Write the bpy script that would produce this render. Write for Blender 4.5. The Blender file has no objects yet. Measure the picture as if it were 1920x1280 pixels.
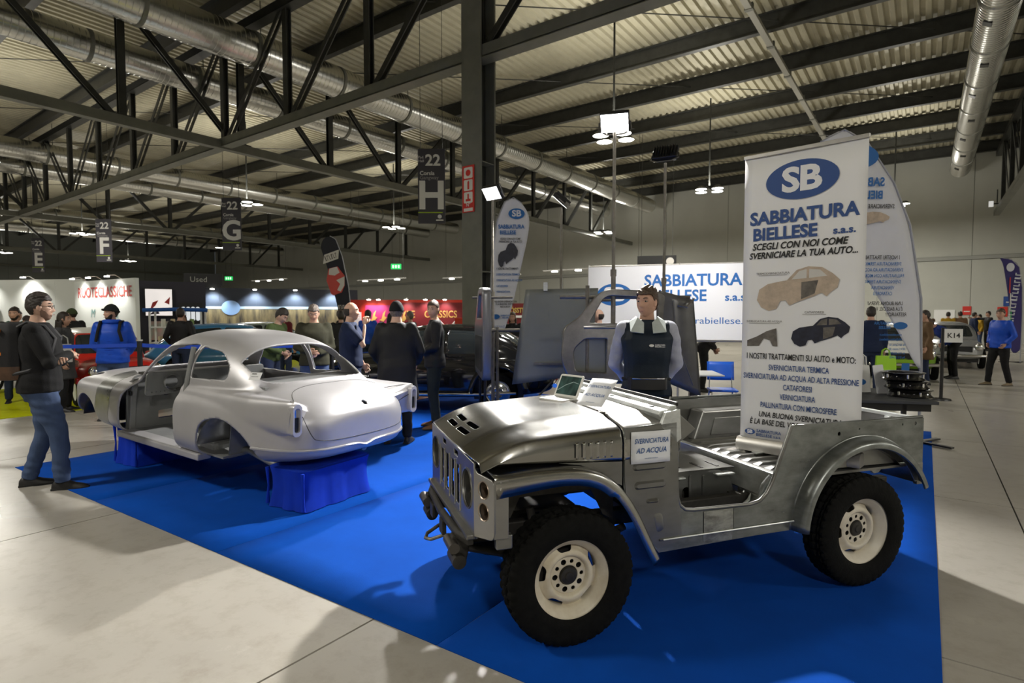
import bpy, bmesh, math, random
import numpy as np
from mathutils import Matrix, Vector

# ------------------------------------------------------------------ camera, world, light, exposure
sc = bpy.context.scene
COL = sc.collection
PI = math.pi
R = math.radians
cam = bpy.data.cameras.new('camera')
cam.sensor_width = 36.0
cam.lens = 20.0
cam.dof.use_dof = True
cam.dof.focus_distance = 3.3
cam.dof.aperture_fstop = 4.0
cam.clip_end = 300
camo = bpy.data.objects.new('camera', cam)
COL.objects.link(camo)
camo.location = (0, 0, 1.65)
camo.rotation_euler = (R(90 - 2.684), 0, R(36.0))
sc.camera = camo
w = bpy.data.worlds.new('world')
sc.world = w
w.use_nodes = True
w.node_tree.nodes['Background'].inputs[0].default_value = (0.8, 0.9, 1.0, 1)
w.node_tree.nodes['Background'].inputs[1].default_value = 0.12
sc.view_settings.view_transform = 'Standard'
sc.view_settings.look = 'None'
sc.view_settings.gamma = 1.0
sc.view_settings.use_curve_mapping = False
sc.view_settings.exposure = 0.2
HALL_W = 150.0     # watts of one hanging lamp cluster
FLOOD_W = 2000.0    # watts of a lit floodlight

random.seed(4)
rng = np.random.RandomState(3)

# ------------------------------------------------------------------ materials
MATS = {}
def mat(name, col=(.5, .5, .5), rough=.5, metal=0., emit=0., noise=0., nscale=8., bump=0., bscale=60., col2=None, spec=.5,
        alpha=1., trans=0., coat=0., stretch=None, rvar=0., detail=6.):
    if name in MATS: return MATS[name]
    m = bpy.data.materials.new(name)
    m.use_nodes = True
    nt = m.node_tree
    b = nt.nodes['Principled BSDF']
    c = (*col, 1)
    b.inputs['Base Color'].default_value = c
    b.inputs['Roughness'].default_value = rough
    b.inputs['Metallic'].default_value = metal
    b.inputs['Specular IOR Level'].default_value = spec
    b.inputs['Coat Weight'].default_value = coat
    b.inputs['Transmission Weight'].default_value = trans
    b.inputs['Alpha'].default_value = alpha
    if emit:
        b.inputs['Emission Color'].default_value = c
        b.inputs['Emission Strength'].default_value = emit
    if noise or bump or rvar or col2:
        tc = nt.nodes.new('ShaderNodeTexCoord')
        mp = nt.nodes.new('ShaderNodeMapping')
        nt.links.new(tc.outputs['Object'], mp.inputs[0])
        if stretch: mp.inputs['Scale'].default_value = stretch
        n = nt.nodes.new('ShaderNodeTexNoise')
        n.inputs['Scale'].default_value = nscale
        n.inputs['Detail'].default_value = detail
        n.inputs['Roughness'].default_value = .62
        nt.links.new(mp.outputs[0], n.inputs['Vector'])
        if noise or col2:
            mx = nt.nodes.new('ShaderNodeMix')
            mx.data_type = 'RGBA'
            k = col2 if col2 else tuple(max(0, v * (1 - noise)) for v in col)
            a = col if col2 else tuple(min(1, v * (1 + noise)) for v in col)
            mx.inputs[6].default_value = (*k, 1)
            mx.inputs[7].default_value = (*a, 1)
            rp = nt.nodes.new('ShaderNodeMapRange')
            rp.inputs[1].default_value = .32
            rp.inputs[2].default_value = .68
            nt.links.new(n.outputs[0], rp.inputs[0])
            nt.links.new(rp.outputs[0], mx.inputs[0])
            nt.links.new(mx.outputs[2], b.inputs['Base Color'])
        if rvar:
            r2 = nt.nodes.new('ShaderNodeMapRange')
            r2.inputs[1].default_value = .3
            r2.inputs[2].default_value = .7
            r2.inputs[3].default_value = max(.03, rough - rvar)
            r2.inputs[4].default_value = min(1, rough + rvar)
            nt.links.new(n.outputs[0], r2.inputs[0])
            nt.links.new(r2.outputs[0], b.inputs['Roughness'])
        if bump:
            n2 = nt.nodes.new('ShaderNodeTexNoise')
            n2.inputs['Scale'].default_value = bscale
            n2.inputs['Detail'].default_value = 4
            nt.links.new(mp.outputs[0], n2.inputs['Vector'])
            bp = nt.nodes.new('ShaderNodeBump')
            bp.inputs['Strength'].default_value = bump
            bp.inputs['Distance'].default_value = .01
            nt.links.new(n2.outputs[0], bp.inputs['Height'])
            nt.links.new(bp.outputs[0], b.inputs['Normal'])
    MATS[name] = m
    return m

# ------------------------------------------------------------------ mesh builder
def nrm(v):
    l = math.sqrt(sum(c * c for c in v)) or 1.
    return [c / l for c in v]
def frame(d):
    d = Vector(d).normalized()
    u = Vector((0, 0, 1)) if abs(d.z) < .95 else Vector((1, 0, 0))
    a = d.cross(u).normalized()
    return a, a.cross(d).normalized()
class MB:
    def __init__(s):
        s.v = []; s.f = []; s.m = []; s.k = 0
    def add(s, vs, fs, T=None):
        o = len(s.v)
        if T is not None: vs = [tuple(T @ Vector(p)) for p in vs]
        s.v += [tuple(p) for p in vs]
        s.f += [tuple(i + o for i in f) for f in fs]
        s.m += [s.k] * len(fs)
        return s
    def box(s, c, d, T=None, taper=1.):
        x, y, z = [k / 2 for k in d]
        v = []
        for sz in (-1, 1):
            t = taper if sz > 0 else 1
            for sx, sy in ((-1, -1), (1, -1), (1, 1), (-1, 1)):
                v.append((c[0] + sx * x * t, c[1] + sy * y * t, c[2] + sz * z))
        return s.add(v, [(3, 2, 1, 0), (4, 5, 6, 7), (0, 1, 5, 4), (1, 2, 6, 5), (2, 3, 7, 6), (3, 0, 4, 7)], T)
    def b2(s, lo, hi, T=None):
        return s.box([(a + b) / 2 for a, b in zip(lo, hi)], [abs(b - a) for a, b in zip(lo, hi)], T)
    def cyl(s, a, b, r, r2=None, n=12, cap=True, T=None):
        r2 = r if r2 is None else r2
        a = Vector(a); b = Vector(b)
        u, w_ = frame(b - a)
        v = []
        for p, q in ((a, r), (b, r2)):
            for i in range(n):
                t = 2 * PI * i / n
                v.append(tuple(p + u * (q * math.cos(t)) + w_ * (q * math.sin(t))))
        f = [(i, (i + 1) % n, n + (i + 1) % n, n + i) for i in range(n)]
        if cap: f += [tuple(range(n - 1, -1, -1)), tuple(range(n, 2 * n))]
        return s.add(v, f, T)
    def tube(s, pts, r, n=8, closed=False, T=None, cap=True):
        pts = [Vector(p) for p in pts]
        m = len(pts)
        rr = r if isinstance(r, (list, tuple)) else [r] * m
        v = []; pu = None
        for i, p in enumerate(pts):
            if closed: d = pts[(i + 1) % m] - pts[i - 1]
            else: d = pts[min(i + 1, m - 1)] - pts[max(i - 1, 0)]
            if d.length < 1e-9: d = Vector((0, 0, 1))
            d.normalize()
            if pu is None: u = frame(d)[0]
            else:
                u = pu - d * pu.dot(d)
                u = u.normalized() if u.length > 1e-6 else frame(d)[0]
            pu = u
            q = d.cross(u)
            for k in range(n):
                t = 2 * PI * k / n
                v.append(tuple(p + u * (rr[i] * math.cos(t)) + q * (rr[i] * math.sin(t))))
        f = []
        for i in range(m if closed else m - 1):
            j = (i + 1) % m
            for k in range(n):
                l = (k + 1) % n
                f.append((i * n + k, i * n + l, j * n + l, j * n + k))
        if cap and not closed: f += [tuple(range(n - 1, -1, -1)), tuple(range((m - 1) * n, m * n))]
        return s.add(v, f, T)
    def ball(s, c, r, n=12, m=8, T=None):
        rx, ry, rz = r if isinstance(r, (list, tuple)) else (r, r, r)
        v = [(c[0], c[1], c[2] - rz)]
        for i in range(1, m):
            a = -PI / 2 + PI * i / m
            for k in range(n):
                t = 2 * PI * k / n
                v.append((c[0] + rx * math.cos(a) * math.cos(t), c[1] + ry * math.cos(a) * math.sin(t), c[2] + rz * math.sin(a)))
        v.append((c[0], c[1], c[2] + rz))
        f = [(0, 1 + (k + 1) % n, 1 + k) for k in range(n)]
        for i in range(m - 2):
            for k in range(n):
                a = 1 + i * n
                f.append((a + k, a + (k + 1) % n, a + n + (k + 1) % n, a + n + k))
        e = len(v) - 1; a = 1 + (m - 2) * n
        f += [(a + k, a + (k + 1) % n, e) for k in range(n)]
        return s.add(v, f, T)
    def lathe(s, prof, n=24, T=None, axis='z', closed=False, a0=0., a1=2 * PI):
        full = abs(a1 - a0 - 2 * PI) < 1e-6
        cnt = n if full else n + 1
        v = []
        for i in range(cnt):
            t = a0 + (a1 - a0) * i / n
            for (r, h) in prof:
                x, y = r * math.cos(t), r * math.sin(t)
                v.append((x, y, h) if axis == 'z' else ((x, h, y) if axis == 'y' else (h, x, y)))
        m = len(prof); f = []
        for i in range(n):
            j = (i + 1) % cnt
            for k in range(m if closed else m - 1):
                l = (k + 1) % m
                q = (i * m + k, j * m + k, j * m + l, i * m + l)
                f.append(q if axis != 'y' else q[::-1])
        return s.add(v, f, T)
    def prism(s, out, h0, h1, axis='z', T=None):
        n = len(out); v = []
        for h in (h0, h1):
            for (a, b) in out:
                v.append((a, b, h) if axis == 'z' else ((a, h, b) if axis == 'y' else (h, a, b)))
        f = [tuple(range(n - 1, -1, -1)), tuple(range(n, 2 * n))] + [(i, (i + 1) % n, n + (i + 1) % n, n + i) for i in range(n)]
        if axis == 'y': f = [q[::-1] for q in f]
        return s.add(v, f, T)
    def loft(s, rings, closed=True, caps=True, T=None):
        n = len(rings[0]); v = [p for r in rings for p in r]; f = []
        for i in range(len(rings) - 1):
            for k in range(n if closed else n - 1):
                l = (k + 1) % n
                f.append((i * n + k, i * n + l, (i + 1) * n + l, (i + 1) * n + k))
        if caps and closed: f += [tuple(range(n - 1, -1, -1)), tuple(range((len(rings) - 1) * n, len(rings) * n))]
        return s.add(v, f, T)
    def mesh(s, name, mats, smooth=None):
        me = bpy.data.meshes.new(name)
        me.from_pydata(s.v, [], s.f)
        mats = mats if isinstance(mats, (list, tuple)) else [mats]
        for m in mats: me.materials.append(m)
        if len(mats) > 1: me.polygons.foreach_set('material_index', s.m)
        if smooth is not None:
            me.polygons.foreach_set('use_smooth', [True] * len(me.polygons))
            if smooth < 179:
                try: me.set_sharp_from_angle(angle=R(smooth))
                except Exception: pass
        me.update()
        return me
    def build(s, name, mats, parent=None, smooth=None, bevel=0., solid=0., off=0.):
        o = bpy.data.objects.new(name, s.mesh(name, mats, smooth))
        COL.objects.link(o)
        o.parent = parent
        if solid:
            md = o.modifiers.new('solid', 'SOLIDIFY'); md.thickness = solid; md.offset = off
        if bevel:
            md = o.modifiers.new('bevel', 'BEVEL'); md.width = bevel; md.segments = 2; md.limit_method = 'ANGLE'
        return o
def tag(o, label=None, cat=None, group=None, kind=None):
    if label: o['label'] = label
    if cat: o['category'] = cat
    if group: o['group'] = group
    if kind: o['kind'] = kind
    return o
def thing(name, label, cat, loc=(0, 0, 0), rz=0., group=None, kind=None):
    o = bpy.data.objects.new(name, None)
    o.empty_display_size = .1
    COL.objects.link(o)
    o.location = loc
    o.rotation_euler = (0, 0, rz)
    return tag(o, label, cat, group, kind)
def inst(o, parent, loc=None, rot=None, name=None):
    c = o.copy()
    if name: c.name = name
    COL.objects.link(c)
    c.parent = parent
    if loc is not None: c.location = loc
    if rot is not None: c.rotation_euler = rot
    return c
def copy_tree(o, parent=None):
    c = o.copy(); COL.objects.link(c); c.parent = parent
    for ch in list(o.children): copy_tree(ch, c)
    return c
TMP = bpy.data.scenes.new('scratch')
def evaluated(o):
    TMP.collection.objects.link(o)
    vl = TMP.view_layers[0]; vl.update()
    return o.evaluated_get(vl.depsgraph)
def text(body, size, parent, m, loc, rot=(PI / 2, 0, 0), align='CENTER', bold=0., shear=0., sp=1., sx=1., name='lettering', line=1., mirror=False):
    cu = bpy.data.curves.new(name, 'FONT')
    cu.body = body; cu.size = size; cu.align_x = align; cu.align_y = 'CENTER'
    cu.offset = bold * size; cu.shear = shear; cu.space_character = sp; cu.space_line = line
    cu.resolution_u = 3
    t = bpy.data.objects.new(name, cu)
    me = bpy.data.meshes.new_from_object(evaluated(t))
    bpy.data.objects.remove(t); bpy.data.curves.remove(cu)
    me.name = name; me.materials.clear(); me.materials.append(m)
    o = bpy.data.objects.new(name, me); COL.objects.link(o)
    o.parent = parent; o.location = loc; o.rotation_euler = rot
    o.scale = (-sx if mirror else sx, 1, 1)
    return o
def remesh(mb, vox, it=3, f=.5):
    me = bpy.data.meshes.new('tmp'); me.from_pydata(mb.v, [], mb.f); me.update()
    o = bpy.data.objects.new('tmp', me)
    md = o.modifiers.new('r', 'REMESH'); md.mode = 'VOXEL'; md.voxel_size = vox
    if it:
        sm = o.modifiers.new('s', 'SMOOTH'); sm.factor = f; sm.iterations = it
    e = evaluated(o)
    m2 = e.to_mesh()
    n = len(m2.vertices); v = np.empty(n * 3); m2.vertices.foreach_get('co', v)
    fs = [tuple(p.vertices) for p in m2.polygons]
    e.to_mesh_clear(); bpy.data.objects.remove(o); bpy.data.meshes.remove(me)
    r = MB(); r.v = [tuple(p) for p in v.reshape(-1, 3)]; r.f = fs; r.m = [0] * len(fs)
    return r
def clip(V, Fs, fn):
    """split a polygon mesh by the zero line of fn(V): returns (outside, inside) as (V, F)"""
    V = np.asarray(V, float); val = fn(V); val = np.where(np.abs(val) < 1e-7, 1e-7, val)
    nv = [list(V), list(V)]; res = ([], []); cache = {}
    extra = []; base = len(V)
    def cut(a, b):
        k = (a, b) if a < b else (b, a)
        if k not in cache:
            t = val[k[0]] / (val[k[0]] - val[k[1]])
            cache[k] = base + len(extra); extra.append(V[k[0]] * (1 - t) + V[k[1]] * t)
        return cache[k]
    for f in Fs:
        pos = [val[i] > 0 for i in f]
        if all(pos): res[0].append(tuple(f)); continue
        if not any(pos): res[1].append(tuple(f)); continue
        for side in (0, 1):
            o = []
            for q in range(len(f)):
                a, b = f[q], f[(q + 1) % len(f)]
                ia = (val[a] > 0) == (side == 0); ib = (val[b] > 0) == (side == 0)
                if ia: o.append(a)
                if ia != ib: o.append(cut(a, b))
            if len(o) > 2: res[side].append(tuple(o))
    A = np.array(list(V) + extra) if extra else V
    out = []
    for side in (0, 1):
        used = sorted({i for f in res[side] for i in f}); mp = {u: k for k, u in enumerate(used)}
        out.append((A[used] if used else np.zeros((0, 3)), [tuple(mp[i] for i in f) for f in res[side]]))
    return out
def mbof(V, Fs):
    m = MB(); m.v = [tuple(p) for p in V]; m.f = [tuple(f) for f in Fs]; m.m = [0] * len(Fs); return m
def weld(o, d):
    bm_ = bmesh.new(); bm_.from_mesh(o.data); bmesh.ops.remove_doubles(bm_, verts=bm_.verts, dist=d); bm_.to_mesh(o.data); bm_.free(); o.data.update()
    return o
def spl(x, xs, ys):
    """smooth monotone-ish interpolation (cubic Hermite)"""
    xs = np.asarray(xs, float); ys = np.asarray(ys, float); x = np.asarray(x, float)
    d = np.gradient(ys, xs)
    i = np.clip(np.searchsorted(xs, x) - 1, 0, len(xs) - 2)
    h = xs[i + 1] - xs[i]; t = np.clip((x - xs[i]) / h, 0, 1)
    return (ys[i] * (2 * t**3 - 3 * t**2 + 1) + d[i] * h * (t**3 - 2 * t**2 + t) + ys[i + 1] * (3 * t**2 - 2 * t**3) + d[i + 1] * h * (t**3 - t**2))
def rrect(w, h, r, n=5, cx=0., cy=0.):
    o = []
    for (sx, sy, a0) in ((1, 1, 0), (-1, 1, 90), (-1, -1, 180), (1, -1, 270)):
        for i in range(n + 1):
            a = R(a0 + 90 * i / n)
            o.append((cx + sx * (w / 2 - r) + r * math.cos(a), cy + sy * (h / 2 - r) + r * math.sin(a)))
    return o
def ell(a, b, n=32, cx=0., cy=0.):
    return [(cx + a * math.cos(2 * PI * i / n), cy + b * math.sin(2 * PI * i / n)) for i in range(n)]
def light(name, kind, loc, watts, parent=None, size=.3, col=(1, 1, 1), target=None, spot=1.2, blend=.4):
    l = bpy.data.lights.new(name, kind); l.energy = watts; l.color = col
    if kind == 'AREA': l.shape = 'DISK'; l.size = size
    elif kind == 'SPOT': l.spot_size = spot; l.spot_blend = blend; l.shadow_soft_size = size
    else: l.shadow_soft_size = size
    o = bpy.data.objects.new(name, l); COL.objects.link(o); o.location = loc; o.parent = parent
    if target is not None:
        o.rotation_euler = (Vector(target) - Vector(loc)).to_track_quat('-Z', 'Y').to_euler()
    return o
# ================================================================== THE HALL
XL, XR, YF, YB = -86.0, 16.0, -14.0, 43.0
ROOF = 11.5
# real-world colours: polished grey concrete, raw galvanised metal, dark painted steel
def concrete():
    m = mat('polished_concrete', (.375, .352, .31), .30, noise=.10, nscale=.45, bump=.03, bscale=30, rvar=.04, detail=3)
    nt = m.node_tree; b = nt.nodes['Principled BSDF']
    tc = nt.nodes.new('ShaderNodeNewGeometry')
    v = nt.nodes.new('ShaderNodeTexNoise'); v.inputs['Scale'].default_value = 7; v.inputs['Detail'].default_value = 8; v.inputs['Roughness'].default_value = .7
    nt.links.new(tc.outputs['Position'], v.inputs['Vector'])
    n1 = next(n for n in nt.nodes if n.type == 'MAPPING')
    nt.links.new(tc.outputs['Position'], n1.inputs[0])
    rp = nt.nodes.new('ShaderNodeMapRange'); rp.inputs[1].default_value = .22; rp.inputs[2].default_value = .52
    nt.links.new(v.outputs[0], rp.inputs[0])
    mx = nt.nodes.new('ShaderNodeMix'); mx.data_type = 'RGBA'; mx.blend_type = 'MULTIPLY'
    old = b.inputs['Base Color'].links[0].from_socket
    mx.inputs[0].default_value = .85
    cr = nt.nodes.new('ShaderNodeMix'); cr.data_type = 'RGBA'
    cr.inputs[6].default_value = (.74, .70, .65, 1); cr.inputs[7].default_value = (1, 1, 1, 1)
    nt.links.new(rp.outputs[0], cr.inputs[0])
    nt.links.new(old, mx.inputs[6]); nt.links.new(cr.outputs[2], mx.inputs[7])
    # pale scuffs
    v2 = nt.nodes.new('ShaderNodeTexNoise'); v2.inputs['Scale'].default_value = 3.1; v2.inputs['Detail'].default_value = 12; v2.inputs['Roughness'].default_value = .75
    nt.links.new(tc.outputs['Position'], v2.inputs['Vector'])
    r3 = nt.nodes.new('ShaderNodeMapRange'); r3.inputs[1].default_value = .62; r3.inputs[2].default_value = .80; r3.inputs[4].default_value = .5
    nt.links.new(v2.outputs[0], r3.inputs[0])
    m3 = nt.nodes.new('ShaderNodeMix'); m3.data_type = 'RGBA'; m3.inputs[7].default_value = (.62, .60, .56, 1)
    nt.links.new(r3.outputs[0], m3.inputs[0]); nt.links.new(mx.outputs[2], m3.inputs[6])
    nt.links.new(m3.outputs[2], b.inputs['Base Color'])
    return m
M_conc = concrete()
M_joint = mat('floor_joint_filler', (.035, .033, .03), .8)
M_dark = mat('dark_painted_steel', (.030, .031, .028), .45, noise=.3, nscale=3)
M_dark2 = mat('grey_green_painted_steel', (.165, .168, .145), .45, noise=.15, nscale=2)
M_deck = mat('khaki_corrugated_deck', (.46, .43, .32), .5, metal=.2, noise=.12, nscale=.6)
M_duct = mat('galvanised_duct', (.66, .66, .63), .26, metal=1., noise=.04, nscale=.8)
M_wallp = mat('pale_grey_wall_panel', (.47, .475, .43), .6, noise=.05, nscale=.5)
M_walld = mat('grey_wall_trim', (.33, .335, .31), .6)
M_white = mat('white_plastic', (.8, .8, .78), .5)
M_black = mat('black_satin', (.012, .012, .013), .35)
M_rubber = mat('black_rubber', (.006, .006, .0055), .85, spec=.15, noise=.4, nscale=25, bump=.25, bscale=90)
M_chrome = mat('chrome', (.8, .8, .8), .12, metal=1)
M_steel = mat('steel_tube', (.20, .185, .16), .42, metal=.7, noise=.2, nscale=14)

# floor: slabs of 3.03 m with open joints over a dark base
fl = thing('floor', 'polished grey concrete slab floor of the hall', None, kind='structure')
MB().b2((XL, YF, -.12), (XR, YB, -.012)).build('joint_bed', M_joint, fl)
S = 3.03; G_ = .012
sl0 = None
xs = [.65 + S * k for k in range(-5, 3)]; ys = [.35 + S * k for k in range(-2, 14)]
bm = MB().b2((G_ / 2, G_ / 2, -.10), (S - G_ / 2, S - G_ / 2, 0))
sm_ = bm.mesh('slab', M_conc)
for x in xs[:-1]:
    for y in ys[:-1]:
        o = bpy.data.objects.new('slab', sm_); COL.objects.link(o); o.parent = fl; o.location = (x, y, 0)
far = MB()
def slabfill(x0, x1, y0, y1):
    nx = max(1, round((x1 - x0) / S)); ny = max(1, round((y1 - y0) / S))
    for i in range(nx):
        for j in range(ny):
            far.b2((x0 + (x1 - x0) * i / nx + G_ / 2, y0 + (y1 - y0) * j / ny + G_ / 2, -.10), (x0 + (x1 - x0) * (i + 1) / nx - G_ / 2, y0 + (y1 - y0) * (j + 1) / ny - G_ / 2, 0))
slabfill(XL, xs[0], YF, YB); slabfill(xs[-1], XR, YF, YB); slabfill(xs[0], xs[-1], YF, ys[0]); slabfill(xs[0], xs[-1], ys[-1], YB)
tag(far.build('distant_slabs', M_conc, fl), kind='stuff')

# walls: vertical sandwich panels with recessed joints, a ledge at 5 m
def wall(name, a, b, h, m, m2, ledge=5.0):
    a = Vector((*a, 0)); b = Vector((*b, 0)); L = (b - a).length; d = (b - a).normalized()
    root = thing(name, None, None, tuple(a), math.atan2(d.y, d.x), kind='structure')
    MB().b2((0, .06, -.1), (L, .3, h)).build('backing', m2, root)
    n = int(L / 4.8) + 1; wd = L / n
    lo = MB().b2((.012, 0, 0), (wd - .012, .07, ledge - .12)).mesh('panel', m)
    hi = MB().b2((.012, .01, ledge + .12), (wd - .012, .07, h - .1)).mesh('panel', m)
    for i in range(n):
        for me in (lo, hi):
            o = bpy.data.objects.new('panel', me); COL.objects.link(o); o.parent = root; o.location = (wd * i, 0, 0)
    MB().b2((0, -.10, ledge - .1), (L, .07, ledge + .1)).build('ledge', m2, root)
    return root
wall('wall_back', (XL, YB), (XR, YB), ROOF, M_wallp, M_walld)
M_wl = mat('shaded_grey_green_wall_panel', (.20, .215, .20), .6, noise=.06, nscale=.5)  # shade of the left wall is put into this darker panel colour
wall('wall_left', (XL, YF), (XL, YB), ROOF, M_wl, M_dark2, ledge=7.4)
wall('wall_right', (XR, YB), (XR, YF), ROOF, M_wallp, M_walld)
wall('wall_front', (XR, YF), (XL, YF), ROOF, M_wallp, M_walld)

# roof: corrugated deck sheets over dark purlins
ce = thing('ceiling', 'khaki corrugated metal roof deck on dark steel purlins', None, kind='structure')
PY = 3.66; pit = .32
def decksheet(w_, l_):
    m = MB(); n = int(w_ / pit); prof = []
    for i in range(n):
        x = i * pit
        prof += [(x, 0), (x + .12, 0), (x + .16, .09), (x + .28, .09)]
    prof.append((n * pit, 0))
    v = [(x, 0, z) for x, z in prof] + [(x, l_, z) for x, z in prof]; k = len(prof)
    m.add(v, [(i, k + i, k + i + 1, i + 1) for i in range(k - 1)])
    return m.mesh('deck_sheet', M_deck)
me = decksheet(20.48, PY)
y0 = -12.6
npur = int((YB - y0) / PY) + 1
for j in range(npur):
    for i in range(5):
        o = bpy.data.objects.new('deck_sheet', me); COL.objects.link(o); o.parent = ce; o.location = (XL + i * 20.48, y0 + j * PY, ROOF)
MB().b2((XL - .3, YF - .3, ROOF + .12), (XR + 1, YB + 1, ROOF + .3)).build('roof_backing', M_dark, ce)
pm = MB()
L = XR - XL
pm.b2((0, -.02, -.56), (L, .02, 0)).b2((0, -.11, -.60), (L, .11, -.56)).b2((0, -.11, -.04), (L, .11, 0))
pm = pm.mesh('purlin', M_dark)
for j in range(npur + 1):
    o = bpy.data.objects.new('purlin', pm); COL.objects.link(o); o.parent = ce; o.location = (XL, y0 + j * PY, ROOF - .01)
# thin cross ties of round bar between the purlins
tm = MB()
for i in range(24):
    x = XL + 4 + i * 4.1
    for j in range(npur):
        if (i + j) % 2 == 0: tm.cyl((x, y0 + j * PY, ROOF - .35), (x + 4.1, y0 + (j + 1) * PY, ROOF - .35), .02, n=5)
tag(tm.build('tie_rods', M_dark, ce), kind='stuff')
# cable trunking running away under the deck
cdt = thing('cable_trunking', 'thin grey trunking running under the roof deck toward the back wall', 'trunking', (-4.45, 8.3, 10.60))
MB().b2((-.09, 0, 0), (.09, 34, .12)).build('tray', mat('trunking_grey', (.33, .32, .28), .5), cdt)
for i in range(12): MB().b2((-.12, .9 + 2.9 * i, -.02), (.12, 1.05 + 2.9 * i, .17)).build('bracket', M_dark2, cdt)

# trusses
def truss(name, label, L, step, bot, top, loc, rz, big=True):
    r = thing(name, label, 'truss', loc, rz, 'roof trusses')
    c = .17 if big else .13
    def chord(z, nm):
        m = MB()
        m.b2((0, -c, z - .02), (L, c, z + .02)).b2((0, -c, z), (L, -c + .03, z + .26)).b2((0, c - .03, z), (L, c, z + .26))
        m.build(nm, M_dark2 if z < 9 else M_dark, r)
    chord(bot, 'bottom_chord'); chord(top - .26, 'top_chord')
    n = int(L / step); vm = None
    vm = MB().b2((-.10, -.09, bot + .02), (.10, -.06, top - .05)).b2((-.10, .06, bot + .02), (.10, .09, top - .05)).b2((-.02, -.07, bot + .02), (.02, .07, top - .05)).mesh('vertical', M_dark)
    def diag(sg):
        a = Vector((.12, 0, bot + .1)); b = Vector((step - .12, 0, top - .15))
        if sg < 0: a.x, b.x = step - .12, .12
        m = MB()
        for yy in (-.07, .07):
            d = (b - a).normalized(); nn = Vector((-d.z, 0, d.x)) * .075
            y1 = Vector((0, yy - .015, 0)); y2 = Vector((0, yy + .015, 0))
            m.add([tuple(p) for p in (a - nn + y1, b - nn + y1, b + nn + y1, a + nn + y1, a - nn + y2, b - nn + y2, b + nn + y2, a + nn + y2)],
                  [(3, 2, 1, 0), (4, 5, 6, 7), (0, 1, 5, 4), (1, 2, 6, 5), (2, 3, 7, 6), (3, 0, 4, 7)])
        return m.mesh('diagonal', M_dark)
    dp, dn = diag(1), diag(-1)
    gp = MB().b2((-.3, -.10, bot), (.3, .10, bot + .3)).mesh('gusset', M_dark)
    for i in range(n + 1):
        o = bpy.data.objects.new('vertical', vm); COL.objects.link(o); o.parent = r; o.location = (i * step, 0, 0)
        o = bpy.data.objects.new('gusset', gp); COL.objects.link(o); o.parent = r; o.location = (i * step, 0, 0)
        if i < n:
            o = bpy.data.objects.new('diagonal', dp if i >= n / 2 else dn); COL.objects.link(o); o.parent = r; o.location = (i * step, 0, 0)
    return r
truss('roof_truss', 'long roof truss passing through the tall column above the cars', 98, 3.64, 7.25, 10.9, (-81.0, 10.0, 0), 0)
truss('roof_truss', 'roof truss running to the back wall above the silver coupe body', 50, 3.6, 7.2, 10.9, (-19.2, -7.4, 0), R(90), False)
truss('roof_truss', 'roof truss along the right edge of the view running to the back wall', 50, 3.6, 7.3, 10.9, (3.1, -7.4, 0), R(90), False)
truss('roof_truss', 'distant roof truss behind the hanging G sign', 50, 3.6, 7.2, 10.9, (-41.5, -7.4, 0), R(90), False)
truss('roof_truss', 'farthest roof truss above the left exhibition stands', 50, 3.6, 7.2, 10.9, (-63.5, -7.4, 0), R(90), False)
truss('roof_truss', 'roof truss crossing near the back wall beyond the hanging lamps', 98, 3.64, 7.25, 10.9, (-81.0, 32.0, 0), 0, False) if False else None

# column
def column(label, loc):
    c = thing('steel_column', label, 'column', loc)
    MB().b2((-.27, -.27, 0), (-.22, .27, 10.9)).build('flange', M_dark2, c)
    MB().b2((.22, -.27, 0), (.27, .27, 10.9)).build('flange', M_dark2, c)
    MB().b2((-.22, -.02, 0), (.22, .02, 10.9)).build('web', M_dark, c)
    MB().b2((-.36, -.36, 0), (.36, .36, .05)).build('base_plate', M_dark, c)
    for z in (2.6, 5.0): MB().b2((-.22, -.26, z), (.22, .26, z + .02)).build('stiffener', M_dark2, c)
    return c
column('tall grey-green steel column with fire safety stickers in mid hall', (-8.2, 10.02, 0)).rotation_euler.z = R(90)
# fire stickers on the column
st = thing('safety_sign', 'red and white stacked fire safety sticker on the steel column', 'sign', (-8.26, 9.735, 3.92), 0.)
M_red = mat('sign_red', (.62, .03, .02), .5); M_sw = mat('sign_white', (.75, .74, .70), .5)
MB().b2((-.17, -.01, 0), (.17, 0, 1.02)).build('panel', M_red, st)
for i in range(3):
    MB().prism(rrect(.25, .24, .03, cy=.32 + .27 * i), -.014, -.011, axis='y').build('pictogram_field', M_sw, st)
MB().prism(ell(.07, .07, 20, cy=.86), -.018, -.015, axis='y').build('alarm_symbol', M_red, st)
MB().prism([(-.02, .50), (.03, .50), (.03, .66), (.01, .69), (-.02, .66)], -.018, -.015, axis='y').build('extinguisher_symbol', M_red, st)
MB().prism([(-.07, .24), (.07, .24), (.07, .29), (.02, .29), (.02, .40), (-.02, .40), (-.02, .29), (-.07, .29)], -.018, -.015, axis='y').build('hydrant_symbol', M_red, st)
text('N°', .11, st, M_sw, (0, -.013, .16), bold=.02)
MB().b2((-.13, -.014, .02), (.13, -.011, .09)).build('number_field', M_sw, st)

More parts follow.
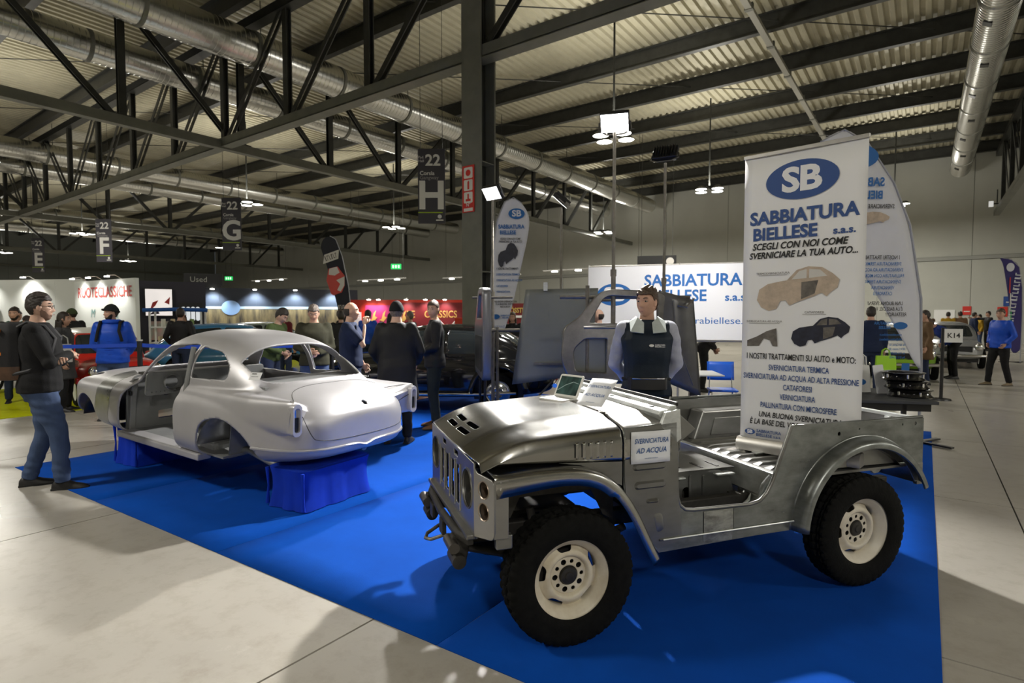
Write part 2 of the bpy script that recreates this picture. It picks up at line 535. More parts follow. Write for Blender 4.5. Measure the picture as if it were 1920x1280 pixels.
# ventilation ducts
def duct(label, x, z, r, y0=-9., y1=41.4, vents=False):
    d = thing('ventilation_duct', label, 'duct', (x, y0, z), 0, 'ventilation ducts')
    L = y1 - y0; n = int(L / 3.0)
    seg = MB(); prof = []
    k = 20
    for i in range(k + 1):
        h = (L / n) * i / k; prof += [(r, h), (r + .010, h + .01)] if i < k else [(r, h)]
    seg.lathe([(a, b) for a, b in prof], n=28, axis='y')
    sm = seg.mesh('duct_section', M_duct, smooth=25)
    fm = MB().lathe([(r - .01, -.05), (r + .035, -.05), (r + .035, .05), (r - .01, .05)], n=28, axis='y').mesh('flange_ring', M_dark2 if not vents else M_duct, smooth=30)
    for i in range(n):
        o = bpy.data.objects.new('duct_section', sm); COL.objects.link(o); o.parent = d; o.location = (0, i * L / n, 0)
        o = bpy.data.objects.new('flange_ring', fm); COL.objects.link(o); o.parent = d; o.location = (0, i * L / n, 0)
        if i % 2 == 0: MB().cyl((0, i * L / n + .3, r), (0, i * L / n + .3, ROOF - z), .015, n=6).build('hanger_rod', M_dark, d)
        if vents:
            a = R(-118 if i % 2 else -100)
            T = Matrix.Translation((r * math.cos(a), i * L / n + .9, r * math.sin(a))) @ Matrix.Rotation(-(a + PI / 2), 4, 'Y')
            MB().b2((-.11, -.13, -.02), (.11, .13, .02), T=T).build('outlet_grille', M_black, d)
    MB().lathe([(.001, L), (r, L)], n=28, axis='y').build('end_cap', M_duct, d)
    return d
duct('large galvanised duct crossing the ceiling above the silver coupe body', -17.2, 9.9, .52)
duct('galvanised duct just left of the large duct over the coupe', -20.9, 9.85, .45)
duct('galvanised duct far left behind the hanging G sign', -36.8, 9.9, .5)
duct('thinner galvanised duct beside the far left duct', -40.6, 9.8, .45)
duct('distant galvanised duct above the left stands', -58.6, 9.9, .5)
duct('farthest galvanised duct at the left edge near the wall', -66.0, 9.6, .5)
duct('galvanised duct with square outlets at the right over the aisle', 1.35, 9.9, .47, vents=True)

# hanging lamp clusters
M_lamp = mat('lamp_lens', (1.0, .98, .90), .4, emit=14.)
def cluster(x, y, label, z=7.35, k=1.):
    c = thing('hanging_lamp', label, 'ceiling lamp', (x, y, z), 0, 'hanging lamp clusters')
    MB().cyl((0, 0, .1), (0, 0, ROOF + .05 - z), .035, n=8).build('rod', M_dark, c)
    m = MB().b2((-.55, -.03, .1), (.55, .03, .16)).b2((-.03, -.55, .1), (.03, .55, .16)); m.build('cross_arm', M_dark, c)
    hb = MB().lathe([(.02, .16), (.10, .15), (.20, .08), (.26, .0), (.25, -.005)], n=20).mesh('lamp_housing', M_dark, smooth=50)
    hl = MB().lathe([(.001, -.03), (.13, -.025), (.25, -.002)], n=20).mesh('lamp_lens', M_lamp, smooth=60)
    for k in range(4):
        p = (.5 * math.cos(R(45 + 90 * k) + .3), .5 * math.sin(R(45 + 90 * k) + .3), 0)
        o = bpy.data.objects.new('lamp_housing', hb); COL.objects.link(o); o.parent = c; o.location = p
        o2 = bpy.data.objects.new('lamp_lens', hl); COL.objects.link(o2); o2.parent = o
    light('lamp_light', 'AREA', (0, 0, -.08), HALL_W * k, c, size=1.2, col=(1.0, .96, .86))
    l = light('added_uplight', 'AREA', (0, 0, .22), HALL_W * max(k, .5) * .45, c, size=1.2, col=(1.0, .96, .86)); l.rotation_euler = (PI, 0, 0)  # upward area light added to brighten the roof deck
cl = [(-8.3, 17.0, 'hanging four-lamp cluster just left of the lit floodlight on its pole'), (-8.2, 26.7, 'hanging four-lamp cluster left of the tall roll-up banner'),
      (-28.4, 25.9, 'hanging lamp cluster left of the hanging H sign'), (-28.4, 15.9, 'hanging lamp cluster right of the hanging G sign'),
      (-48.6, 25.2, 'small hanging lamp cluster below the hanging G sign'), (-48.3, 14.9, 'bright hanging lamp cluster beside the hanging F sign'),
      (-68.7, 25.2, 'distant hanging lamp cluster right of the F sign'), (-68.7, 15.0, 'distant hanging lamp cluster at the far left stands'),
      (-8.3, -3.2, 'hanging lamp cluster overhead outside the view at the left'), (11.8, 17., 'hanging lamp cluster right of the view'), (11.8, 6.8, 'hanging lamp cluster overhead at the right'),
      (6.0, -4.5, 'hanging lamp cluster overhead behind the viewpoint'), (-28.4, -3.2, 'hanging lamp cluster outside the view at the far left'), (-28.4, 5.5, 'hanging lamp cluster over the left stands'),
      (-18.3, 36., 'hanging lamp cluster near the back wall'), (-1.5, 36., 'hanging lamp cluster at the end of the right aisle'), (-48.6, 3.5, 'hanging lamp cluster high over the left white stand')]
for x, y, l in cl: cluster(x, y, l, k=.12 if y < 8 and -15 < x else (.5 if x > -15 and y < 20 else (6. if y > 30 else 3.2)))
# ================================================================== CARPETS
M_carp = mat("royal_blue_carpet", (.002, .064, .39), .95, noise=.10, nscale=2.2, bump=.35, bscale=420, spec=.1)
bc = thing('blue_carpet', 'royal blue exhibition carpet under the silver coupe and the bare off-roader', 'carpet')
sx = [-7.92, -5.91, -3.94, -1.93, .11]
def cy(x): return 1.76 + (x + 7.92) * .043
for i in range(4):
    a, b = sx[i] + .003, sx[i + 1] - .003
    m = MB(); n = 24; rows = []
    for k in range(n + 1):
        t = k / n
        row = []
        for q in range(9):
            x = a + (b - a) * q / 8
            y = cy(x) + (9.9 - cy(x)) * t
            z = .006 + .002 * math.sin(3.1 * x + 1.7 * y) * (0 if k in (0, n) else 1)
            row.append((x, y, z))
        rows.append(row)
    m.loft(rows, closed=False)
    m.build('carpet_strip', M_carp, bc, smooth=180, solid=.006, off=-1)
M_yel = mat('yellow_green_carpet', (.52, .56, .008), .95, noise=.1, nscale=3, bump=.3, bscale=300, spec=.1)
tag(MB().b2((-16.5, -2.5, .0), (-11.8, 8.2, .01)).build('yellow_carpet', M_yel), 'yellow-green carpet under the red car at left', 'carpet')
tag(MB().b2((-11.2, 6.6, .0), (-8.7, 12.2, .01)).build('yellow_carpet', M_yel), 'yellow-green carpet strip seen through the coupe rear window', 'carpet')

# ================================================================== helper: plates with holes, wheels
def plate(name, out, holes, T, th, m, parent, bev=0.):
    cu = bpy.data.curves.new(name, 'CURVE'); cu.dimensions = '2D'; cu.fill_mode = 'BOTH'
    cu.extrude = th / 2; cu.bevel_depth = bev; cu.bevel_resolution = 1
    for loop in [out] + list(holes):
        s = cu.splines.new('POLY'); s.points.add(len(loop) - 1); s.use_cyclic_u = True
        for p, (a, b) in zip(s.points, loop): p.co = (a, b, 0, 1)
    t = bpy.data.objects.new(name, cu)
    me = bpy.data.meshes.new_from_object(evaluated(t))
    bpy.data.objects.remove(t); bpy.data.curves.remove(cu)
    me.transform(T); me.name = name; me.materials.clear(); me.materials.append(m); me.update()
    o = bpy.data.objects.new(name, me); COL.objects.link(o); o.parent = parent
    return o
def TY(y): return Matrix(((1, 0, 0, 0), (0, 0, -1, y), (0, 1, 0, 0), (0, 0, 0, 1)))      # (a,b) -> x=a z=b
def TX(x): return Matrix(((0, 0, 1, x), (1, 0, 0, 0), (0, 1, 0, 0), (0, 0, 0, 1)))       # (a,b) -> y=a z=b
def rpoly(pts, n=5):
    """pts: (x,y,radius) corner-rounded polygon"""
    o = []; m = len(pts)
    for i in range(m):
        p = Vector(pts[i][:2]); r = pts[i][2] if len(pts[i]) > 2 else 0
        if not r: o.append(tuple(p)); continue
        a = (Vector(pts[i - 1][:2]) - p); b = (Vector(pts[(i + 1) % m][:2]) - p)
        r = min(r, a.length * .49, b.length * .49)
        a = p + a.normalized() * r; b = p + b.normalized() * r
        for k in range(n + 1):
            t = k / n
            q = a * (1 - t)**2 + p * 2 * t * (1 - t) + b * t * t
            o.append(tuple(q))
    return o
def capsule(cx, cy_, w_, h, n=6): return rrect(w_, h, min(w_, h) / 2 - 1e-4, n, cx, cy_)

M_rim = mat('cream_painted_rim', (.74, .68, .55), .45, col2=(.58, .50, .37), noise=.1, nscale=9, bump=.1, bscale=40)
M_rimw = mat('aged_white_rim', (.72, .67, .57), .45, col2=(.60, .54, .44), nscale=7)
M_rust = mat('rusty_brown_steel', (.16, .10, .055), .6, metal=.3, noise=.4, nscale=20)
M_blackm = mat('black_hub', (.02, .018, .016), .5, noise=.5, nscale=30)
def make_tyre(Rt, wd, rim):
    nt, na = 252, 22
    prof = []
    # across: a from -1..1; sidewall then tread
    pr = [(rim - .005, -.80), (rim + .012, -.95), (rim + .05, -1.0), (Rt - .045, -1.0), (Rt - .018, -.94), (Rt - .004, -.84), (Rt, -.70), (Rt + .001, -.52), (Rt + .002, -.50), (Rt + .002, -.30),
          (Rt + .002, -.28), (Rt + .003, -.12), (Rt + .003, -.10), (Rt + .003, .10)]
    pr = pr + [(r, -a) for r, a in pr[::-1][1:]]
    m = MB(); v = []
    P_ = len(pr)
    for i in range(nt):
        t = 2 * PI * i / nt
        for k, (r, a) in enumerate(pr):
            rr = r
            if abs(a) < .97 and r > Rt - .03:
                ph = (i + (2 if abs(a) > .6 else (0 if abs(a) > .3 else 1.5))) % 6
                if ph < 1.3: rr -= .007
                if .275 < abs(a) < .305 or .505 < abs(a) < .525: rr -= .009
                rr += .0015 * math.sin(i * 7.3 + k * 3.1)
            if r < Rt - .02 and abs(a) > .99 and Rt - .05 < r: rr = r - (.006 if (i % 6) < 2 else 0)
            v.append((rr * math.cos(t), a * wd / 2, rr * math.sin(t)))
    f = []
    for i in range(nt):
        j = (i + 1) % nt
        for k in range(P_ - 1): f.append((i * P_ + k, i * P_ + k + 1, j * P_ + k + 1, j * P_ + k))
    m.add(v, f)
    return m
def make_rim(rim, wd, nwin=5, nbolt=10):
    """outer face at +y; returns (barrel, disc) builders"""
    h = wd / 2
    b = MB().lathe([(rim - .002, h * .92), (rim + .004, h * .95), (rim + .006, h * .90), (rim - .012, h * .78), (rim - .018, h * .60), (rim - .034, h * .42), (rim - .040, h * .1), (rim - .038, -h * .5), (rim - .012, -h * .8), (rim + .004, -h * .95), (rim - .006, -h * .95), (rim - .045, -h * .5), (rim - .048, h * .1), (rim - .040, h * .46), (rim - .024, h * .62), (rim - .016, h * .80)], n=72, axis='y', closed=True)
    ra = [.050, .058, .066, .074, .082, .090, .096, .100, .104, .110, .116, .122, .128, .134, .140, .146, .152, .158, rim - .038]
    ya = [.004, .004, .004, .004, .004, .003, .0, .008, .018, .022, .022, .020, .016, .010, .004, -.001, -.006, -.010, -.014]
    ra = np.interp(np.linspace(0, 1, 40), np.linspace(0, 1, len(ra)), ra); ya = np.interp(np.linspace(0, 1, 40), np.linspace(0, 1, len(ya)), ya)
    n = 180; V = []; Fs = []
    for i in range(n):
        t = 2 * PI * i / n
        for r, y in zip(ra, ya): V.append((r * math.cos(t), y + h * .12, r * math.sin(t)))
    k = len(ra)
    for i in range(n):
        for q in range(k - 1): Fs.append((i * k + q, i * k + q + 1, ((i + 1) % n) * k + q + 1, ((i + 1) % n) * k + q))
    def win(V):
        r = np.hypot(V[:, 0], V[:, 2]); t = np.arctan2(V[:, 2], V[:, 0]); d = np.full(len(V), 9.)
        for i in range(nwin):
            c = 2 * PI * (i + .25) / nwin
            dt = (t - c + PI) % (2 * PI) - PI
            u = np.abs(dt) * r / (.030 + (r - .13) * .55); w_ = np.abs(r - (rim - .058)) / .0185
            d = np.minimum(d, (u**4 + w_**4)**.25 - 1)
        for i in range(nbolt):
            c = 2 * PI * (i + .15) / nbolt
            p = .072
            d = np.minimum(d, np.hypot(V[:, 0] - p * math.cos(c), V[:, 2] - p * math.sin(c)) / (.0105 if i % 2 else .0145) - 1)
        return d
    (V, Fs), _ = clip(V, Fs, win)
    return b, mbof(V, Fs)
_rb, _rd = make_rim(.203, .135)
TY_ME = make_tyre(.336, .172, .203).mesh('tyre', M_rubber, smooth=35)
def wheel(parent, loc, rot, rm, out=1, steer=0.):
    w_ = thing('wheel', None, None); w_.parent = parent; w_.location = loc
    w_.rotation_euler = (0, rot, steer if out > 0 else PI + steer)
    o = bpy.data.objects.new('tyre', TY_ME); COL.objects.link(o); o.parent = w_
    o = _rb.build('rim_barrel', rm, w_, smooth=40)
    o = _rd.build('rim_disc', rm, w_, smooth=45, solid=.005)
    h = MB().lathe([(.001, .034), (.020, .034), (.024, .028), (.042, .025), (.050, .010), (.052, -.04), (.001, -.04)], n=24, axis='y')
    h.build('hub_cap', M_blackm, w_, smooth=40)
    MB().lathe([(.001, -.035), (.145, -.035), (.150, -.05), (.150, -.10), (.001, -.10)], n=36, axis='y').build('brake_drum', M_blackm, w_, smooth=40)
    return w_

# ================================================================== BARE-METAL OFF-ROADER
def raw_metal(name, a, b, rough, ns, metal=.92, rv=.05, det=3):
    m = mat(name, a, rough, metal=metal, col2=b, nscale=ns, rvar=rv, bump=.03, bscale=25, stretch=(1, 1, 2.2), detail=det)
    return m
M_raw = raw_metal('bare_brushed_steel', (.40, .395, .38), (.32, .315, .30), .22, 2.2, 1., .03)
M_raw2 = raw_metal('bare_grey_steel_panel', (.27, .27, .26), (.19, .187, .178), .34, 3, .8, .04)
M_quart = raw_metal('scratched_dark_steel', (.28, .295, .29), (.14, .148, .145), .33, 6, .75, .06, 8)
M_galv = raw_metal('zinc_coated_steel', (.74, .76, .75), (.55, .57, .56), .36, 9, .45)
M_grey = raw_metal('satin_bare_steel', (.36, .355, .34), (.28, .275, .265), .40, 3, 1., .04)
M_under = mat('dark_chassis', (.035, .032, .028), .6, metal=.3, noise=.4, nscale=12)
M_slot = mat('dark_stamped_line', (.05, .048, .045), .6)
JH = R(234.63)
jp = thing('off_roader_body', 'bare metal vintage off-roader body on cream wheels in the foreground', 'car', (-.80, 4.36, .009), JH)
tub = thing('tub', None, None); tub.parent = jp
# --- side panels with arch cut-outs
def arc(cx, cz, r, a0, a1, n=16): return [(cx + r * math.cos(R(a0 + (a1 - a0) * i / n)), cz + r * math.sin(R(a0 + (a1 - a0) * i / n))) for i in range(n + 1)]
side = [(1.615, 1.0), (1.615, 1.055), (1.30, 1.075), (1.292, .76), (1.285, .66)] + [(1.27, .615), (1.235, .590), (1.18, .583)] + [(.80, .572), (.735, .585), (.685, .625), (.645, .69), (.60, .80), (.515, 1.005)] + \
       [(-.545, .985), (-.545, .585)] + arc(-.03, .36, .505, 154, 5) + [(.475, .395), (1.40, .375), (1.46, .45), (1.53, .58), (1.60, .70), (1.615, .75)]
for s in (1, -1):
    o = plate('side_panel', side, [ell(.008, .008, 8, 1.335, .92), ell(.007, .007, 8, 1.325, .72), ell(.012, .012, 10, .16, .93), ell(.006, .006, 8, .0, .95), ell(.007, .007, 8, -.36, .955), ell(.012, .012, 8, -.47, .955)], TY(.602 * s), .006, M_quart if s > 0 else M_raw2, tub)
# --- A panel in cleaner steel laid over the quarter sheet, ribs
ap = [(1.612, .80), (1.612, 1.05), (1.302, 1.07), (1.295, .77), (1.288, .66), (1.272, .60), (1.26, .43), (1.41, .40), (1.47, .47), (1.54, .60), (1.605, .72)]
for s in (1, -1):
    plate('cowl_side_panel', ap, [], TY(.608 * s), .004, M_raw2, tub)
    for (cx, cz, wd, hh) in ((1.465, .850, .20, .042), (1.46, .750, .19, .042), (1.445, .662, .075, .024)):
        m = MB(); out = capsule(cx, cz, wd, hh); inn = capsule(cx, cz, wd - .022, hh - .02)
        y0_, y1_ = .610 * s, .622 * s
        m.loft([[(a, y0_, b) for a, b in out], [(a, y1_, b) for a, b in inn]] if s < 0 else [[(a, y0_, b) for a, b in out[::-1]], [(a, y1_, b) for a, b in inn[::-1]]])
        m.build('pressed_rib', M_raw2, tub, smooth=35)
    tr = rpoly([(1.44, .59, .02), (1.385, .59, .02), (1.372, .50, .02), (1.415, .485, .02)])
    c_ = Vector((1.405, .54)); ti = [tuple(c_ + (Vector(p) - c_) * .78) for p in tr]
    m = MB(); m.loft([[(a, .610 * s, b) for a, b in tr], [(a, .613 * s, b) for a, b in ti]][::1]); m.build('pressed_rib', M_raw2, tub, smooth=35)
# --- sill: rocker with a pale crease and a patched piece
for s in (1, -1):
    m = MB(); pr = [(.606, .565), (.609, .53), (.610, .452), (.617, .447), (.616, .441), (.605, .435), (.603, .388), (.56, .376)]
    m.loft([[(x, y * s, z - .018 * (1.4 - x) * 0) for y, z in pr] for x in (.49, .70, .92)], closed=False); m.build('rocker_panel', M_quart, tub, smooth=30)
    m = MB(); m.loft([[(x, (y + .002) * s, z) for y, z in pr] for x in (.925, 1.0, 1.12)], closed=False); m.build('rocker_patch', raw_metal('repair_patch_steel', (.46, .47, .44), (.2, .2, .19), .42, 14), tub, smooth=30)
    m = MB(); m.loft([[(x, y * s, z) for y, z in pr] for x in (1.125, 1.3, 1.40)], closed=False); m.build('rocker_panel', M_quart, tub, smooth=30)
# --- door-edge flange (rounded rolled edge along the opening)
edge = [(1.296, 1.07), (1.29, .76), (1.283, .66), (1.268, .615), (1.235, .588), (1.18, .580), (.80, .570), (.735, .583), (.685, .623), (.645, .69), (.60, .80), (.515, 1.003)]
for s in (1, -1):
    MB().tube([(x, .598 * s, z) for x, z in edge], .011, n=8).build('opening_edge', M_raw2, tub, smooth=60)
    MB().tube([(x, .592 * s, .992 - .0 * x) for x in (.515, .2, -.2, -.545)], .010, n=6).build('top_rail', M_quart, tub, smooth=60)
    # inner double skin of the quarter
    plate('inner_quarter', [(.60, .72), (.50, .985), (-.54, .97), (-.54, .70)], [], TY(.565 * s), .005, M_raw2, tub)
    MB().b2((-.54, min(.565 * s, .60 * s), .965), (.51, max(.565 * s, .60 * s), .985)).build('capping', M_quart, tub)
# --- rear flares
def flare(path, sec, s, m, name='fender_flare'):
    mb = MB(); rings = []
    for i, (x, z) in enumerate(path):
        a = path[max(i - 1, 0)]; b = path[min(i + 1, len(path) - 1)]
        d = Vector((b[0] - a[0], b[1] - a[1])).normalized(); nn = Vector((d.y, -d.x))   # outward normal for a path running rearward->: set by caller
        sc_ = sec(i / (len(path) - 1)) if callable(sec) else sec
        rings.append([(x + nn.x * o_, y * s, z + nn.y * o_) for y, o_ in sc_])
    mb.loft(rings, closed=False)
    return mb.build(name, m, tub, smooth=50, solid=.004)
rp = arc(-.03, .36, .505, 3, 156, 40)
for s in (1, -1):
    flare(rp, [(.604, .048), (.606, .036), (.625, .030), (.655, .024), (.676, .013), (.684, -.002), (.683, -.020), (.674, -.024)], s, M_quart)
fp_ = [(1.435, .375), (1.47, .44), (1.51, .52), (1.555, .61), (1.61, .70), (1.675, .78), (1.745, .835), (1.82, .868), (1.90, .885), (2.0, .892), (2.1, .892), (2.2, .888), (2.335, .880)]
q = np.array(fp_); tt = np.linspace(0, len(q) - 1, 50); fp2 = list(zip(spl(tt, range(len(q)), q[:, 0]), spl(tt, range(len(q)), q[:, 1])))
def fsec(t):
    inn = .604 - (.604 - .50) * min(1, max(0, (t - .33) / .12))
    lip = -.075 if t > .42 else -.055
    if t > .74: lip = -.075 - .02 * (t - .74) / .26
    return [(inn, -.0), (inn + (.655 - inn) * .5, .001), (.657, .001), (.677, -.003), (.687, -.013), (.690, -.028), (.690, lip)]
FP = [(x, z) for x, z in fp2]
for s in (1, -1):
    mb = MB(); rings = []
    for i, (x, z) in enumerate(FP):
        a = FP[max(i - 1, 0)]; b = FP[min(i + 1, len(FP) - 1)]
        d = Vector((b[0] - a[0], b[1] - a[1])).normalized(); nn = Vector((-d.y, d.x))
        rings.append([(x + nn.x * o_, y * s, z + nn.y * o_) for y, o_ in fsec(i / (len(FP) - 1))])
    mb.loft(rings, closed=False); mb.build('front_fender', M_raw, tub, smooth=35, solid=.004)
    # inner fender and wheel-house
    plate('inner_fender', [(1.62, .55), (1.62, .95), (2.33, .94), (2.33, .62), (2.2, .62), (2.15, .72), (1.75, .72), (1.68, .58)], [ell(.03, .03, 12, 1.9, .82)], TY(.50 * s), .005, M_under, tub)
    plate('fender_side_apron', [(1.625, .76), (1.625, .885), (1.98, .905), (1.86, .885), (1.74, .838), (1.67, .78)], [], TY(.603 * s), .005, M_raw2, tub)
    # rear wheel boxes inside the bed
    m = MB(); m.prism([(.44, .70), (.36, .915), (-.30, .915), (-.42, .70)], .40 * s, .56 * s, axis='y'); m.build('wheel_box', M_raw2, tub, bevel=.012)
    m = MB(); m.prism([(.30, .73), (.265, .86), (.02, .86), (.02, .73)], .392 * s, .40 * s, axis='y'); m.build('wheel_box_pressing', M_raw2, tub, bevel=.003)
    # wheel-house roof seen in the arch
    m = MB(); m.loft([[(x, .45 * s, z), (x, .60 * s, z)] for x, z in arc(-.03, .36, .47, 30, 135, 14)], closed=False); m.build('wheel_house', M_black, tub, smooth=60)
    m = MB(); m.prism(arc(-.03, .36, .47, 30, 135, 14), .44 * s, .45 * s, axis='y'); m.build('wheel_house_wall', M_black, tub)
# --- floor pan, tunnel, riser, ribbed bed
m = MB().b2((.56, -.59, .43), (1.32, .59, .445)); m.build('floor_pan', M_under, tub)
m = MB(); rn = []
for k in range(9):
    a = R(90 * k / 8); rn.append([(.66 - .10 * math.sin(a) , y, .545 - .10 * math.cos(a)) for y in (.22, .40, .59)])
m.loft(rn, closed=False); m.build('floor_kick_up', M_galv, tub, smooth=60, solid=.004)
for yy in (.30, .36, .43, .50):
    MB().tube([(.92, yy, .452), (.72, yy, .452), (.655, yy, .462), (.60, yy, .50), (.585, yy, .54)], [.004, .011, .012, .011, .004], n=6).build('floor_swage', M_galv, tub, smooth=60)
m = MB().b2((.555, -.59, .545), (.567, .59, .70)); m.build('bed_riser', M_galv, tub)
MB().tube([(.575, .52, .69), (.585, .47, .62), (.60, .45, .55)], [.02, .022, .012], n=8).build('riser_gusset', M_galv, tub, smooth=60)
MB().b2((.545, -.59, .695), (.585, .59, .709)).build('bed_front_flange', M_galv, tub, bevel=.003)
bed = MB().b2((-.54, -.59, .68), (.55, .59, .695)); bed.build('bed_floor', M_raw2, tub)
for k in range(11):
    yy = -.50 + k * .10
    m = MB(); out = [(-.50, yy - .027), (.50, yy - .027), (.50, yy + .027), (-.50, yy + .027)]; inn = [(-.47, yy - .014), (.455, yy - .014), (.455, yy + .014), (-.47, yy + .014)]
    m.loft([[(a, b, .695) for a, b in out], [(a, b, .709) for a, b in inn]]); m.build('bed_rib', M_raw2, tub, smooth=None)
# gearbox tunnel with a cut-out lid
plate('tunnel_side', rpoly([(1.32, .44), (1.32, .675), (.70, .665, .05), (.62, .60, .10), (.60, .50, .06), (.66, .44)]), [ell(.035, .04, 16, .955, .535), ell(.013, .015, 12, 1.02, .625)], TY(.22), .006, M_raw2, tub)
plate('tunnel_top', [(.60, -.22), (1.33, -.22), (1.33, .22), (.60, .22)], [rrect(.36, .26, .03, cx=1.12, cy=.02)], Matrix.Translation((0, 0, .670)), .006, M_raw2, tub)
plate('tunnel_side', [(1.32, .44), (1.32, .665), (.60, .665), (.60, .44)], [], TY(-.22), .006, M_raw2, tub)
for cx, hh in ((1.03, .12), (.93, .22), (.83, .20)):
    MB().prism(capsule(cx, .56, .022, hh * .8), .223, .231, axis='y').build('tunnel_rib', M_raw2, tub, bevel=.003)
MB().b2((.98, .22, .635), (1.12, .25, .643)).build('tunnel_flange', M_galv, tub)
MB().b2((.63, .20, .640), (.76, .27, .648)).build('tunnel_flange', M_galv, tub)
for cx in (.68, .80): MB().b2((cx, .06, .672), (cx + .02, .18, .677)).build('tunnel_top_slot', M_slot, tub)
# --- firewall, dash, cowl, windscreen base
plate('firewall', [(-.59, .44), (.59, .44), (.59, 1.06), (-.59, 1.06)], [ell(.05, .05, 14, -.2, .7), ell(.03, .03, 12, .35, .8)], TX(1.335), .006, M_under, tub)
HP = [(0, 0), (.20, -.0015), (.36, -.003), (.395, -.007), (.42, -.015), (.46, -.024), (.51, -.032), (.55, -.040), (.575, -.049), (.593, -.064), (.603, -.086), (.608, -.115)]
hy = np.array([p[0] for p in HP]); hz = np.array([p[1] for p in HP])
def hood_crown(x): return spl(x, [1.30, 1.62, 2.0, 2.18, 2.26, 2.34, 2.43], [1.108, 1.10, 1.080, 1.064, 1.040, 1.005, .957])
def hood_bottom(x): return np.interp(x, [1.30, 1.62, 2.43], [.90, .893, .925])
def hood_mesh(x0, x1, nx, cut=None, nose=True):
    tv = np.linspace(0, 1, 26); par = np.linspace(0, len(HP), len(HP) + 1)
    xs_ = np.linspace(x0, x1, nx); V = []; NS = 61
    cols = np.concatenate([np.linspace(0, .34, 30), np.linspace(.352, .606, 20)])
    pts = []
    for x in xs_:
        zc = float(hood_crown(x)); zb = float(hood_bottom(x)); row = []
        k = np.clip((x - 2.18) / .25, 0, 1) if nose else 0
        for y in cols:
            z = np.interp(y, hy, hz) * (1 - .35 * k)
            # raised centre fades and pinches toward the nose
            row.append((y, zc + z))
        zl = row[-1][1]
        for j in range(1, 7): row.append((.608, zl + (min(zb, zl - .005) - zl) * j / 6))
        full = [(-a, b) for a, b in row[::-1]] + row[1:]
        for (y, z) in full:
            xx = x - (.055 * (abs(y) / .608)**3) * np.clip((x - 1.9) / .5, 0, 1) if nose else x
            sy = 1 - .035 * np.clip((x - 1.62) / .8, 0, 1) if nose else 1
            V.append((xx, y * sy, z))
    n = len(V) // nx; Fs = [(i * n + k, i * n + k + 1, (i + 1) * n + k + 1, (i + 1) * n + k) for i in range(nx - 1) for k in range(n - 1)]
    return np.array(V), Fs
V, Fs = hood_mesh(1.628, 2.43, 130)
def vents(V):
    d = np.full(len(V), 9.)
    for sgn in (1, -1):
        for k, xc in enumerate((2.295, 2.350)):
            u = np.abs(V[:, 1] * sgn - .125) / .10; v_ = np.abs(V[:, 0] + .03 * (V[:, 1] * sgn - .125) - xc) / .0145
            d = np.minimum(d, (u**10 + v_**10)**.1 - 1)
    return np.where(V[:, 2] > .93, d, 9.)
(V, Fs), _ = clip(V, Fs, vents)
hd = mbof(V, Fs).build('hood', M_raw, tub, smooth=50, solid=.004, off=-1)
for k in range(6):
    x = 1.690 + k * .038
    for s in (1, -1):
        m = MB(); rings = []
        for j in range(9):
            t = j / 8; z = .915 + .085 * t; rr = .012 * math.sin(PI * min(1, .12 + t * .88))**.5
            rings.append([(x + .011 * math.cos(a), (.606 + .010 * math.sin(a) * (1 if t < .9 else .4)) * s * (1 - .035 * (x - 1.62) / .8) - .002 * s, z) for a in np.linspace(0, PI, 6)])
        m.loft(rings, closed=False); m.build('hood_louvre', M_raw, hd, smooth=60, solid=.002)
        MB().b2((x + .008, min(.592 * s, .606 * s), .925), (x + .016, max(.592 * s, .606 * s), .995)).build('louvre_opening', M_black, hd)
V, Fs = hood_mesh(1.335, 1.618, 12, nose=False)
mbof(V, Fs).build('cowl', raw_metal('bright_bare_steel', (.50, .49, .47), (.38, .37, .35), .28, 5, 1.), tub, smooth=50, solid=.004, off=-1)
m = MB(); pr = [(1.40, 1.112), (1.385, 1.13), (1.33, 1.135), (1.325, 1.155), (1.285, 1.155), (1.275, 1.06), (1.34, 1.05)]
m.loft([[(x, y, z) for x, z in pr] for y in (-.58, 0, .58)]); m.build('windscreen_base', M_galv, tub, bevel=.004)
MB().b2((1.268, -.575, 1.150), (1.284, .575, 1.172)).build('windscreen_seal', M_black, tub, bevel=.003)
for y in (-.45, 0, .45): MB().prism(ell(.012, .018, 12, 1.355, y), 1.1345, 1.1375).build('windscreen_bolt_hole', M_black, tub)
for s in (1, -1):
    m = MB(); m.prism([(1.40, 1.05), (1.37, 1.125), (1.28, 1.14), (1.27, .98), (1.30, .96)], .585 * s, .61 * s, axis='y'); m.build('pillar_bracket', M_galv, tub, bevel=.004)
    m = MB(); m.prism([(1.28, 1.12), (1.16, 1.02), (1.28, .94)], .57 * s, .58 * s, axis='y'); m.build('dash_bracket', M_raw2, tub, bevel=.002)
plate('dashboard', rpoly([(-.58, .90, .03), (.58, .90, .03), (.58, 1.09), (-.58, 1.09)]), [ell(.055, .055, 18, .28, 1.0), ell(.03, .03, 12, .1, 1.0)], TX(1.26), .006, M_raw2, tub)
for s in (1, -1): MB().tube([(x, .6165 * s, .4455) for x in (.50, .9, 1.38)], .0045, n=6).build('sill_crease', M_galv, tub)
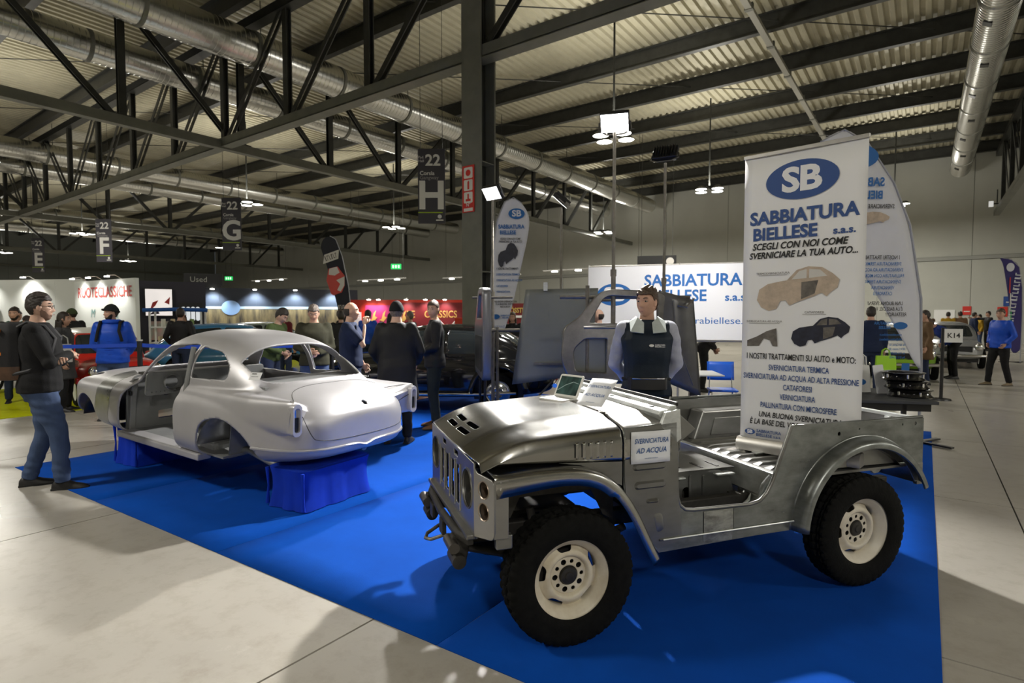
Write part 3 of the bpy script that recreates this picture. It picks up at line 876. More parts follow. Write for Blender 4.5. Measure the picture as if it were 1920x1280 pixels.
# --- grille: centre plate, angled corners with lamp holes, side returns
gr = thing('grille_panel', None, None); gr.parent = tub
zt, zb_ = .925, .555
cen = rpoly([(-.535, zb_, .0), (.535, zb_), (.535, zt - .005), (-.535, zt - .005)])
slots = [rpoly([(y - .043, .62, .012), (y + .043, .62, .012), (y + .043, .835, .012), (y - .043, .835, .012)], 3) for y in (-.20, -.075, .05 + .025, .20)]
slots += [rpoly([(y - .05, .870, .01), (y + .05, .870, .01), (y + .05, .905, .01), (y - .05, .905, .01)], 3) for y in (-.15, .15)]
plate('grille_plate', cen, slots + [ell(.098, .098, 36, y, .765) for y in (-.405, .405)], TX(2.392), .006, M_grey, gr, bev=.003)
for y in (-.405, .405):
    MB().lathe([(.106, .0), (.102, .012), (.096, .010), (.094, -.02), (.092, -.09)], n=36, axis='x', T=Matrix.Translation((2.392, y, .765))).build('headlamp_bucket', M_raw2, gr, smooth=50)
    MB().lathe([(.001, -.09), (.092, -.088)], n=24, axis='x', T=Matrix.Translation((2.392, y, .765))).build('headlamp_back', M_black, gr)
    MB().tube([(2.36, y - .07, .72), (2.36, y + .05, .82)], .006, n=6).build('lamp_wire', M_steel, gr)
for (a, b) in ((-.26, -.258), (-.1375, -.1365), (-.001, .001), (.1365, .1375), (.258, .26)):
    MB().tube([(2.399, (a + b) / 2, z) for z in (.60, .72, .85)], .007, n=6).build('grille_bar', M_raw, gr, smooth=60)
for s in (1, -1):
    c0 = Vector((2.392, .532 * s, 0)); c1 = Vector((2.338, .688 * s, 0)); d = (c1 - c0).normalized(); Lc = (c1 - c0).length; nx_ = Vector((d.y, -d.x, 0)) * s
    T = Matrix(((d.x, 0, nx_.x, c0.x), (d.y, 0, nx_.y, c0.y), (0, 1, 0, 0), (0, 0, 0, 1)))
    plate('grille_corner', rpoly([(0, zb_ + .01), (Lc, zb_ + .035, .035), (Lc, .868, .03), (.03, .878, .0), (0, .90)]), [ell(.040, .042, 24, .082, .81), ell(.040, .042, 24, .082, .705)], T, .006, M_grey, gr, bev=.003)
    for z in (.81, .705):
        T2 = T @ Matrix.Translation((.082, z, 0))
        MB().lathe([(.046, .002), (.043, .009), (.039, .006), (.037, -.045)], n=24, T=T2).build('side_lamp_ring', mat('copper_tinted_steel', (.45, .36, .29), .35, metal=.9), gr, smooth=50)
        MB().lathe([(.001, -.04), (.038, -.04)], n=18, T=T2).build('side_lamp_back', M_under, gr)
    MB().b2((2.27, min(.684 * s, .690 * s), .595), (2.34, max(.684 * s, .690 * s), .872)).build('grille_side_return', M_grey, gr, bevel=.002)
    MB().b2((2.24, min(.62 * s, .66 * s), .53), (2.32, max(.62 * s, .66 * s), .60)).build('lower_bracket', M_raw2, gr, bevel=.006)
MB().b2((2.37, -.52, .54), (2.43, .52, .565)).build('grille_lower_lip', M_raw2, gr, bevel=.006)
MB().b2((1.75, -.30, .56), (2.30, .30, .58)).build('engine_bay_floor', M_under, tub)
# --- tailgate and tail corners
plate('tailgate', rpoly([(-.57, .70, .02), (.57, .70, .02), (.57, .975, .01), (-.57, .975, .01)]), [], TX(-.535), .008, M_raw2, tub)
plate('rear_apron', rpoly([(-.60, .56), (.60, .56), (.60, .70), (-.60, .70)]), [], TX(-.54), .006, M_quart, tub)
MB().b2((-.56, -.57, .96), (-.53, .57, .985)).build('tailgate_capping', M_galv, tub, bevel=.004)
for y in (-.40, -.02, .36): MB().b2((-.532, y, .74), (-.515, y + .035, .96)).build('tailgate_stiffener', M_galv, tub, bevel=.003)
for s in (1, -1):
    MB().b2((-.55, min(.58 * s, .606 * s), .56), (-.50, max(.58 * s, .606 * s), .70)).build('tail_corner', M_raw2, tub, bevel=.004)
    MB().lathe([(.001, 0), (.05, 0), (.055, -.01)], n=20, axis='y', T=Matrix.Translation((-.33, .46 * s, .66))).build('fuel_neck_cover', M_galv, tub, smooth=40)
# --- chassis
ch = thing('chassis', None, None); ch.parent = jp
for s in (1, -1):
    MB().b2((-.60, .30 * s - .03, .44), (2.44, .30 * s + .03, .53)).build('frame_rail', M_under, ch, bevel=.008)
    MB().tube([(1.93 - .46, .36 * s, .44), (1.7, .36 * s, .37), (1.93, .36 * s, .345), (2.15, .36 * s, .37), (2.42, .36 * s, .45)], .022, n=8).build('leaf_spring', M_under, ch, smooth=60)
    MB().tube([(-.5, .40 * s, .47), (-.25, .40 * s, .40), (0, .40 * s, .37), (.25, .40 * s, .40), (.5, .40 * s, .46)], .022, n=8).build('leaf_spring', M_under, ch, smooth=60)
    # front horn: bracket with spring eye and shackle
    MB().prism([(2.38, .50), (2.47, .52), (2.485, .44), (2.46, .375), (2.40, .375), (2.385, .44)], .33 * s, .39 * s, axis='y').build('spring_hanger', M_under, ch, bevel=.006)
    MB().cyl((2.445, .30 * s, .395), (2.445, .43 * s, .395), .036, n=18).build('spring_eye', M_under, ch, smooth=40)
    MB().cyl((2.475, .30 * s, .475), (2.475, .445 * s, .475), .028, n=18).build('shackle_bush', mat('dull_steel_bush', (.12, .11, .10), .45, metal=.8), ch, smooth=40)
    MB().cyl((2.05, .38 * s, .62), (2.00, .40 * s, .36), .022, n=10).build('shock_absorber', M_under, ch, smooth=40)
m = MB(); m.loft([[(x_ + dx, y, z) for dx, z in ((0, .505), (.03, .505), (.03, .530), (.015, .545), (0, .545))] for y, x_ in ((-.50, 2.39), (-.38, 2.425), (0, 2.44), (.38, 2.425), (.50, 2.39))]); m.build('front_cross_member', M_under, ch, bevel=.004)
for y in (-.18, .10): MB().b2((2.45, y - .04, .43), (2.475, y + .04, .51)).build('number_plate_bracket', M_under, ch, bevel=.004)
MB().tube([(2.45, .13, .43), (2.53, .10, .40), (2.55, .05, .392), (2.53, .0, .40), (2.45, -.03, .43)], .010, n=8).build('tow_loop', M_steel, ch, smooth=60)
for x in (0, 1.93):
    MB().cyl((x, -.52, .336), (x, .52, .336), .04, n=14).ball((x, -.1, .336), (.11, .12, .12)).build('axle', M_under, ch, smooth=40)
for x in (-.5, .62, 1.4, 2.2): MB().b2((x - .03, -.30, .45), (x + .03, .30, .52)).build('cross_member', M_under, ch)
MB().b2((.55, -.18, .34), (1.25, .16, .56)).build('gearbox', M_under, ch, bevel=.05)
wheel(jp, (0, .585, .336), .4, M_rimw); wheel(jp, (0, -.585, .336), 1.0, M_rimw, -1)
wheel(jp, (1.93, .600, .336), .15, M_rim, 1, R(-1)); wheel(jp, (1.93, -.600, .336), .9, M_rim, -1, R(-1))

# ---------------- things lying on the off-roader
M_paper = mat('white_paper', (.78, .79, .82), .7); M_ink = mat('blue_ink', (.02, .09, .28), .6)
def on_jeep(x, y, z):
    c, s = math.cos(JH), math.sin(JH); return (-.80 + c * x - s * y, 4.36 + s * x + c * y, z + .009)
def sheet(label, w_, h, loc, M3):
    r = thing('paper_sheet', label, 'sheet', loc, 0, 'paper treatment notices')
    r.rotation_euler = M3
    m = MB(); n = 6; rows = []
    for j in range(n + 1):
        rows.append([(w_ * (i / n - .5), -.004 * math.sin(PI * i / n) - .006 * (j / n - .5)**2, h * j / n) for i in range(n + 1)])
    m.loft(rows, closed=False); m.build('sheet', M_paper, r, smooth=180, solid=.0008)
    text('SVERNICIATURA', .037 * w_ / .24, r, M_ink, (0, -.0075, h * .70), shear=.25, bold=.012, sx=.76)
    text('AD ACQUA', .039 * w_ / .24, r, M_ink, (0, -.0075, h * .40), shear=.25, bold=.012, sx=.9)
    text('www.sabbiaturabiellese.it', .008 * w_ / .24, r, M_ink, (0, -.0075, h * .16), bold=.01)
    return r
sheet('white notice reading SVERNICIATURA AD ACQUA taped to the off-roader side panel', .235, .168, on_jeep(1.463, .616, .868), (0, 0, JH + PI))
sheet('white notice reading SVERNICIATURA AD ACQUA standing on the off-roader hood', .185, .235, on_jeep(1.60, .15, 1.094), (R(-50), R(0), JH + R(118)))
o = MB().b2((-.075, -.05, 0), (.075, .05, .001)).build('paper_slip', M_paper); o.location = on_jeep(1.95, -.02, 1.0845); o.rotation_euler = (0, R(2.5), JH + R(8))
tag(o, 'small white paper slip lying flat on the off-roader hood', 'paper')
lp = thing('laptop', 'small white laptop showing a car photo on the off-roader hood', 'laptop', on_jeep(1.66, -.16, 1.097), JH + R(112)); lp.scale = (.82, .82, .82)
lp['label'] = 'small white laptop showing a car photo on the off-roader hood'
M_lw = mat('laptop_white_shell', (.78, .77, .72), .4)
MB().prism(rrect(.25, .17, .015), 0, .016).build('base', M_lw, lp, bevel=.003)
MB().b2((-.105, -.035, .0162), (.105, .07, .0172)).build('keyboard', mat('key_grey', (.55, .55, .52), .5), lp)
ld = thing('lid', None, None); ld.parent = lp; ld.location = (0, .08, .016); ld.rotation_euler = (R(-28), 0, 0)
MB().prism(rrect(.25, .19, .015, cy=.097), 0, .012, axis='y').build('lid_shell', M_lw, ld, bevel=.003)
def screen_mat():
    m = mat('laptop_screen_photo', (.012, .018, .02), .15, emit=.06, col2=(.06, .13, .12), nscale=14, detail=1.5, stretch=(1, 1, .5))
    return m
MB().b2((-.108, -.0015, .02), (.108, 0, .175)).build('screen', screen_mat(), ld)
m = MB(); m.tube([(-.10, -.003, .05), (-.03, -.003, .10), (.04, -.003, .13), (.10, -.003, .12)], .003, n=5); m.build('pictured_wheel', mat('screen_line', (.3, .4, .4), .4, emit=.05), ld)
lt = thing('hood_latch', 'small dark wire latch lying at the rear edge of the hood', 'latch', on_jeep(1.62, .36, 1.092), JH)
MB().tube([(-.03, -.06, .004), (.0, -.03, .012), (.01, 0, .008), (-.01, .03, .014), (.0, .06, .006)], .004, n=6).build('wire', M_steel, lt)
MB().b2((-.012, -.02, 0), (.012, .02, .012)).build('catch', M_under, lt, bevel=.003)
o = MB().prism(rpoly([(-.05, -.03, .01), (.05, -.03, .01), (.06, .03, .01), (-.03, .03, .01)]), 0, .006).build('metal_shim', M_galv); o.location = on_jeep(.30, .10, .711); o.rotation_euler.z = 1.1
tag(o, 'small pale metal plate lying on the ribbed off-roader bed', 'metal plate')
# ================================================================== CAR SHELLS (implicit section + cabin, sampled by rays from the spine)
def smin(a, b, k):
    h = np.clip(.5 + .5 * (b - a) / k, 0, 1); return b * (1 - h) + a * h - k * h * (1 - h)
class Shell:
    def __init__(s, **k): s.__dict__.update(k)
    def low(s, x, y, z):
        xm, hl = (s.xf + s.xr) / 2, (s.xf - s.xr) / 2
        q = np.clip(np.abs((x - xm) / hl), 0, 1.5)
        ew = np.maximum(1 - q**s.pw, 1e-6)**(1 / s.pw); eh = np.maximum(1 - q**s.ph, 1e-6)**(1 / s.ph)
        wd = s.W * ew * spl(x, *s.wid)
        top = (spl(x, *s.top) - s.zc) * eh; bot = (s.zc - spl(x, *s.bot)) * eh
        v = np.where(z > s.zc, (z - s.zc) / np.maximum(top, 1e-4), (s.zc - z) / np.maximum(bot, 1e-4))
        n = np.where(z > s.zc, s.nu, s.nl)
        g = (np.minimum(np.abs(y) / np.maximum(wd, 1e-4), 30)**n + np.minimum(v, 30)**n)**(1 / n) - 1
        return np.where(q >= 1, np.maximum(g, q - 1 + .2), g)
    def cabin(s, x, y, z):
        top = spl(x, *s.roof) - s.cz
        wd = spl(x, *s.cw)
        v = np.where(z > s.cz, (z - s.cz) / np.maximum(top, .02), (s.cz - z) / .15)
        g = ((np.abs(y) / np.maximum(wd, .02))**s.cn + v**s.cn)**(1 / s.cn) - 1
        return np.where((top < .02) | (x > s.roof[0][-1]) | (x < s.roof[0][0]), 5., g)
    def F(s, x, y, z):
        r = smin(s.low(x, y, z), s.cabin(x, y, z), s.k)
        if getattr(s, 'fin', None): r = smin(r, s.fin(x, y, z), s.kf)
        return r
    def cast(s, o, d, lo=0., hi=2.5, inside_first=True):
        """o, d arrays (n,3). inside_first: march from inside outward to the surface"""
        o = np.asarray(o, float); d = np.asarray(d, float); n = len(o)
        ts = np.linspace(lo, hi, 90); best = np.full(n, np.nan)
        val = np.array([s.F(*(o + d * t).T) for t in ts])
        ins = val < 0
        if inside_first: idx = np.where(ins.any(0), ins.shape[0] - 1 - np.argmax(ins[::-1], 0), 0)     # last inside sample
        else: idx = np.clip(np.argmax(ins, 0) - 1, 0, None)
        a = ts[idx]; b = ts[np.minimum(idx + 1, len(ts) - 1)]
        for _ in range(22):
            m = (a + b) / 2; f = s.F(*(o + d * m[:, None]).T) < 0
            if inside_first: a = np.where(f, m, a); b = np.where(f, b, m)
            else: b = np.where(f, m, b); a = np.where(f, a, m)
        return o + d * ((a + b) / 2)[:, None]
    def grid(s, nx=120, nt=120, nc=34, ends=(.55, .45)):
        a, b = s.xr + ends[0], s.xf - ends[1]
        th = np.linspace(0, 2 * PI, nt, endpoint=False)
        # denser angles near nothing special: uniform
        O = []; D = []
        for i in range(nc, 0, -1):
            ph = (PI / 2) * (i / nc) * .999
            O.append([(a, 0, s.zc)] * nt); D.append([(-math.sin(ph), math.cos(ph) * math.cos(t), math.cos(ph) * math.sin(t)) for t in th])
        for x in np.linspace(a, b, nx):
            O.append([(x, 0, s.zc)] * nt); D.append([(0, math.cos(t), math.sin(t)) for t in th])
        for i in range(1, nc + 1):
            ph = (PI / 2) * (i / nc) * .999
            O.append([(b, 0, s.zc)] * nt); D.append([(math.sin(ph), math.cos(ph) * math.cos(t), math.cos(ph) * math.sin(t)) for t in th])
        rows = len(O)
        V = s.cast(np.array(O).reshape(-1, 3), np.array(D).reshape(-1, 3))
        Fs = [(i * nt + k, i * nt + (k + 1) % nt, (i + 1) * nt + (k + 1) % nt, (i + 1) * nt + k) for i in range(rows - 1) for k in range(nt)]
        return V, Fs
def poly_sd(P_, poly):
    """signed distance (negative inside) of 2-D points to a polygon"""
    poly = np.asarray(poly, float); n = len(poly); d = np.full(len(P_), 1e9); ins = np.zeros(len(P_), bool)
    for i in range(n):
        a, b = poly[i], poly[(i + 1) % n]; e = b - a
        w_ = P_ - a; t = np.clip((w_ @ e) / max(e @ e, 1e-12), 0, 1)
        d = np.minimum(d, np.hypot(*(w_ - t[:, None] * e).T))
        c = ((a[1] > P_[:, 1]) != (b[1] > P_[:, 1])) & (P_[:, 0] < (b[0] - a[0]) * (P_[:, 1] - a[1]) / (b[1] - a[1] + 1e-12) + a[0])
        ins ^= c
    return np.where(ins, -d, d)
def hole_side(poly, sgn, ymin=.2):
    return lambda V: np.where(V[:, 1] * sgn > ymin, poly_sd(V[:, [0, 2]], poly), 1.)
def hole_end(poly, cond):
    return lambda V: np.where(cond(V), poly_sd(V[:, [1, 2]], poly), 1.)
def bezp(pts, n=6, closed=True):
    """smooth closed curve through points (Catmull-Rom)"""
    o = []; m = len(pts); p = [np.array(q, float) for q in pts]
    for i in range(m):
        a, b, c, d = p[i - 1], p[i], p[(i + 1) % m], p[(i + 2) % m]
        for k in range(n):
            t = k / n; o.append(tuple(.5 * (2 * b + (c - a) * t + (2 * a - 5 * b + 4 * c - d) * t * t + (3 * b - a - 3 * c + d) * t**3)))
    return o

# ---------------- silver coupe shell on blue draped stands
M_silver = mat('satin_silver_primer', (.45, .44, .455), .40, metal=.4, noise=.05, nscale=3, rvar=.05)
M_bare = mat('bare_steel_patch', (.36, .365, .36), .34, metal=.85, col2=(.24, .245, .24), nscale=6, rvar=.1)
M_inner = mat('grey_interior_primer', (.24, .245, .245), .45, metal=.35, noise=.1, nscale=4)
al = thing('coupe_body', 'bare silver vintage coupe body shell without doors or wheels on blue stands', 'car', (-5.05, 3.29, .235), R(185.6))
al.rotation_euler = (0, R(-2.5), R(184.8)); al.scale = (1.055, 1.075, 1.0)
def finf(x, y, z):
    t = np.clip((.75 - x) / 1.55, 0, 1)
    cyy = .635 + .02 * t; czz = .625 - .02 * t; hw = .07 + .03 * t - .055 * np.clip(t - .7, 0, 1) / .3; hh = .10 + .05 * t
    q = np.abs((x + .02) / .80)
    g = (np.abs((np.abs(y) - cyy) / hw)**2.4 + np.abs((z - czz) / hh)**2.6)**(1 / 2.5) - 1
    g = np.maximum(g * .35, (q - 1) * 1.5)
    return np.where(x < .76, g, 2.)
AS = Shell(xr=-.90, xf=3.06, W=.775, zc=.44, pw=5.0, ph=9, nu=2.9, nl=5.0, k=.07, kf=.05, cz=.45, cn=3.0,
           wid=([-.9, -.5, 0, .8, 1.6, 2.2, 2.7, 3.06], [.92, .98, 1.0, 1.0, .99, .99, .985, .93]),
           top=([-.9, -.75, -.5, -.25, .2, .8, 1.5, 2.0, 2.5, 2.8, 3.06], [.66, .735, .80, .835, .82, .78, .735, .71, .68, .635, .56]),
           bot=([-.9, -.5, .0, .8, 1.6, 2.4, 3.06], [.20, .15, .08, .065, .065, .10, .15]),
           roof=([-.80, -.55, -.35, -.1, .15, .45, .75, 1.0, 1.2, 1.35, 1.5, 1.65, 1.80], [.46, .70, .87, 1.06, 1.165, 1.22, 1.23, 1.215, 1.165, 1.085, .95, .78, .58]),
           cw=([-.80, -.45, -.1, .4, .9, 1.3, 1.6, 1.80], [.50, .60, .655, .68, .68, .665, .63, .52]), fin=finf)
V, Fs = AS.grid(180, 256, 44)
door = rpoly([(1.70, .12, .02), (1.655, .45, .1), (1.56, .62, .05), (1.44, .78, .08), (1.22, 1.045, .09), (.74, 1.105, .05), (.665, 1.09, .02), (.64, .81, .02), (.68, .74, .12), (.655, .12, .02)])
qwin = rpoly([(.62, 1.085, .02), (.59, .80, .02), (.095, .825, .04), (.11, .93, .06), (.30, 1.06, .10)])
win_r = rpoly([(1.50, .70, .03), (1.44, .80, .03), (1.22, 1.045, .08), (.74, 1.105, .05), (.665, 1.08, .02), (.64, .70, .02)])
qwin_r = rpoly([(.62, 1.085, .02), (.59, .76, .02), (.115, .80, .04), (.13, .93, .06), (.32, 1.055, .10)])
rearw = bezp([(-.50, .835), (-.54, .91), (-.515, 1.03), (-.40, 1.105), (0, 1.14), (.40, 1.105), (.515, 1.03), (.54, .91), (.50, .835), (.25, .838), (0, .842), (-.25, .838)])
frontw = bezp([(-.56, .82), (-.55, .98), (-.40, 1.07), (0, 1.12), (.40, 1.07), (.55, .98), (.56, .82), (.3, .80), (0, .80), (-.3, .80)])
rarch = rpoly([(.335, -.3), (.335, .22, .12), (.28, .44, .16), (.0, .535, .2), (-.26, .44, .2), (-.44, .26, .2), (-.60, -.3)])
farch = bezp([(2.42 + .305 * math.cos(R(a)), .13 + .31 * math.sin(R(a))) for a in range(0, 181, 20)] + [(2.11, -.2), (2.73, -.2)])
holes = [hole_side(door, 1), hole_side(qwin, 1), hole_side(win_r, -1), hole_side(qwin_r, -1), hole_side(rarch, 1), hole_side(rarch, -1), hole_side(farch, 1), hole_side(farch, -1),
         hole_end(rearw, lambda V: (V[:, 0] < .055) & (V[:, 2] > .8)), hole_end(frontw, lambda V: (V[:, 0] > 1.1) & (V[:, 2] > .78) & (V[:, 0] > 2.02 - .6 * V[:, 2])),
         lambda V: np.where((V[:, 0] > 2.4), np.hypot(np.abs(V[:, 1]) - .54, V[:, 2] - .56) - .085, 1.),
         lambda V: np.where(np.abs(V[:, 1]) < .52, np.where((V[:, 0] > -.55) & (V[:, 0] < 2.9), V[:, 2] - .16, 1.), 1.),
         lambda V: np.where(V[:, 0] < -.3, (np.abs(V[:, 1] + .03) / .028)**2 + (np.abs(V[:, 2] - .655) / .018)**2 - 1, 1.) * .02]
for h in holes: (V, Fs), _ = clip(V, Fs, h)
(V, Fs), (V2, F2) = clip(V, Fs, lambda V: np.where((V[:, 1] > .3) & (V[:, 2] > .02), np.maximum(np.abs(V[:, 0] - 2.0 - .03 * np.sin(V[:, 2] * 9)) - .15, V[:, 2] - .69), .5))
sh = weld(mbof(V, Fs).build('shell', M_silver, al, smooth=60, solid=.016, off=-1), .005)
weld(mbof(V2, F2).build('unpainted_fender_patch', M_bare, al, smooth=60, solid=.016, off=-1), .005)
def seam(pts, name, r=.0035, m=M_slot, c=(-.2, 0, .45), off=0.):
    c = np.array(c); d = np.array(pts) - c; d /= np.linalg.norm(d, axis=1)[:, None]
    q = AS.cast(np.tile(c, (len(d), 1)), d, 0, 1.6) + d * off
    return MB().tube([tuple(p) for p in q], r, n=6).build(name, m, al, smooth=60)
tl = bezp([(-.46, 0, .80), (-.46, .30, .79), (-.52, .45, .74), (-.72, .52, .62), (-.84, .51, .44), (-.87, .46, .40), (-.89, .25, .385), (-.9, 0, .38), (-.89, -.25, .385), (-.87, -.46, .40), (-.84, -.51, .44), (-.72, -.52, .62), (-.52, -.45, .74), (-.46, -.30, .79)], 5)
seam(tl + tl[:1], 'boot_lid_gap')
seam([(-.25 - .66 * math.sin(R(a)), .75 * math.cos(R(a)), .315 - .03 * math.exp(-((a - 90) / 5)**2)) for a in range(12, 169, 3)], 'rear_ridge', .013, M_silver, c=(-.2, 0, .30), off=.004)
for s in (1, -1):   # tail-lamp surrounds
    ring = rrect(.082, .27, .040, 6)
    inn = rrect(.052, .20, .025, 6)
    x_ = -.838
    m = MB(); m.loft([[(x_ + .06, .655 * s + a * .95, .60 + b * .97) for a, b in ring], [(x_, .655 * s + a, .60 + b) for a, b in ring], [(x_ - .012, .655 * s + a * .96, .60 + b * .98) for a, b in ring], [(x_ - .012, .655 * s + a, .60 + b) for a, b in inn], [(x_ + .03, .655 * s + a, .60 + b) for a, b in inn]], caps=False)
    m.build('tail_lamp_surround', M_silver, al, smooth=40)
    MB().b2((x_ + .008, .655 * s - .024, .505), (x_ + .014, .655 * s + .024, .62)).build('tail_lamp_cavity', M_black, al); MB().b2((x_ + .014, .655 * s - .026, .50), (x_ + .03, .655 * s + .026, .70)).build('tail_lamp_reflector', M_chrome, al)
MB().ball((-.80, -.03, .640), (.02, .03, .014)).build('boot_lock_dent', M_silver, al, smooth=60)
# interior
MB().b2((.10, -.66, .11), (1.72, .66, .13)).build('floor_pan', M_inner, al)
MB().loft([[(x, y, z) for y, z in ((-.17, .07), (-.12, .24 + .1 * (x > 1.2)), (.12, .24 + .1 * (x > 1.2)), (.17, .07))] for x in (.1, .8, 1.25, 1.68)]).build('tunnel', M_inner, al, smooth=30)
plate('bulkhead', rpoly([(-.66, .12), (.66, .12), (.68, .55, .1), (.60, .70, .05), (-.60, .70, .05), (-.68, .55, .1)]), [ell(.05, .05, 16, .3, .5), rrect(.16, .09, .02, cx=.30, cy=.25), ell(.04, .04, 14, -.3, .5)], TX(1.70), .01, M_inner, al)
plate('dashboard', rpoly([(-.64, .52, .04), (.64, .52, .04), (.62, .75, .03), (-.62, .75, .03)]), [ell(.075, .075, 22, .40, .645), ell(.055, .055, 20, .22, .655), ell(.02, .02, 12, .10, .60), rrect(.16, .07, .01, cx=-.35, cy=.63)] + [ell(.008, .008, 8, .58 - .04 * i, .55) for i in range(4)], TX(1.42), .012, M_inner, al, bev=.003)
MB().b2((1.42, -.60, .72), (1.62, .60, .745)).build('scuttle_shelf', M_slot, al)
MB().lathe([(.075, 0), (.09, -.05), (.085, -.06), (.07, -.02)], n=24, axis='x', T=Matrix.Translation((1.42, .40, .645))).build('instrument_pod', M_inner, al, smooth=40)
MB().lathe([(.055, 0), (.068, -.04), (.063, -.05), (.05, -.02)], n=24, axis='x', T=Matrix.Translation((1.42, .22, .655))).build('instrument_pod', M_inner, al, smooth=40)
MB().tube([(1.45, .36, .54), (1.30, .36, .58), (1.16, .36, .63)], .018, n=8).build('steering_column', M_slot, al, smooth=60)
MB().b2((1.14, .33, .58), (1.17, .39, .67)).build('column_clamp', M_slot, al)
MB().b2((-.32, -.56, .775), (.16, .56, .795)).build('parcel_shelf', M_inner, al)
plate('rear_seat_back', [(-.6, .10), (.6, .10), (.55, .78), (-.55, .78)], [rrect(.3, .2, .03, cx=-.25, cy=.5), rrect(.3, .2, .03, cx=.25, cy=.5)], TX(.12), .01, M_inner, al)
MB().b2((.35, .20, .07), (.75, .58, .20)).build('seat_mount', M_inner, al, bevel=.03)
MB().tube([(.62, .68, .14), (.63, .71, .5), (.615, .67, .80), (.645, .60, 1.08)], .022, n=8).build('door_pillar', M_inner, al, smooth=60)
MB().tube([(.62, -.68, .14), (.63, -.71, .5), (.615, -.67, .80), (.645, -.60, 1.08)], .022, n=8).build('door_pillar', M_inner, al, smooth=60)
MB().b2((.66, .60, .10), (1.69, .73, .135)).build('sill_top', M_silver, al, bevel=.01)
MB().b2((.34, .62, .065), (1.75, .742, .128)).build('rocker', M_silver, al, bevel=.012)
MB().prism([(1.68, .12), (1.76, .12), (1.74, .62), (1.60, .68), (1.64, .5)], .60, .66, axis='y').build('hinge_pillar', M_inner, al, bevel=.01)
MB().b2((1.62, .655, .50), (1.66, .672, .545)).build('hinge_slot', M_black, al)
for s in (1, -1):
    m = MB(); rr = arc(0, .12, .40, 12, 150, 14); m.loft([[(x, .40 * s, z), (x, .72 * s, z)] for x, z in rr], closed=False); m.build('rear_wheel_house', M_inner, al, smooth=60, solid=.008)
    m = MB(); m.prism(arc(0, .12, .40, 12, 150, 14), .39 * s, .40 * s, axis='y'); m.build('rear_wheel_house_wall', M_inner, al)
    m = MB(); rr = arc(2.40, .10, .31, 10, 170, 14); m.loft([[(x, .36 * s, z), (x, .64 * s, z)] for x, z in rr], closed=False); m.build('front_wheel_house', M_black, al, smooth=60, solid=.008)
    m = MB(); m.prism(arc(2.43, .10, .34, 0, 180, 14), .35 * s, .36 * s, axis='y'); m.build('front_wheel_house_wall', M_black, al)
    MB().tube([(-.42, .45 * s, .07), (.05, .45 * s, .16), (.5, .45 * s, .06), (1.7, .45 * s, .06)], .035, n=8).build('floor_rail', M_inner, al, smooth=60)
# small paper on the coupe shoulder
ps = thing('paper_slip', 'small white printed label propped on the coupe shoulder below the rear pillar', 'paper', (-4.70, 2.66, 1.085), R(22))
ps.rotation_euler = (R(-35), 0, R(22))
MB().b2((-.055, -.001, 0), (.055, 0, .075)).build('label_card', M_paper, ps)
MB().b2((-.042, -.002, .055), (.006, -.0012, .064)).build('printed_line', M_slot, ps); MB().b2((-.04, -.002, .03), (.03, -.0012, .034)).build('printed_line', M_slot, ps)
# draped stands
M_drape = mat('blue_drape_cloth', (.004, .035, .42), .85, noise=.12, nscale=5, spec=.2)
def stand(label, c, lx, ly, h, rz):
    r = thing('draped_stand', label, 'stand', (*c, .012), rz, 'blue draped stands')
    m = MB(); rings = []; n = 72; levels = 10
    for j in range(levels + 1):
        t = j / levels; z = h * t; fl_ = .035 * (1 - t)**2 + .03 * t**3
        ring = []
        for i in range(n):
            a = 2 * PI * i / n; ca, sa = math.cos(a), math.sin(a); p = (abs(ca)**7 + abs(sa)**7)**(-1 / 7)
            wv = .012 * math.sin(9 * a + 2) * (1 - t) + .006 * math.sin(23 * a) * (1 - t)
            ring.append(((lx / 2 + fl_ + wv) * ca * p, (ly / 2 + fl_ + wv) * sa * p, z))
        rings.append(ring)
    m.loft(rings); m.build('drape', M_drape, r, smooth=50)
    MB().b2((-lx / 2 + .02, -ly / 2 + .02, h), (lx / 2 - .02, ly / 2 - .02, h + .004)).build('top_board', M_drape, r)
    for sx_ in (-1, 1):
        MB().tube([(sx_ * (lx / 2 + .012), -ly / 2 - .02, .01), (sx_ * (lx / 2 + .006), -ly / 2 - .012, h * .5), (sx_ * (lx / 2 + .01), -ly / 2 - .02, h - .01)], [.018, .008, .016], n=7).build('corner_fold', M_drape, r, smooth=60)
    return r
stand('blue draped stand under the tail of the silver coupe', (-4.38, 3.10), .44, .74, .335, R(5))
stand('blue draped stand under the nose of the silver coupe', (-7.10, 2.95), .42, .86, .425, R(5))
# ================================================================== STAND FURNITURE: banners, flags, lights, racks, tables
M_navy = mat('print_navy_blue', (.035, .085, .27), .6); M_blue = mat('print_bright_blue', (.012, .13, .42), .6); M_prblk = mat('print_black', (.015, .015, .016), .6)
M_vinyl = mat('white_banner_vinyl', (.84, .84, .86), .55); M_fab = mat('white_flag_fabric', (.70, .71, .78), .8, noise=.03, nscale=4)
M_alu = mat('brushed_aluminium', (.62, .60, .57), .35, metal=.8, noise=.08, nscale=10)
M_tan = mat('print_tan', (.50, .40, .31), .6, noise=.2, nscale=14); M_pdark = mat('print_dark_blue_black', (.02, .022, .04), .4, noise=.4, nscale=20); M_pgrey = mat('print_grey_brown', (.14, .125, .11), .5, noise=.4, nscale=18); M_glassp = mat('print_pale', (.62, .60, .57), .6)
def logo(parent, x, z, w_, y, m, m2, h=None):
    h = h or w_ * .54
    MB().prism(ell(w_ / 2, h / 2, 48, x, z), y - .0008, y, axis='y').build('logo_oval', m, parent)
    text('SB', h * .86, parent, m2, (x, y - .0016, z - h * .01), bold=.035, sx=1.12, sp=.95)
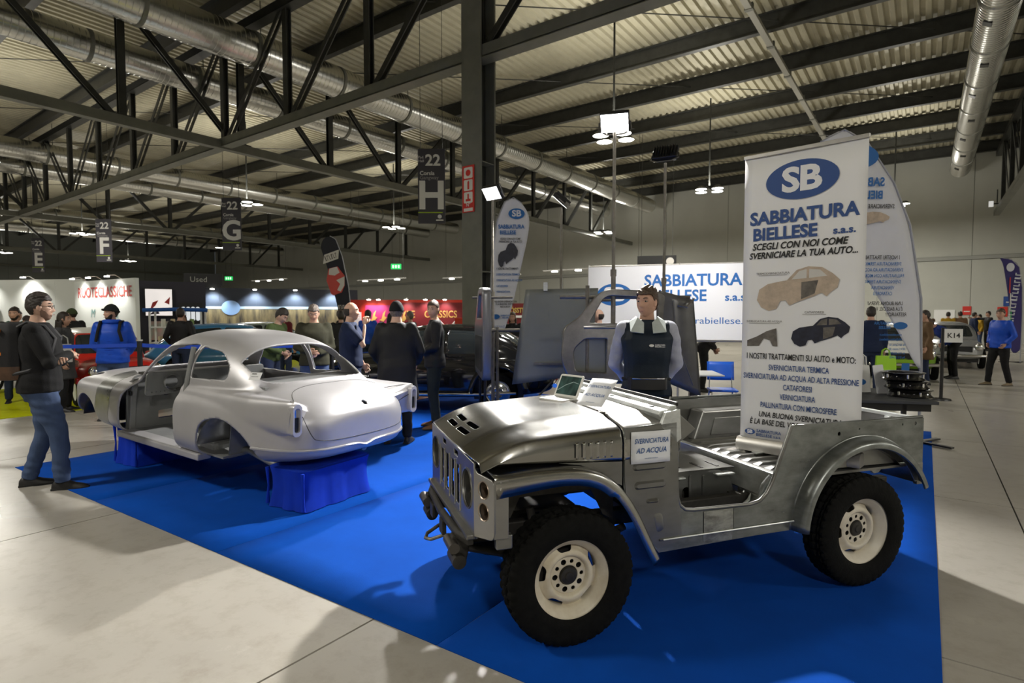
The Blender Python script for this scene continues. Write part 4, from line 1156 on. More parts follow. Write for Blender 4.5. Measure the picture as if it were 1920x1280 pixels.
CARP = [(-.5, -.12), (-.47, .02), (-.36, .09), (-.20, .12), (-.12, .13), (.0, .26), (.14, .30), (.30, .28), (.42, .20), (.50, .12), (.48, .02), (.40, -.04), (.36, -.09), (.30, -.04), (.22, -.08), (.0, -.16), (-.08, -.20), (-.13, -.13), (-.20, -.14), (-.24, -.24), (-.34, -.27), (-.44, -.22)]
def scribble(parent, x, z, w_, h, n, y, m, rot=0., name='illegible_print'):
    mb = MB(); p = -w_ / 2; st = w_ / n
    T = Matrix.Translation((x, y, z)) @ Matrix.Rotation(rot, 4, 'Y')
    for i in range(n):
        mb.b2((p + st * .08, -.001, -h / 2), (p + st * (.35 if i % 3 else .55), 0, h / 2), T=T); mb.b2((p + st * .08, -.001, (h * .3 if i % 2 else -h / 2)), (p + st * .80, 0, (h / 2 if i % 2 else -h * .3)), T=T); p += st
    return mb.build(name, m, parent)
def printed_car(parent, x, z, s, y, m, mw):
    MB().prism([(x + a * s, z + b * s) for a, b in CARP], y - .0006, y, axis='y').build('printed_car', m, parent)
    MB().prism([(x + a * s, z + b * s) for a, b in ((-.06, .14), (.03, .245), (.12, .265), (.12, .15))], y - .0012, y - .0007, axis='y').build('printed_window', mw, parent)
    MB().prism([(x + a * s, z + b * s) for a, b in ((.15, .15), (.15, .265), (.28, .25), (.36, .17))], y - .0012, y - .0007, axis='y').build('printed_window', mw, parent)
    MB().prism([(x + a * s, z + b * s) for a, b in ((.06, .10), (.06, -.12), (.22, -.05), (.26, .12))], y - .0012, y - .0007, axis='y').build('printed_door_gap', M_pgrey, parent)
# ---------------- roll-up banner standing in the off-roader bed
ang = math.radians(-8.0)
rb = thing('roll_up_banner', 'tall white roll-up banner SABBIATURA BIELLESE standing in the off-roader bed', 'banner', (-.665, 4.085, .7205), ang)
BW, BH = .735, 1.985
prof = [(-.05, 0), (.05, 0), (.055, .02), (.05, .06), (.03, .085), (-.03, .085), (-.05, .06), (-.055, .02)]
MB().loft([[(x, y, z) for y, z in prof] for x in (-BW / 2 - .01, BW / 2 + .01)]).build('base_cassette', M_alu, rb, smooth=40)
m = MB(); m.loft([[(BW * (i / 12 - .5), .004 * math.sin(PI * i / 12) + .0, .08 + (BH - .08) * j / 10) for i in range(13)] for j in range(11)], closed=False)
m.build('vinyl_sheet', M_vinyl, rb, smooth=180, solid=.001)
MB().b2((-BW / 2 - .006, -.012, BH), (BW / 2 + .006, .012, BH + .024)).build('top_rail', M_alu, rb, bevel=.003)
MB().cyl((0, .03, .05), (0, .03, BH), .012, n=8).build('support_pole', M_alu, rb)
Y = -.002
logo(rb, -.005, BH - .185, .44, Y, M_navy, M_vinyl, .25)
text('SABBIATURA', .118, rb, M_navy, (-.0, Y - .001, 1.572), bold=.035, sx=.96)
text('BIELLESE', .112, rb, M_navy, (-.105, Y - .001, 1.465), bold=.035, sx=.96); text('s.a.s.', .062, rb, M_navy, (.25, Y - .001, 1.452), bold=.03, sx=1.1)
text('SCEGLI CON NOI COME', .061, rb, M_prblk, (-.02, Y - .001, 1.385), bold=.025, shear=.22, sx=.86)
text('SVERNICIARE LA TUA AUTO...', .059, rb, M_prblk, (.0, Y - .001, 1.325), bold=.025, shear=.22, sx=.83)
printed_car(rb, -.02, 1.09, .50, Y, M_tan, M_glassp)
text('TERMOSVERNICIATURA', .020, rb, M_pgrey, (-.17, Y - .001, 1.205)); MB().b2((-.26, Y - .0008, 1.192), (-.08, Y, 1.194)).build('caption_rule', M_pgrey, rb)
printed_car(rb, .125, .815, .34, Y, M_pdark, M_pgrey)
text('CATAFORESI', .020, rb, M_pgrey, (.09, Y - .001, .945)); MB().b2((.02, Y - .0008, .932), (.16, Y, .934)).build('caption_rule', M_pgrey, rb)
MB().prism([(-.33, .715), (-.33, .755), (-.27, .78), (-.20, .82), (-.14, .84), (-.13, .72), (-.16, .72), (-.18, .76), (-.22, .77), (-.25, .72)], Y - .0008, Y, axis='y').build('printed_fender', M_pgrey, rb)
text('SVERNICIATURA AD ACQUA', .018, rb, M_pgrey, (-.22, Y - .001, .885)); MB().b2((-.32, Y - .0008, .872), (-.12, Y, .874)).build('caption_rule', M_pgrey, rb)
text('I NOSTRI TRATTAMENTI SU AUTO e MOTO:', .056, rb, M_prblk, (0, Y - .001, .648), bold=.012, sx=.60)
for i, t_ in enumerate(('SVERNICIATURA TERMICA', 'SVERNICIATURA AD ACQUA AD ALTA PRESSIONE', 'CATAFORESI', 'VERNICIATURA', 'PALLINATURA CON MICROSFERE')):
    text(t_, .052, rb, M_navy, (.0, Y - .001, .575 - .064 * i), bold=.012, sx=.60)
text('UNA BUONA SVERNICIATURA', .052, rb, M_prblk, (.01, Y - .001, .253), bold=.014, shear=.2, sx=.72)
text('È LA BASE DEL VOSTRO RESTAURO!!!', .052, rb, M_prblk, (.0, Y - .001, .200), bold=.014, shear=.2, sx=.70)
logo(rb, -.30, .125, .070, Y, M_navy, M_vinyl, .038); text('SABBIATURA\nBIELLESE s.a.s.', .028, rb, M_navy, (-.175, Y - .001, .122), bold=.02, line=.95)
text('Via del Cervo, 30\n13874 Cossato (BI)', .016, rb, M_navy, (.06, Y - .001, .135), align='LEFT')

# ---------------- feather flags
def feather(label, out, loc, rz, m, d3=.03, pole=None, cross=True, y0=0.):
    r = thing('feather_flag', label, 'flag', loc, rz, 'feather flags')
    P_ = bezp(out, 6)
    V = []; zs = [p[1] for p in P_]; z0, z1 = min(zs), max(zs)
    # cloth with ripples: horizontal strips between left and right edge
    n = 40; rows = []
    pa = np.array(P_)
    for j in range(n + 1):
        z = z0 + (z1 - z0) * (.004 + .992 * j / n); xs_ = []
        for i in range(len(pa)):
            a, b = pa[i], pa[(i + 1) % len(pa)]
            if (a[1] - z) * (b[1] - z) <= 0 and a[1] != b[1]: xs_.append(a[0] + (b[0] - a[0]) * (z - a[1]) / (b[1] - a[1]))
        xs_ = xs_ or [pa[np.argmin(abs(pa[:, 1] - z))][0]] * 2
        l, h = min(xs_), max(xs_)
        rows.append([(l + (h - l) * k / 10, d3 * .35 * math.sin(5 * z + 7 * (l + (h - l) * k / 10)) * math.sin(PI * k / 10), z) for k in range(11)])
    m_ = MB(); m_.loft(rows, closed=False); m_.build('flag_cloth', m, r, smooth=180, solid=.002)
    MB().tube([(p[0], 0, p[1]) for p in pole], [.018 - .010 * i / len(pole) for i in range(len(pole))], n=8).build('flag_pole', mat('flag_pole_grey', (.35, .36, .4), .4), r, smooth=60)
    for a in (0, PI / 2):
        MB().b2((-.40, -.03, .0), (.40, .03, .02), T=Matrix.Rotation(a + .4, 4, 'Z')).build('base_foot', M_black, r)
    return r
outR = [(0, .95), (-.05, 1.85), (-.23, 2.77), (-.44, 3.3), (-.77, 3.78), (-1.06, 3.95), (-1.36, 3.8), (-1.50, 3.5), (-1.40, 3.05), (-1.12, 2.6), (-.67, 2.0), (-.30, 1.4)]
fr = feather('large white feather flag with mirrored print behind the roll-up banner', outR, (-.03, 8.95, .012), R(36), M_fab, pole=[(.0, .0), (.0, .95), (-.03, 1.85), (-.20, 2.77), (-.42, 3.3), (-.76, 3.79), (-1.06, 3.96), (-1.36, 3.81)])
yb = -.028
def mtext(t_, s, x, z, m, b=.015, sx=.8, shear=0.): text(t_, s, fr, m, (x, yb, z), bold=b, sx=sx, mirror=True, shear=shear)
MB().prism(ell(.36, .17, 40, -1.0, 3.62), yb - .001, yb, axis='y').build('logo_oval', M_blue, fr)
mtext('SB', .26, -1.0, 3.615, M_fab, .035, 1.1)
text('SABBIATURA', .15, fr, M_blue, (-.92, yb, 3.30), bold=.03, sx=.85, mirror=True); text('BIELLESE s.a.s.', .14, fr, M_blue, (-.92, yb, 3.14), bold=.03, sx=.85, mirror=True)
mtext('SVERNICIARE LA TUA AUTO', .075, -.78, 3.0, M_prblk, sx=.75)
MB().prism([(-.78 + a * .6, 2.83 + b * .35) for a, b in CARP], yb - .001, yb, axis='y').build('printed_car', M_tan, fr)
mtext('I NOSTRI TRATTAMENTI', .072, -.62, 2.36, M_prblk, sx=.72)
for i, t_ in enumerate(('SVERNICIATURA TERMICA', 'SVERNICIATURA AD ACQUA', 'PALLINATURA CON MICROSF.', 'SVERNICIATURA TERMICA', 'VERNICIATURA', 'CATAFORESI')): mtext(t_, .06, -.56 + .02 * (i > 3), 2.28 - .075 * i, M_blue, sx=.70)
mtext('UNA BUONA SVERNI', .066, -.50, 1.78, M_prblk, shear=.2, sx=.72); mtext('È LA BASE DEL VOST', .066, -.49, 1.71, M_prblk, shear=.2, sx=.70); mtext('RESTAURO!!!', .066, -.36, 1.64, M_prblk, shear=.2, sx=.7)
MB().prism(ell(.09, .045, 30, -.30, 1.50), yb - .001, yb, axis='y').build('logo_oval', M_blue, fr); mtext('SB', .07, -.30, 1.50, M_fab, .03)
mtext('SABBIATURA', .05, -.52, 1.53, M_blue, .03); mtext('BIELLESE', .05, -.50, 1.475, M_blue, .03)
for i, t_ in enumerate(('www.sabbiaturabiellese.it', 'info@sabbiaturabiellese.it')): mtext(t_, .042, -.42, 1.385 - .06 * i, M_blue, sx=.65)
for i, t_ in enumerate(('Via del Cervo, 30', '13874 Cossato (BI)', 'tel. 015 2523922', 'fax 015 2524435')): mtext(t_, .042, -.33, 1.255 - .053 * i, M_blue, sx=.7)
MB().prism(rrect(.10, .10, .008, cx=-.22, cy=.97), yb - .001, yb, axis='y').build('social_badge', M_blue, fr); mtext('f', .11, -.215, .965, M_fab, .04)
outC = [(0, .9), (.02, 1.9), (.06, 2.9), (.16, 3.6), (.32, 3.98), (.50, 4.06), (.68, 3.94), (.82, 3.68), (.80, 3.3), (.66, 2.65), (.45, 1.75), (.26, 1.2), (.12, .88)]
fc = feather('white SB feather flag standing beside the steel column', outC, (-7.42, 9.42, .012), R(36), M_fab, pole=[(0, 0), (0, .9), (.01, 1.9), (.05, 2.9), (.15, 3.6), (.31, 3.99), (.50, 4.075), (.68, 3.955)])
MB().prism(ell(.17, .11, 40, .56, 3.74), yb - .001, yb, axis='y').build('logo_oval', M_blue, fc)
text('SB', .18, fc, M_fab, (.56, yb - .002, 3.74), bold=.035, sx=1.05)
text('SABBIATURA', .115, fc, M_blue, (.45, yb, 3.47), bold=.03, sx=.82); text('BIELLESE', .11, fc, M_blue, (.38, yb, 3.35), bold=.03, sx=.82)
text('SCEGLI CON NOI COME\nSVERNICIARE LA TUA AUTO', .058, fc, M_prblk, (.43, yb, 3.19), shear=.2, sx=.66, bold=.02)
MB().prism([(.38 + a * .42, 2.87 + b * .9) for a, b in CARP], yb - .001, yb, axis='y').build('printed_car', M_pdark, fc)
for i, t_ in enumerate(('I NOSTRI TRATTAMENTI', 'SVERNICIATURA TERMICA', 'SVERNICIATURA AD ACQUA', 'CATAFORESI', 'VERNICIATURA', 'PALLINATURA')): text(t_, .058, fc, M_blue if i else M_prblk, (.14, yb, 2.60 - .12 * i), sx=.72, bold=.02, align='LEFT')
text('UNA BUONA SVERNICIATURA\nÈ LA BASE DEL VOSTRO\nRESTAURO!!!', .055, fc, M_prblk, (.32, yb, 1.86), shear=.2, sx=.66, bold=.02)
MB().prism(ell(.08, .05, 30, .13, 1.60), yb - .001, yb, axis='y').build('logo_oval', M_blue, fc); text('SABBIATURA\nBIELLESE', .045, fc, M_blue, (.33, yb, 1.60), bold=.02, sx=.8)
text('Via del Cervo, 30\n13874 Cossato (BI)\ntel. 015 2523922', .042, fc, M_blue, (.20, yb, 1.36), sx=.75)
MB().prism(rrect(.09, .12, .006, cx=.13, cy=1.06), yb - .001, yb, axis='y').build('social_badge', M_blue, fc); text('f', .13, fc, M_fab, (.135, yb - .002, 1.05), bold=.04)
M_fblk = mat('black_flag_fabric', (.022, .024, .034), .8)
outB = [(0, .6), (-.1, 1.6), (-.32, 2.6), (-.50, 3.2), (-.56, 3.45), (-.47, 3.66), (-.32, 3.70), (-.18, 3.62), (-.02, 3.2), (.14, 2.4), (.22, 1.5), (.22, .7)]
fb = feather('dark feather flag with a red car print behind the silver coupe', outB, (-12.45, 9.55, 0), R(36), M_fblk, pole=[(.22, 0), (.23, .7), (.23, 1.5), (.15, 2.4), (-.01, 3.2), (-.17, 3.63), (-.32, 3.715)])
MB().prism([(-.50, 2.98), (-.10, 3.12), (-.08, 3.36), (-.47, 3.22)], yb - .001, yb, axis='y').build('white_block', M_glassp, fb)
scribble(fb, -.29, 3.17, .34, .13, 6, yb - .002, M_pgrey, R(-19))
MB().prism([(-.42, 2.55), (-.36, 2.86), (-.12, 2.92), (-.02, 2.78), (.06, 2.68), (.06, 2.42), (-.02, 2.24), (-.24, 2.16), (-.30, 2.20)], yb - .001, yb, axis='y').build('printed_car', mat('print_red', (.55, .05, .035), .5), fb)
MB().prism([(-.36, 2.70), (-.34, 2.86), (-.14, 2.91), (-.07, 2.76), (-.2, 2.68)], yb - .002, yb - .0011, axis='y').build('printed_car_roof', M_glassp, fb)
MB().prism([(-.16, 2.56), (.06, 2.66), (.05, 2.42), (-.05, 2.26), (-.14, 2.3), (-.06, 2.46)], yb - .002, yb - .0011, axis='y').build('printed_stripe', M_glassp, fb)
scribble(fb, .03, 1.86, .30, .10, 8, yb, M_glassp); scribble(fb, .03, 1.70, .32, .10, 8, yb, M_glassp)
M_purp = mat('purple_flag_fabric', (.045, .035, .16), .8)
outP = [(0, .4), (-.05, 1.5), (-.30, 3.3), (-.42, 3.62), (-.1, 3.56), (.12, 3.3), (.22, 2.6), (.25, 1.5), (.25, .5)]
fp = feather('purple feather flag at the right end of the aisle', outP, (2.45, 26.3, 0), R(10), M_purp, pole=[(.25, 0), (.26, 1.5), (.23, 2.6), (.13, 3.3), (-.1, 3.58), (-.40, 3.64)])
scribble(fp, .02, 2.25, 1.75, .17, 14, yb, M_fab, R(-84))
MB().prism(ell(.11, .15, 24, -.12, 3.30), yb - .001, yb, axis='y').build('round_emblem', M_fab, fp)
for i, c_ in enumerate(((.6, .04, .03), (.75, .75, .75), (.03, .35, .08))): MB().b2((-.13 + .03 * i, yb - .001, 1.3 + .55 * (2 - i)), (-.10 + .03 * i, yb, 1.85 + .55 * (2 - i))).build('tricolour_stripe', mat('tricolour_%d' % i, c_, .6), fp)

# ---------------- large backdrop banner
bb = thing('backdrop_banner', 'wide white SABBIATURA BIELLESE backdrop banner behind the standing man', 'banner', (-5.28, 9.78, 0), math.atan2(.83, 2.85))
MB().b2((0, -.01, 1.20), (3.35, .01, 2.56)).build('vinyl_sheet', M_vinyl, bb)
for x in (.0, 1.68, 3.35): MB().cyl((x, .04, 0), (x, .04, 2.6), .022, n=8).build('frame_post', M_alu, bb)
for z in (1.18, 2.57): MB().cyl((0, .04, z), (3.35, .04, z), .02, n=8).build('frame_rail', M_alu, bb)
logo(bb, .50, 2.03, .66, -.011, M_blue, M_vinyl, .42)
text('SABBIATURA', .30, bb, M_blue, (1.90, -.013, 2.27), bold=.025, sx=.98); text('BIELLESE', .29, bb, M_blue, (1.66, -.013, 1.99), bold=.025, sx=.92); text('s.a.s.', .19, bb, M_blue, (2.66, -.013, 1.96), bold=.02, sx=1.1)
text('www.sabbiaturabiellese.it', .17, bb, M_blue, (1.85, -.013, 1.54), bold=.0, sx=1.2)
# dark sign board far behind
ds = thing('wall_screen', 'dark sign board on the back wall above the backdrop banner', 'sign', (-11.6, 29.0, 4.15), R(20))
MB().b2((-1.0, -.05, 0), (1.0, .05, .62)).build('board', M_black, ds); MB().prism(ell(.2, .2, 20, .68, .31), -.055, -.051, axis='y').build('emblem', M_glassp, ds)
MB().cyl((-.8, .02, .6), (-.8, .02, 7.0), .012, n=5).build('hanging_wire', M_dark, ds); MB().cyl((.8, .02, .6), (.8, .02, 7.0), .012, n=5).build('hanging_wire', M_dark, ds)

# ---------------- floodlights on poles
M_led = mat('flood_lens', (1, .98, .94), .4, emit=30.); M_ledoff = mat('flood_lens_side', (.9, .9, .88), .4, emit=2.5)
def flood(label, loc, h, aim, watts, lens, spot=2.2, bend=False):
    r = thing('floodlight_stand', label, 'floodlight', loc, 0, 'floodlights on tall poles')
    MB().cyl((0, 0, .02), (0, 0, h * .55), .028, n=12).build('lower_pole', M_steel, r, smooth=40)
    MB().cyl((0, 0, h * .55), (0, 0, h - .12), .020, n=12).build('upper_pole', M_steel, r, smooth=40)
    MB().cyl((0, 0, h * .55 - .05), (0, 0, h * .55 + .03), .036, n=12).build('pole_clamp', M_steel, r, smooth=40)
    for a in (0, PI / 2): MB().b2((-.32, -.03, 0), (.32, .03, .035), T=Matrix.Rotation(a, 4, 'Z')).build('base_foot', M_black, r)
    hd_ = thing('lamp_head', None, None); hd_.parent = r; hd_.location = (0, 0, h)
    d = (Vector(aim) - Vector((loc[0], loc[1], h))).normalized()
    hd_.rotation_euler = d.to_track_quat('Y', 'Z').to_euler()
    MB().b2((-.17, -.05, -.12), (.17, .03, .12)).build('housing', M_black, hd_, bevel=.012)
    MB().b2((-.155, .031, -.105), (.155, .036, .105)).build('lens', lens, hd_)
    for i in range(9): MB().b2((-.15 + .036 * i, -.085, -.10), (-.142 + .036 * i, -.05, .10)).build('cooling_fin', M_black, hd_)
    MB().tube([(-.18, 0, 0), (-.19, 0, -.10), (-.10, 0, -.15), (.10, 0, -.15), (.19, 0, -.10), (.18, 0, 0)], .010, n=6).build('yoke', M_steel, hd_)
    l = light('flood_light', 'SPOT', (0, .05, 0), watts, hd_, size=.10, col=(1.0, .975, .93), spot=spot, blend=.6)
    l.rotation_euler = (PI / 2, 0, 0)
    return r
flood('floodlight pole at left facing the silver coupe', (-5.72, 7.34, .012), 3.61, (-6.0, 3.0, .2), FLOOD_W * .9, M_ledoff, 1.6)
flood('floodlight pole behind the grey hood panel with its lamp turned away', (-4.77, 7.91, .012), 3.46, (-7.5, 7.0, .4), FLOOD_W * .2, M_ledoff, 1.3)
flood('brightly lit floodlight on a tall pole left of the standing man', (-3.02, 6.21, .012), 3.90, (-1.5, 2.4, .3), FLOOD_W, M_led, 1.75)
flood('dark floodlight seen from behind on a pole right of the standing man', (-2.98, 7.72, .012), 3.86, (-3.4, 10.6, 1.6), FLOOD_W * .2, M_ledoff, 1.6)

# ---------------- panel rack and body panels hung on it
M_prim = mat('grey_primer_panel', (.19, .20, .185), .38, metal=.1, noise=.06, nscale=3); M_prim2 = mat('dark_primer_panel', (.12, .118, .115), .32, metal=.4, noise=.2, nscale=5)
def bars(label, pts, loc=(0, 0, 0)):
    r = thing('panel_rack', label, 'rack', loc, 0, 'steel panel racks')
    for nm, a, b, rad in pts: MB().cyl(a, b, rad, n=8).build(nm, M_steel, r, smooth=40)
    return r
A_, B_ = (-6.51, 8.37), (-5.18, 8.6); C_, D_ = (-3.02, 6.21), (-2.98, 7.72)
bars('steel tube rack holding the grey hood panel', [('crossbar', (-5.80, 7.24, 1.40), (-4.15, 8.20, 1.40), .03), ('crossbar', (-5.95, 7.10, 1.93), (-5.40, 7.45, 1.93), .02), ('upright', (-4.30, 8.12, .012), (-4.30, 8.12, 1.9), .025), ('upright', (-5.62, 7.33, .012), (-5.62, 7.33, 1.45), .025), ('crossbar', (-5.0, 7.62, 1.88), (-4.0, 8.22, 1.88), .022), ('diagonal_brace', (-5.1, 7.62, .25), (-4.30, 8.12, 1.3), .015), ('foot_bar', (-5.40, 6.95, .04), (-5.85, 7.72, .04), .03), ('foot_bar', (-4.10, 7.8, .04), (-4.5, 8.45, .04), .03)])
bars('steel tube rack holding the bare door frame', [('upright', (-3.28, 6.05, 0), (-3.28, 6.05, 2.0), .025), ('upright', (-2.55, 6.62, 0), (-2.55, 6.62, 1.9), .025), ('crossbar', (-3.55, 5.86, 1.86), (-2.3, 6.8, 1.86), .022), ('crossbar', (-3.55, 5.86, .84), (-2.3, 6.8, .84), .022), ('foot_bar', (-3.5, 6.3, .04), (-3.05, 5.75, .04), .03), ('foot_bar', (-2.75, 6.9, .04), (-2.3, 6.35, .04), .03)])
# bare door: lower shell with two pressings, upper window frame
dr = thing('car_door', 'bare metal car door frame with window frame hung beside the standing man', 'door panel', (-3.0, 6.18, .88), math.atan2(.57, .73)); dr.scale = (1.16, 1, 1.0)
M_raw3 = mat('bare_door_steel', (.27, .26, .24), .30, metal=.85, col2=(.17, .16, .15), nscale=6)
out_ = rpoly([(-.46, .02, .1), (.50, -.02, .08), (.54, .62, .06), (.52, 1.03, .10), (-.12, 1.07, .14), (-.36, .72, .1), (-.50, .62, .05), (-.53, .25, .1)])
holes_ = [rpoly([(-.40, .09, .06), (-.06, .07, .03), (-.06, .50, .03), (-.30, .50, .05), (-.43, .36, .08)]), rpoly([(.0, .07, .04), (.43, .07, .05), (.44, .50, .05), (.0, .50, .03)]), rpoly([(-.27, .66, .05), (.465, .66, .03), (.455, .975, .07), (-.10, 1.01, .10)])]
plate('door_frame', out_, holes_, TY(0), .05, M_raw3, dr, bev=.012)
plate('door_skin', rpoly([(-.46, .02, .1), (.50, -.02, .08), (.53, .60, .06), (-.48, .60, .05), (-.52, .25, .1)]), [], TY(.06), .004, M_prim, dr)
MB().tube([(-.31, -.03, .62), (.48, -.03, .62)], .02, n=8).build('belt_rail', M_raw3, dr, smooth=60)
for p in ((-.44, .50), (-.41, .46), (-.38, .42), (.47, .30)): MB().lathe([(.001, -.032), (.014, -.032), (.016, -.026)], n=10, axis='y', T=Matrix.Translation((p[0], 0, p[1]))).build('fixing_bolt', M_galv, dr)
# curved hood panel
def bent(name, label, cat, loc, rz, m, quad, bulge, tilt=0., solid=.012):
    r = thing(name, label, cat, loc, rz); r.rotation_euler = (tilt, 0, rz)
    (a, b, c, d) = [Vector((p[0], 0, p[1])) for p in quad]
    mb = MB(); rows = []
    for j in range(15):
        v = j / 14; row = []
        for i in range(15):
            u = i / 14; p = (a * (1 - u) + b * u) * (1 - v) + (d * (1 - u) + c * u) * v
            row.append((p.x, -bulge * (math.sin(PI * u)**.8) * (.6 + .4 * math.sin(PI * v)), p.z))
        rows.append(row)
    mb.loft(rows, closed=False); mb.build('panel_skin', m, r, smooth=180, solid=solid)
    return r
hp = bent('body_panel', 'large grey primed hood panel hung on the steel rack', 'hood panel', (-4.42, 7.14, .62), R(33), M_prim, [(-.62, .0), (.52, .16), (.64, 1.42), (-.42, 1.40)], .06)
MB().b2((-.30, -.10, .30), (.62, -.07, .33)).build('support_bar', M_steel, hp); MB().tube([(-.08, -.05, .35), (-.08, -.055, 1.1)], .006, n=5).build('panel_crease', M_prim, hp)
MB().b2((-.16, -.10, 1.38), (-.10, -.02, 1.50)).build('hook_clip', M_galv, hp)
hp2 = bent('body_panel', 'dark bare metal fender panel hung to the right of the standing man', 'fender panel', (-2.32, 6.68, .72), R(30), M_prim2, [(-.34, .18), (.20, -.04), (.10, 1.10), (-.30, 1.22)], .10)
MB().tube([(-.10, -.12, 1.04), (.0, -.14, 1.02), (.09, -.09, 1.12)], .012, n=6).build('hook_bar', M_steel, hp2)
MB().tube([(-.15, -.11, 1.1), (-.10, -.115, .6), (.10, -.05, .1)], .010, n=6).build('panel_crease', M_prim2, hp2)
# narrow door seen edge-on at the left of the rack
nd = thing('car_door', 'narrow grey car door hung edge-on in front of the steel column', 'door panel', (-5.42, 6.70, .72), R(36 - 80))
plate('door_frame', rpoly([(-.45, .06, .1), (.50, .0, .08), (.53, .72, .06), (.50, 1.30, .10), (.0, 1.32, .14), (-.30, .90, .1), (-.50, .74, .05)]), [rpoly([(-.20, .86, .05), (.44, .86, .03), (.43, 1.24, .06), (.03, 1.25, .10)])], TY(0), .09, mat('steel_grey_primer', (.22, .222, .23), .28, metal=.5), nd, bev=.02)
plate('inner_trim_recess', rpoly([(-.36, .14, .06), (.40, .10, .06), (.42, .62, .05), (-.38, .62, .05)]), [], TY(-.068), .01, M_black, nd)
MB().tube([(-.28, -.05, .88), (-.02, -.05, 1.28)], .015, n=6).build('window_channel', M_galv, nd)
for x in (-.3, .3): MB().tube([(x, 0, .0), (x, 0, -.25), (x - .1, 0, -.6)], .02, n=6).build('hanger', M_black, nd)

# ---------------- table and chairs behind, table with wheels at right
def chair(label, loc, rz):
    r = thing('blue_chair', label, 'chair', loc, rz, 'blue visitor chairs')
    mb = MB(); mb.prism(rrect(.44, .42, .06), .43, .46); mb.build('seat', mat('blue_chair_plastic', (.01, .11, .62), .4), r, bevel=.012)
    m = MB(); m.loft([[(-.21 * math.cos(0) + .42 * i / 8, .20 - .03 * math.sin(PI * i / 8) + .05 * j / 5, .58 + .30 * j / 5) for i in range(9)] for j in range(6)], closed=False); m.build('backrest', MATS['blue_chair_plastic'], r, smooth=180, solid=.015)
    for sx_ in (-1, 1):
        MB().tube([(sx_ * .19, -.18, 0), (sx_ * .18, -.15, .43)], .011, n=6).build('leg', M_chrome, r); MB().tube([(sx_ * .20, .22, 0), (sx_ * .18, .16, .43), (sx_ * .17, .20, .62), (sx_ * .16, .23, .75)], .011, n=6).build('leg', M_chrome, r)
    return r
chair('blue plastic chair at the right of the small white table', (-2.62, 9.38, 0), R(25)); chair('blue plastic chair partly hidden behind the standing man', (-3.55, 8.75, .012), R(110))
tb = thing('small_table', 'small white-topped table between the blue chairs', 'table', (-2.92, 8.85, .012), R(30))
MB().b2((-.38, -.38, .715), (.38, .38, .735)).build('table_top', M_white, tb, bevel=.006); MB().b2((-.06, -.06, .02), (.06, .06, .715)).build('column', M_black, tb); MB().b2((-.26, -.26, 0), (.26, .26, .02)).build('base', M_black, tb)
M_tab = mat('charcoal_table_cloth', (.05, .052, .055), .75)
wt = thing('display_table', 'dark display table with black wheels behind the off-roader', 'table', (-.86, 7.52, .012), R(24))
MB().b2((-.85, -.55, .70), (.85, .55, .735)).build('table_top', M_tab, wt, bevel=.006)
for sx_ in (-1, 1):
    for sy_ in (-1, 1): MB().b2((sx_ * .55 - .02, sy_ * .48 - .02, 0), (sx_ * .55 + .02, sy_ * .48 + .02, .70)).build('leg', M_black, wt)
MB().b2((-.80, -.50, .62), (.80, -.47, .70)).build('apron_rail', M_black, wt)
def on_tab(x, y): c, s = math.cos(R(24)), math.sin(R(24)); return (-.86 + c * (x + .22) - s * y, 7.52 + s * (x + .22) + c * y)
M_gloss = mat('gloss_black_paint', (.008, .008, .009), .12, coat=.5)
for i in range(3):
    w_ = thing('wheel_rim', ['gloss black wheel rim at the bottom of the stack on the dark table', 'gloss black wheel rim in the middle of the stack on the dark table', 'gloss black wheel rim on top of the stack on the dark table'][i], 'wheel rim', (*on_tab(.52 - .03 * i, -.16 + .02 * i), .742 + .092 * i), .4 * i, 'black wheel rims')
    MB().lathe([(.10, .02), (.15, .012), (.165, .0), (.20, .0), (.215, .012), (.20, .025), (.185, .05), (.20, .075), (.215, .085), (.20, .09), (.16, .085), (.12, .05)], n=40, closed=True).build('rim_ring', M_gloss, w_, smooth=40)
    MB().lathe([(.03, .045), (.08, .05), (.12, .04), (.12, .034), (.03, .04)], n=30, closed=True).build('rim_centre', M_gloss, w_, smooth=40)
    for k in range(6): MB().cyl((.19 * math.cos(k * PI / 3), .19 * math.sin(k * PI / 3), .03), (.19 * math.cos(k * PI / 3), .19 * math.sin(k * PI / 3), .07), .012, n=8).build('rim_bolt', M_chrome, w_)
w_ = thing('wheel_rim', 'chrome-edged wheel standing at the left of the dark table', 'wheel rim', (*on_tab(-.15, -.05), .74), R(24), 'black wheel rims')
MB().lathe([(.14, -.05), (.19, -.06), (.20, -.03), (.18, 0), (.20, .03), (.19, .06), (.14, .05)], n=36, axis='y', closed=True, T=Matrix.Translation((0, 0, .20))).build('rim_ring', M_chrome, w_, smooth=40)
MB().lathe([(.001, .0), (.06, -.02), (.15, -.01), (.15, .0), (.001, .02)], n=30, axis='y', T=Matrix.Translation((0, 0, .20))).build('rim_centre', M_gloss, w_, smooth=40)
for i, (x, y, a, lb) in enumerate(((.08, -.42, .3, 'white leaflet lying at the front of the dark table'), (-.10, -.18, -.2, 'white leaflet lying in the middle of the dark table'))):
    o = MB().b2((-.11, -.055, 0), (.11, .055, .002)).build('leaflet', M_paper); o.location = (*on_tab(x, y), .7415); o.rotation_euler.z = a; tag(o, lb, 'leaflet', 'leaflets on the table')
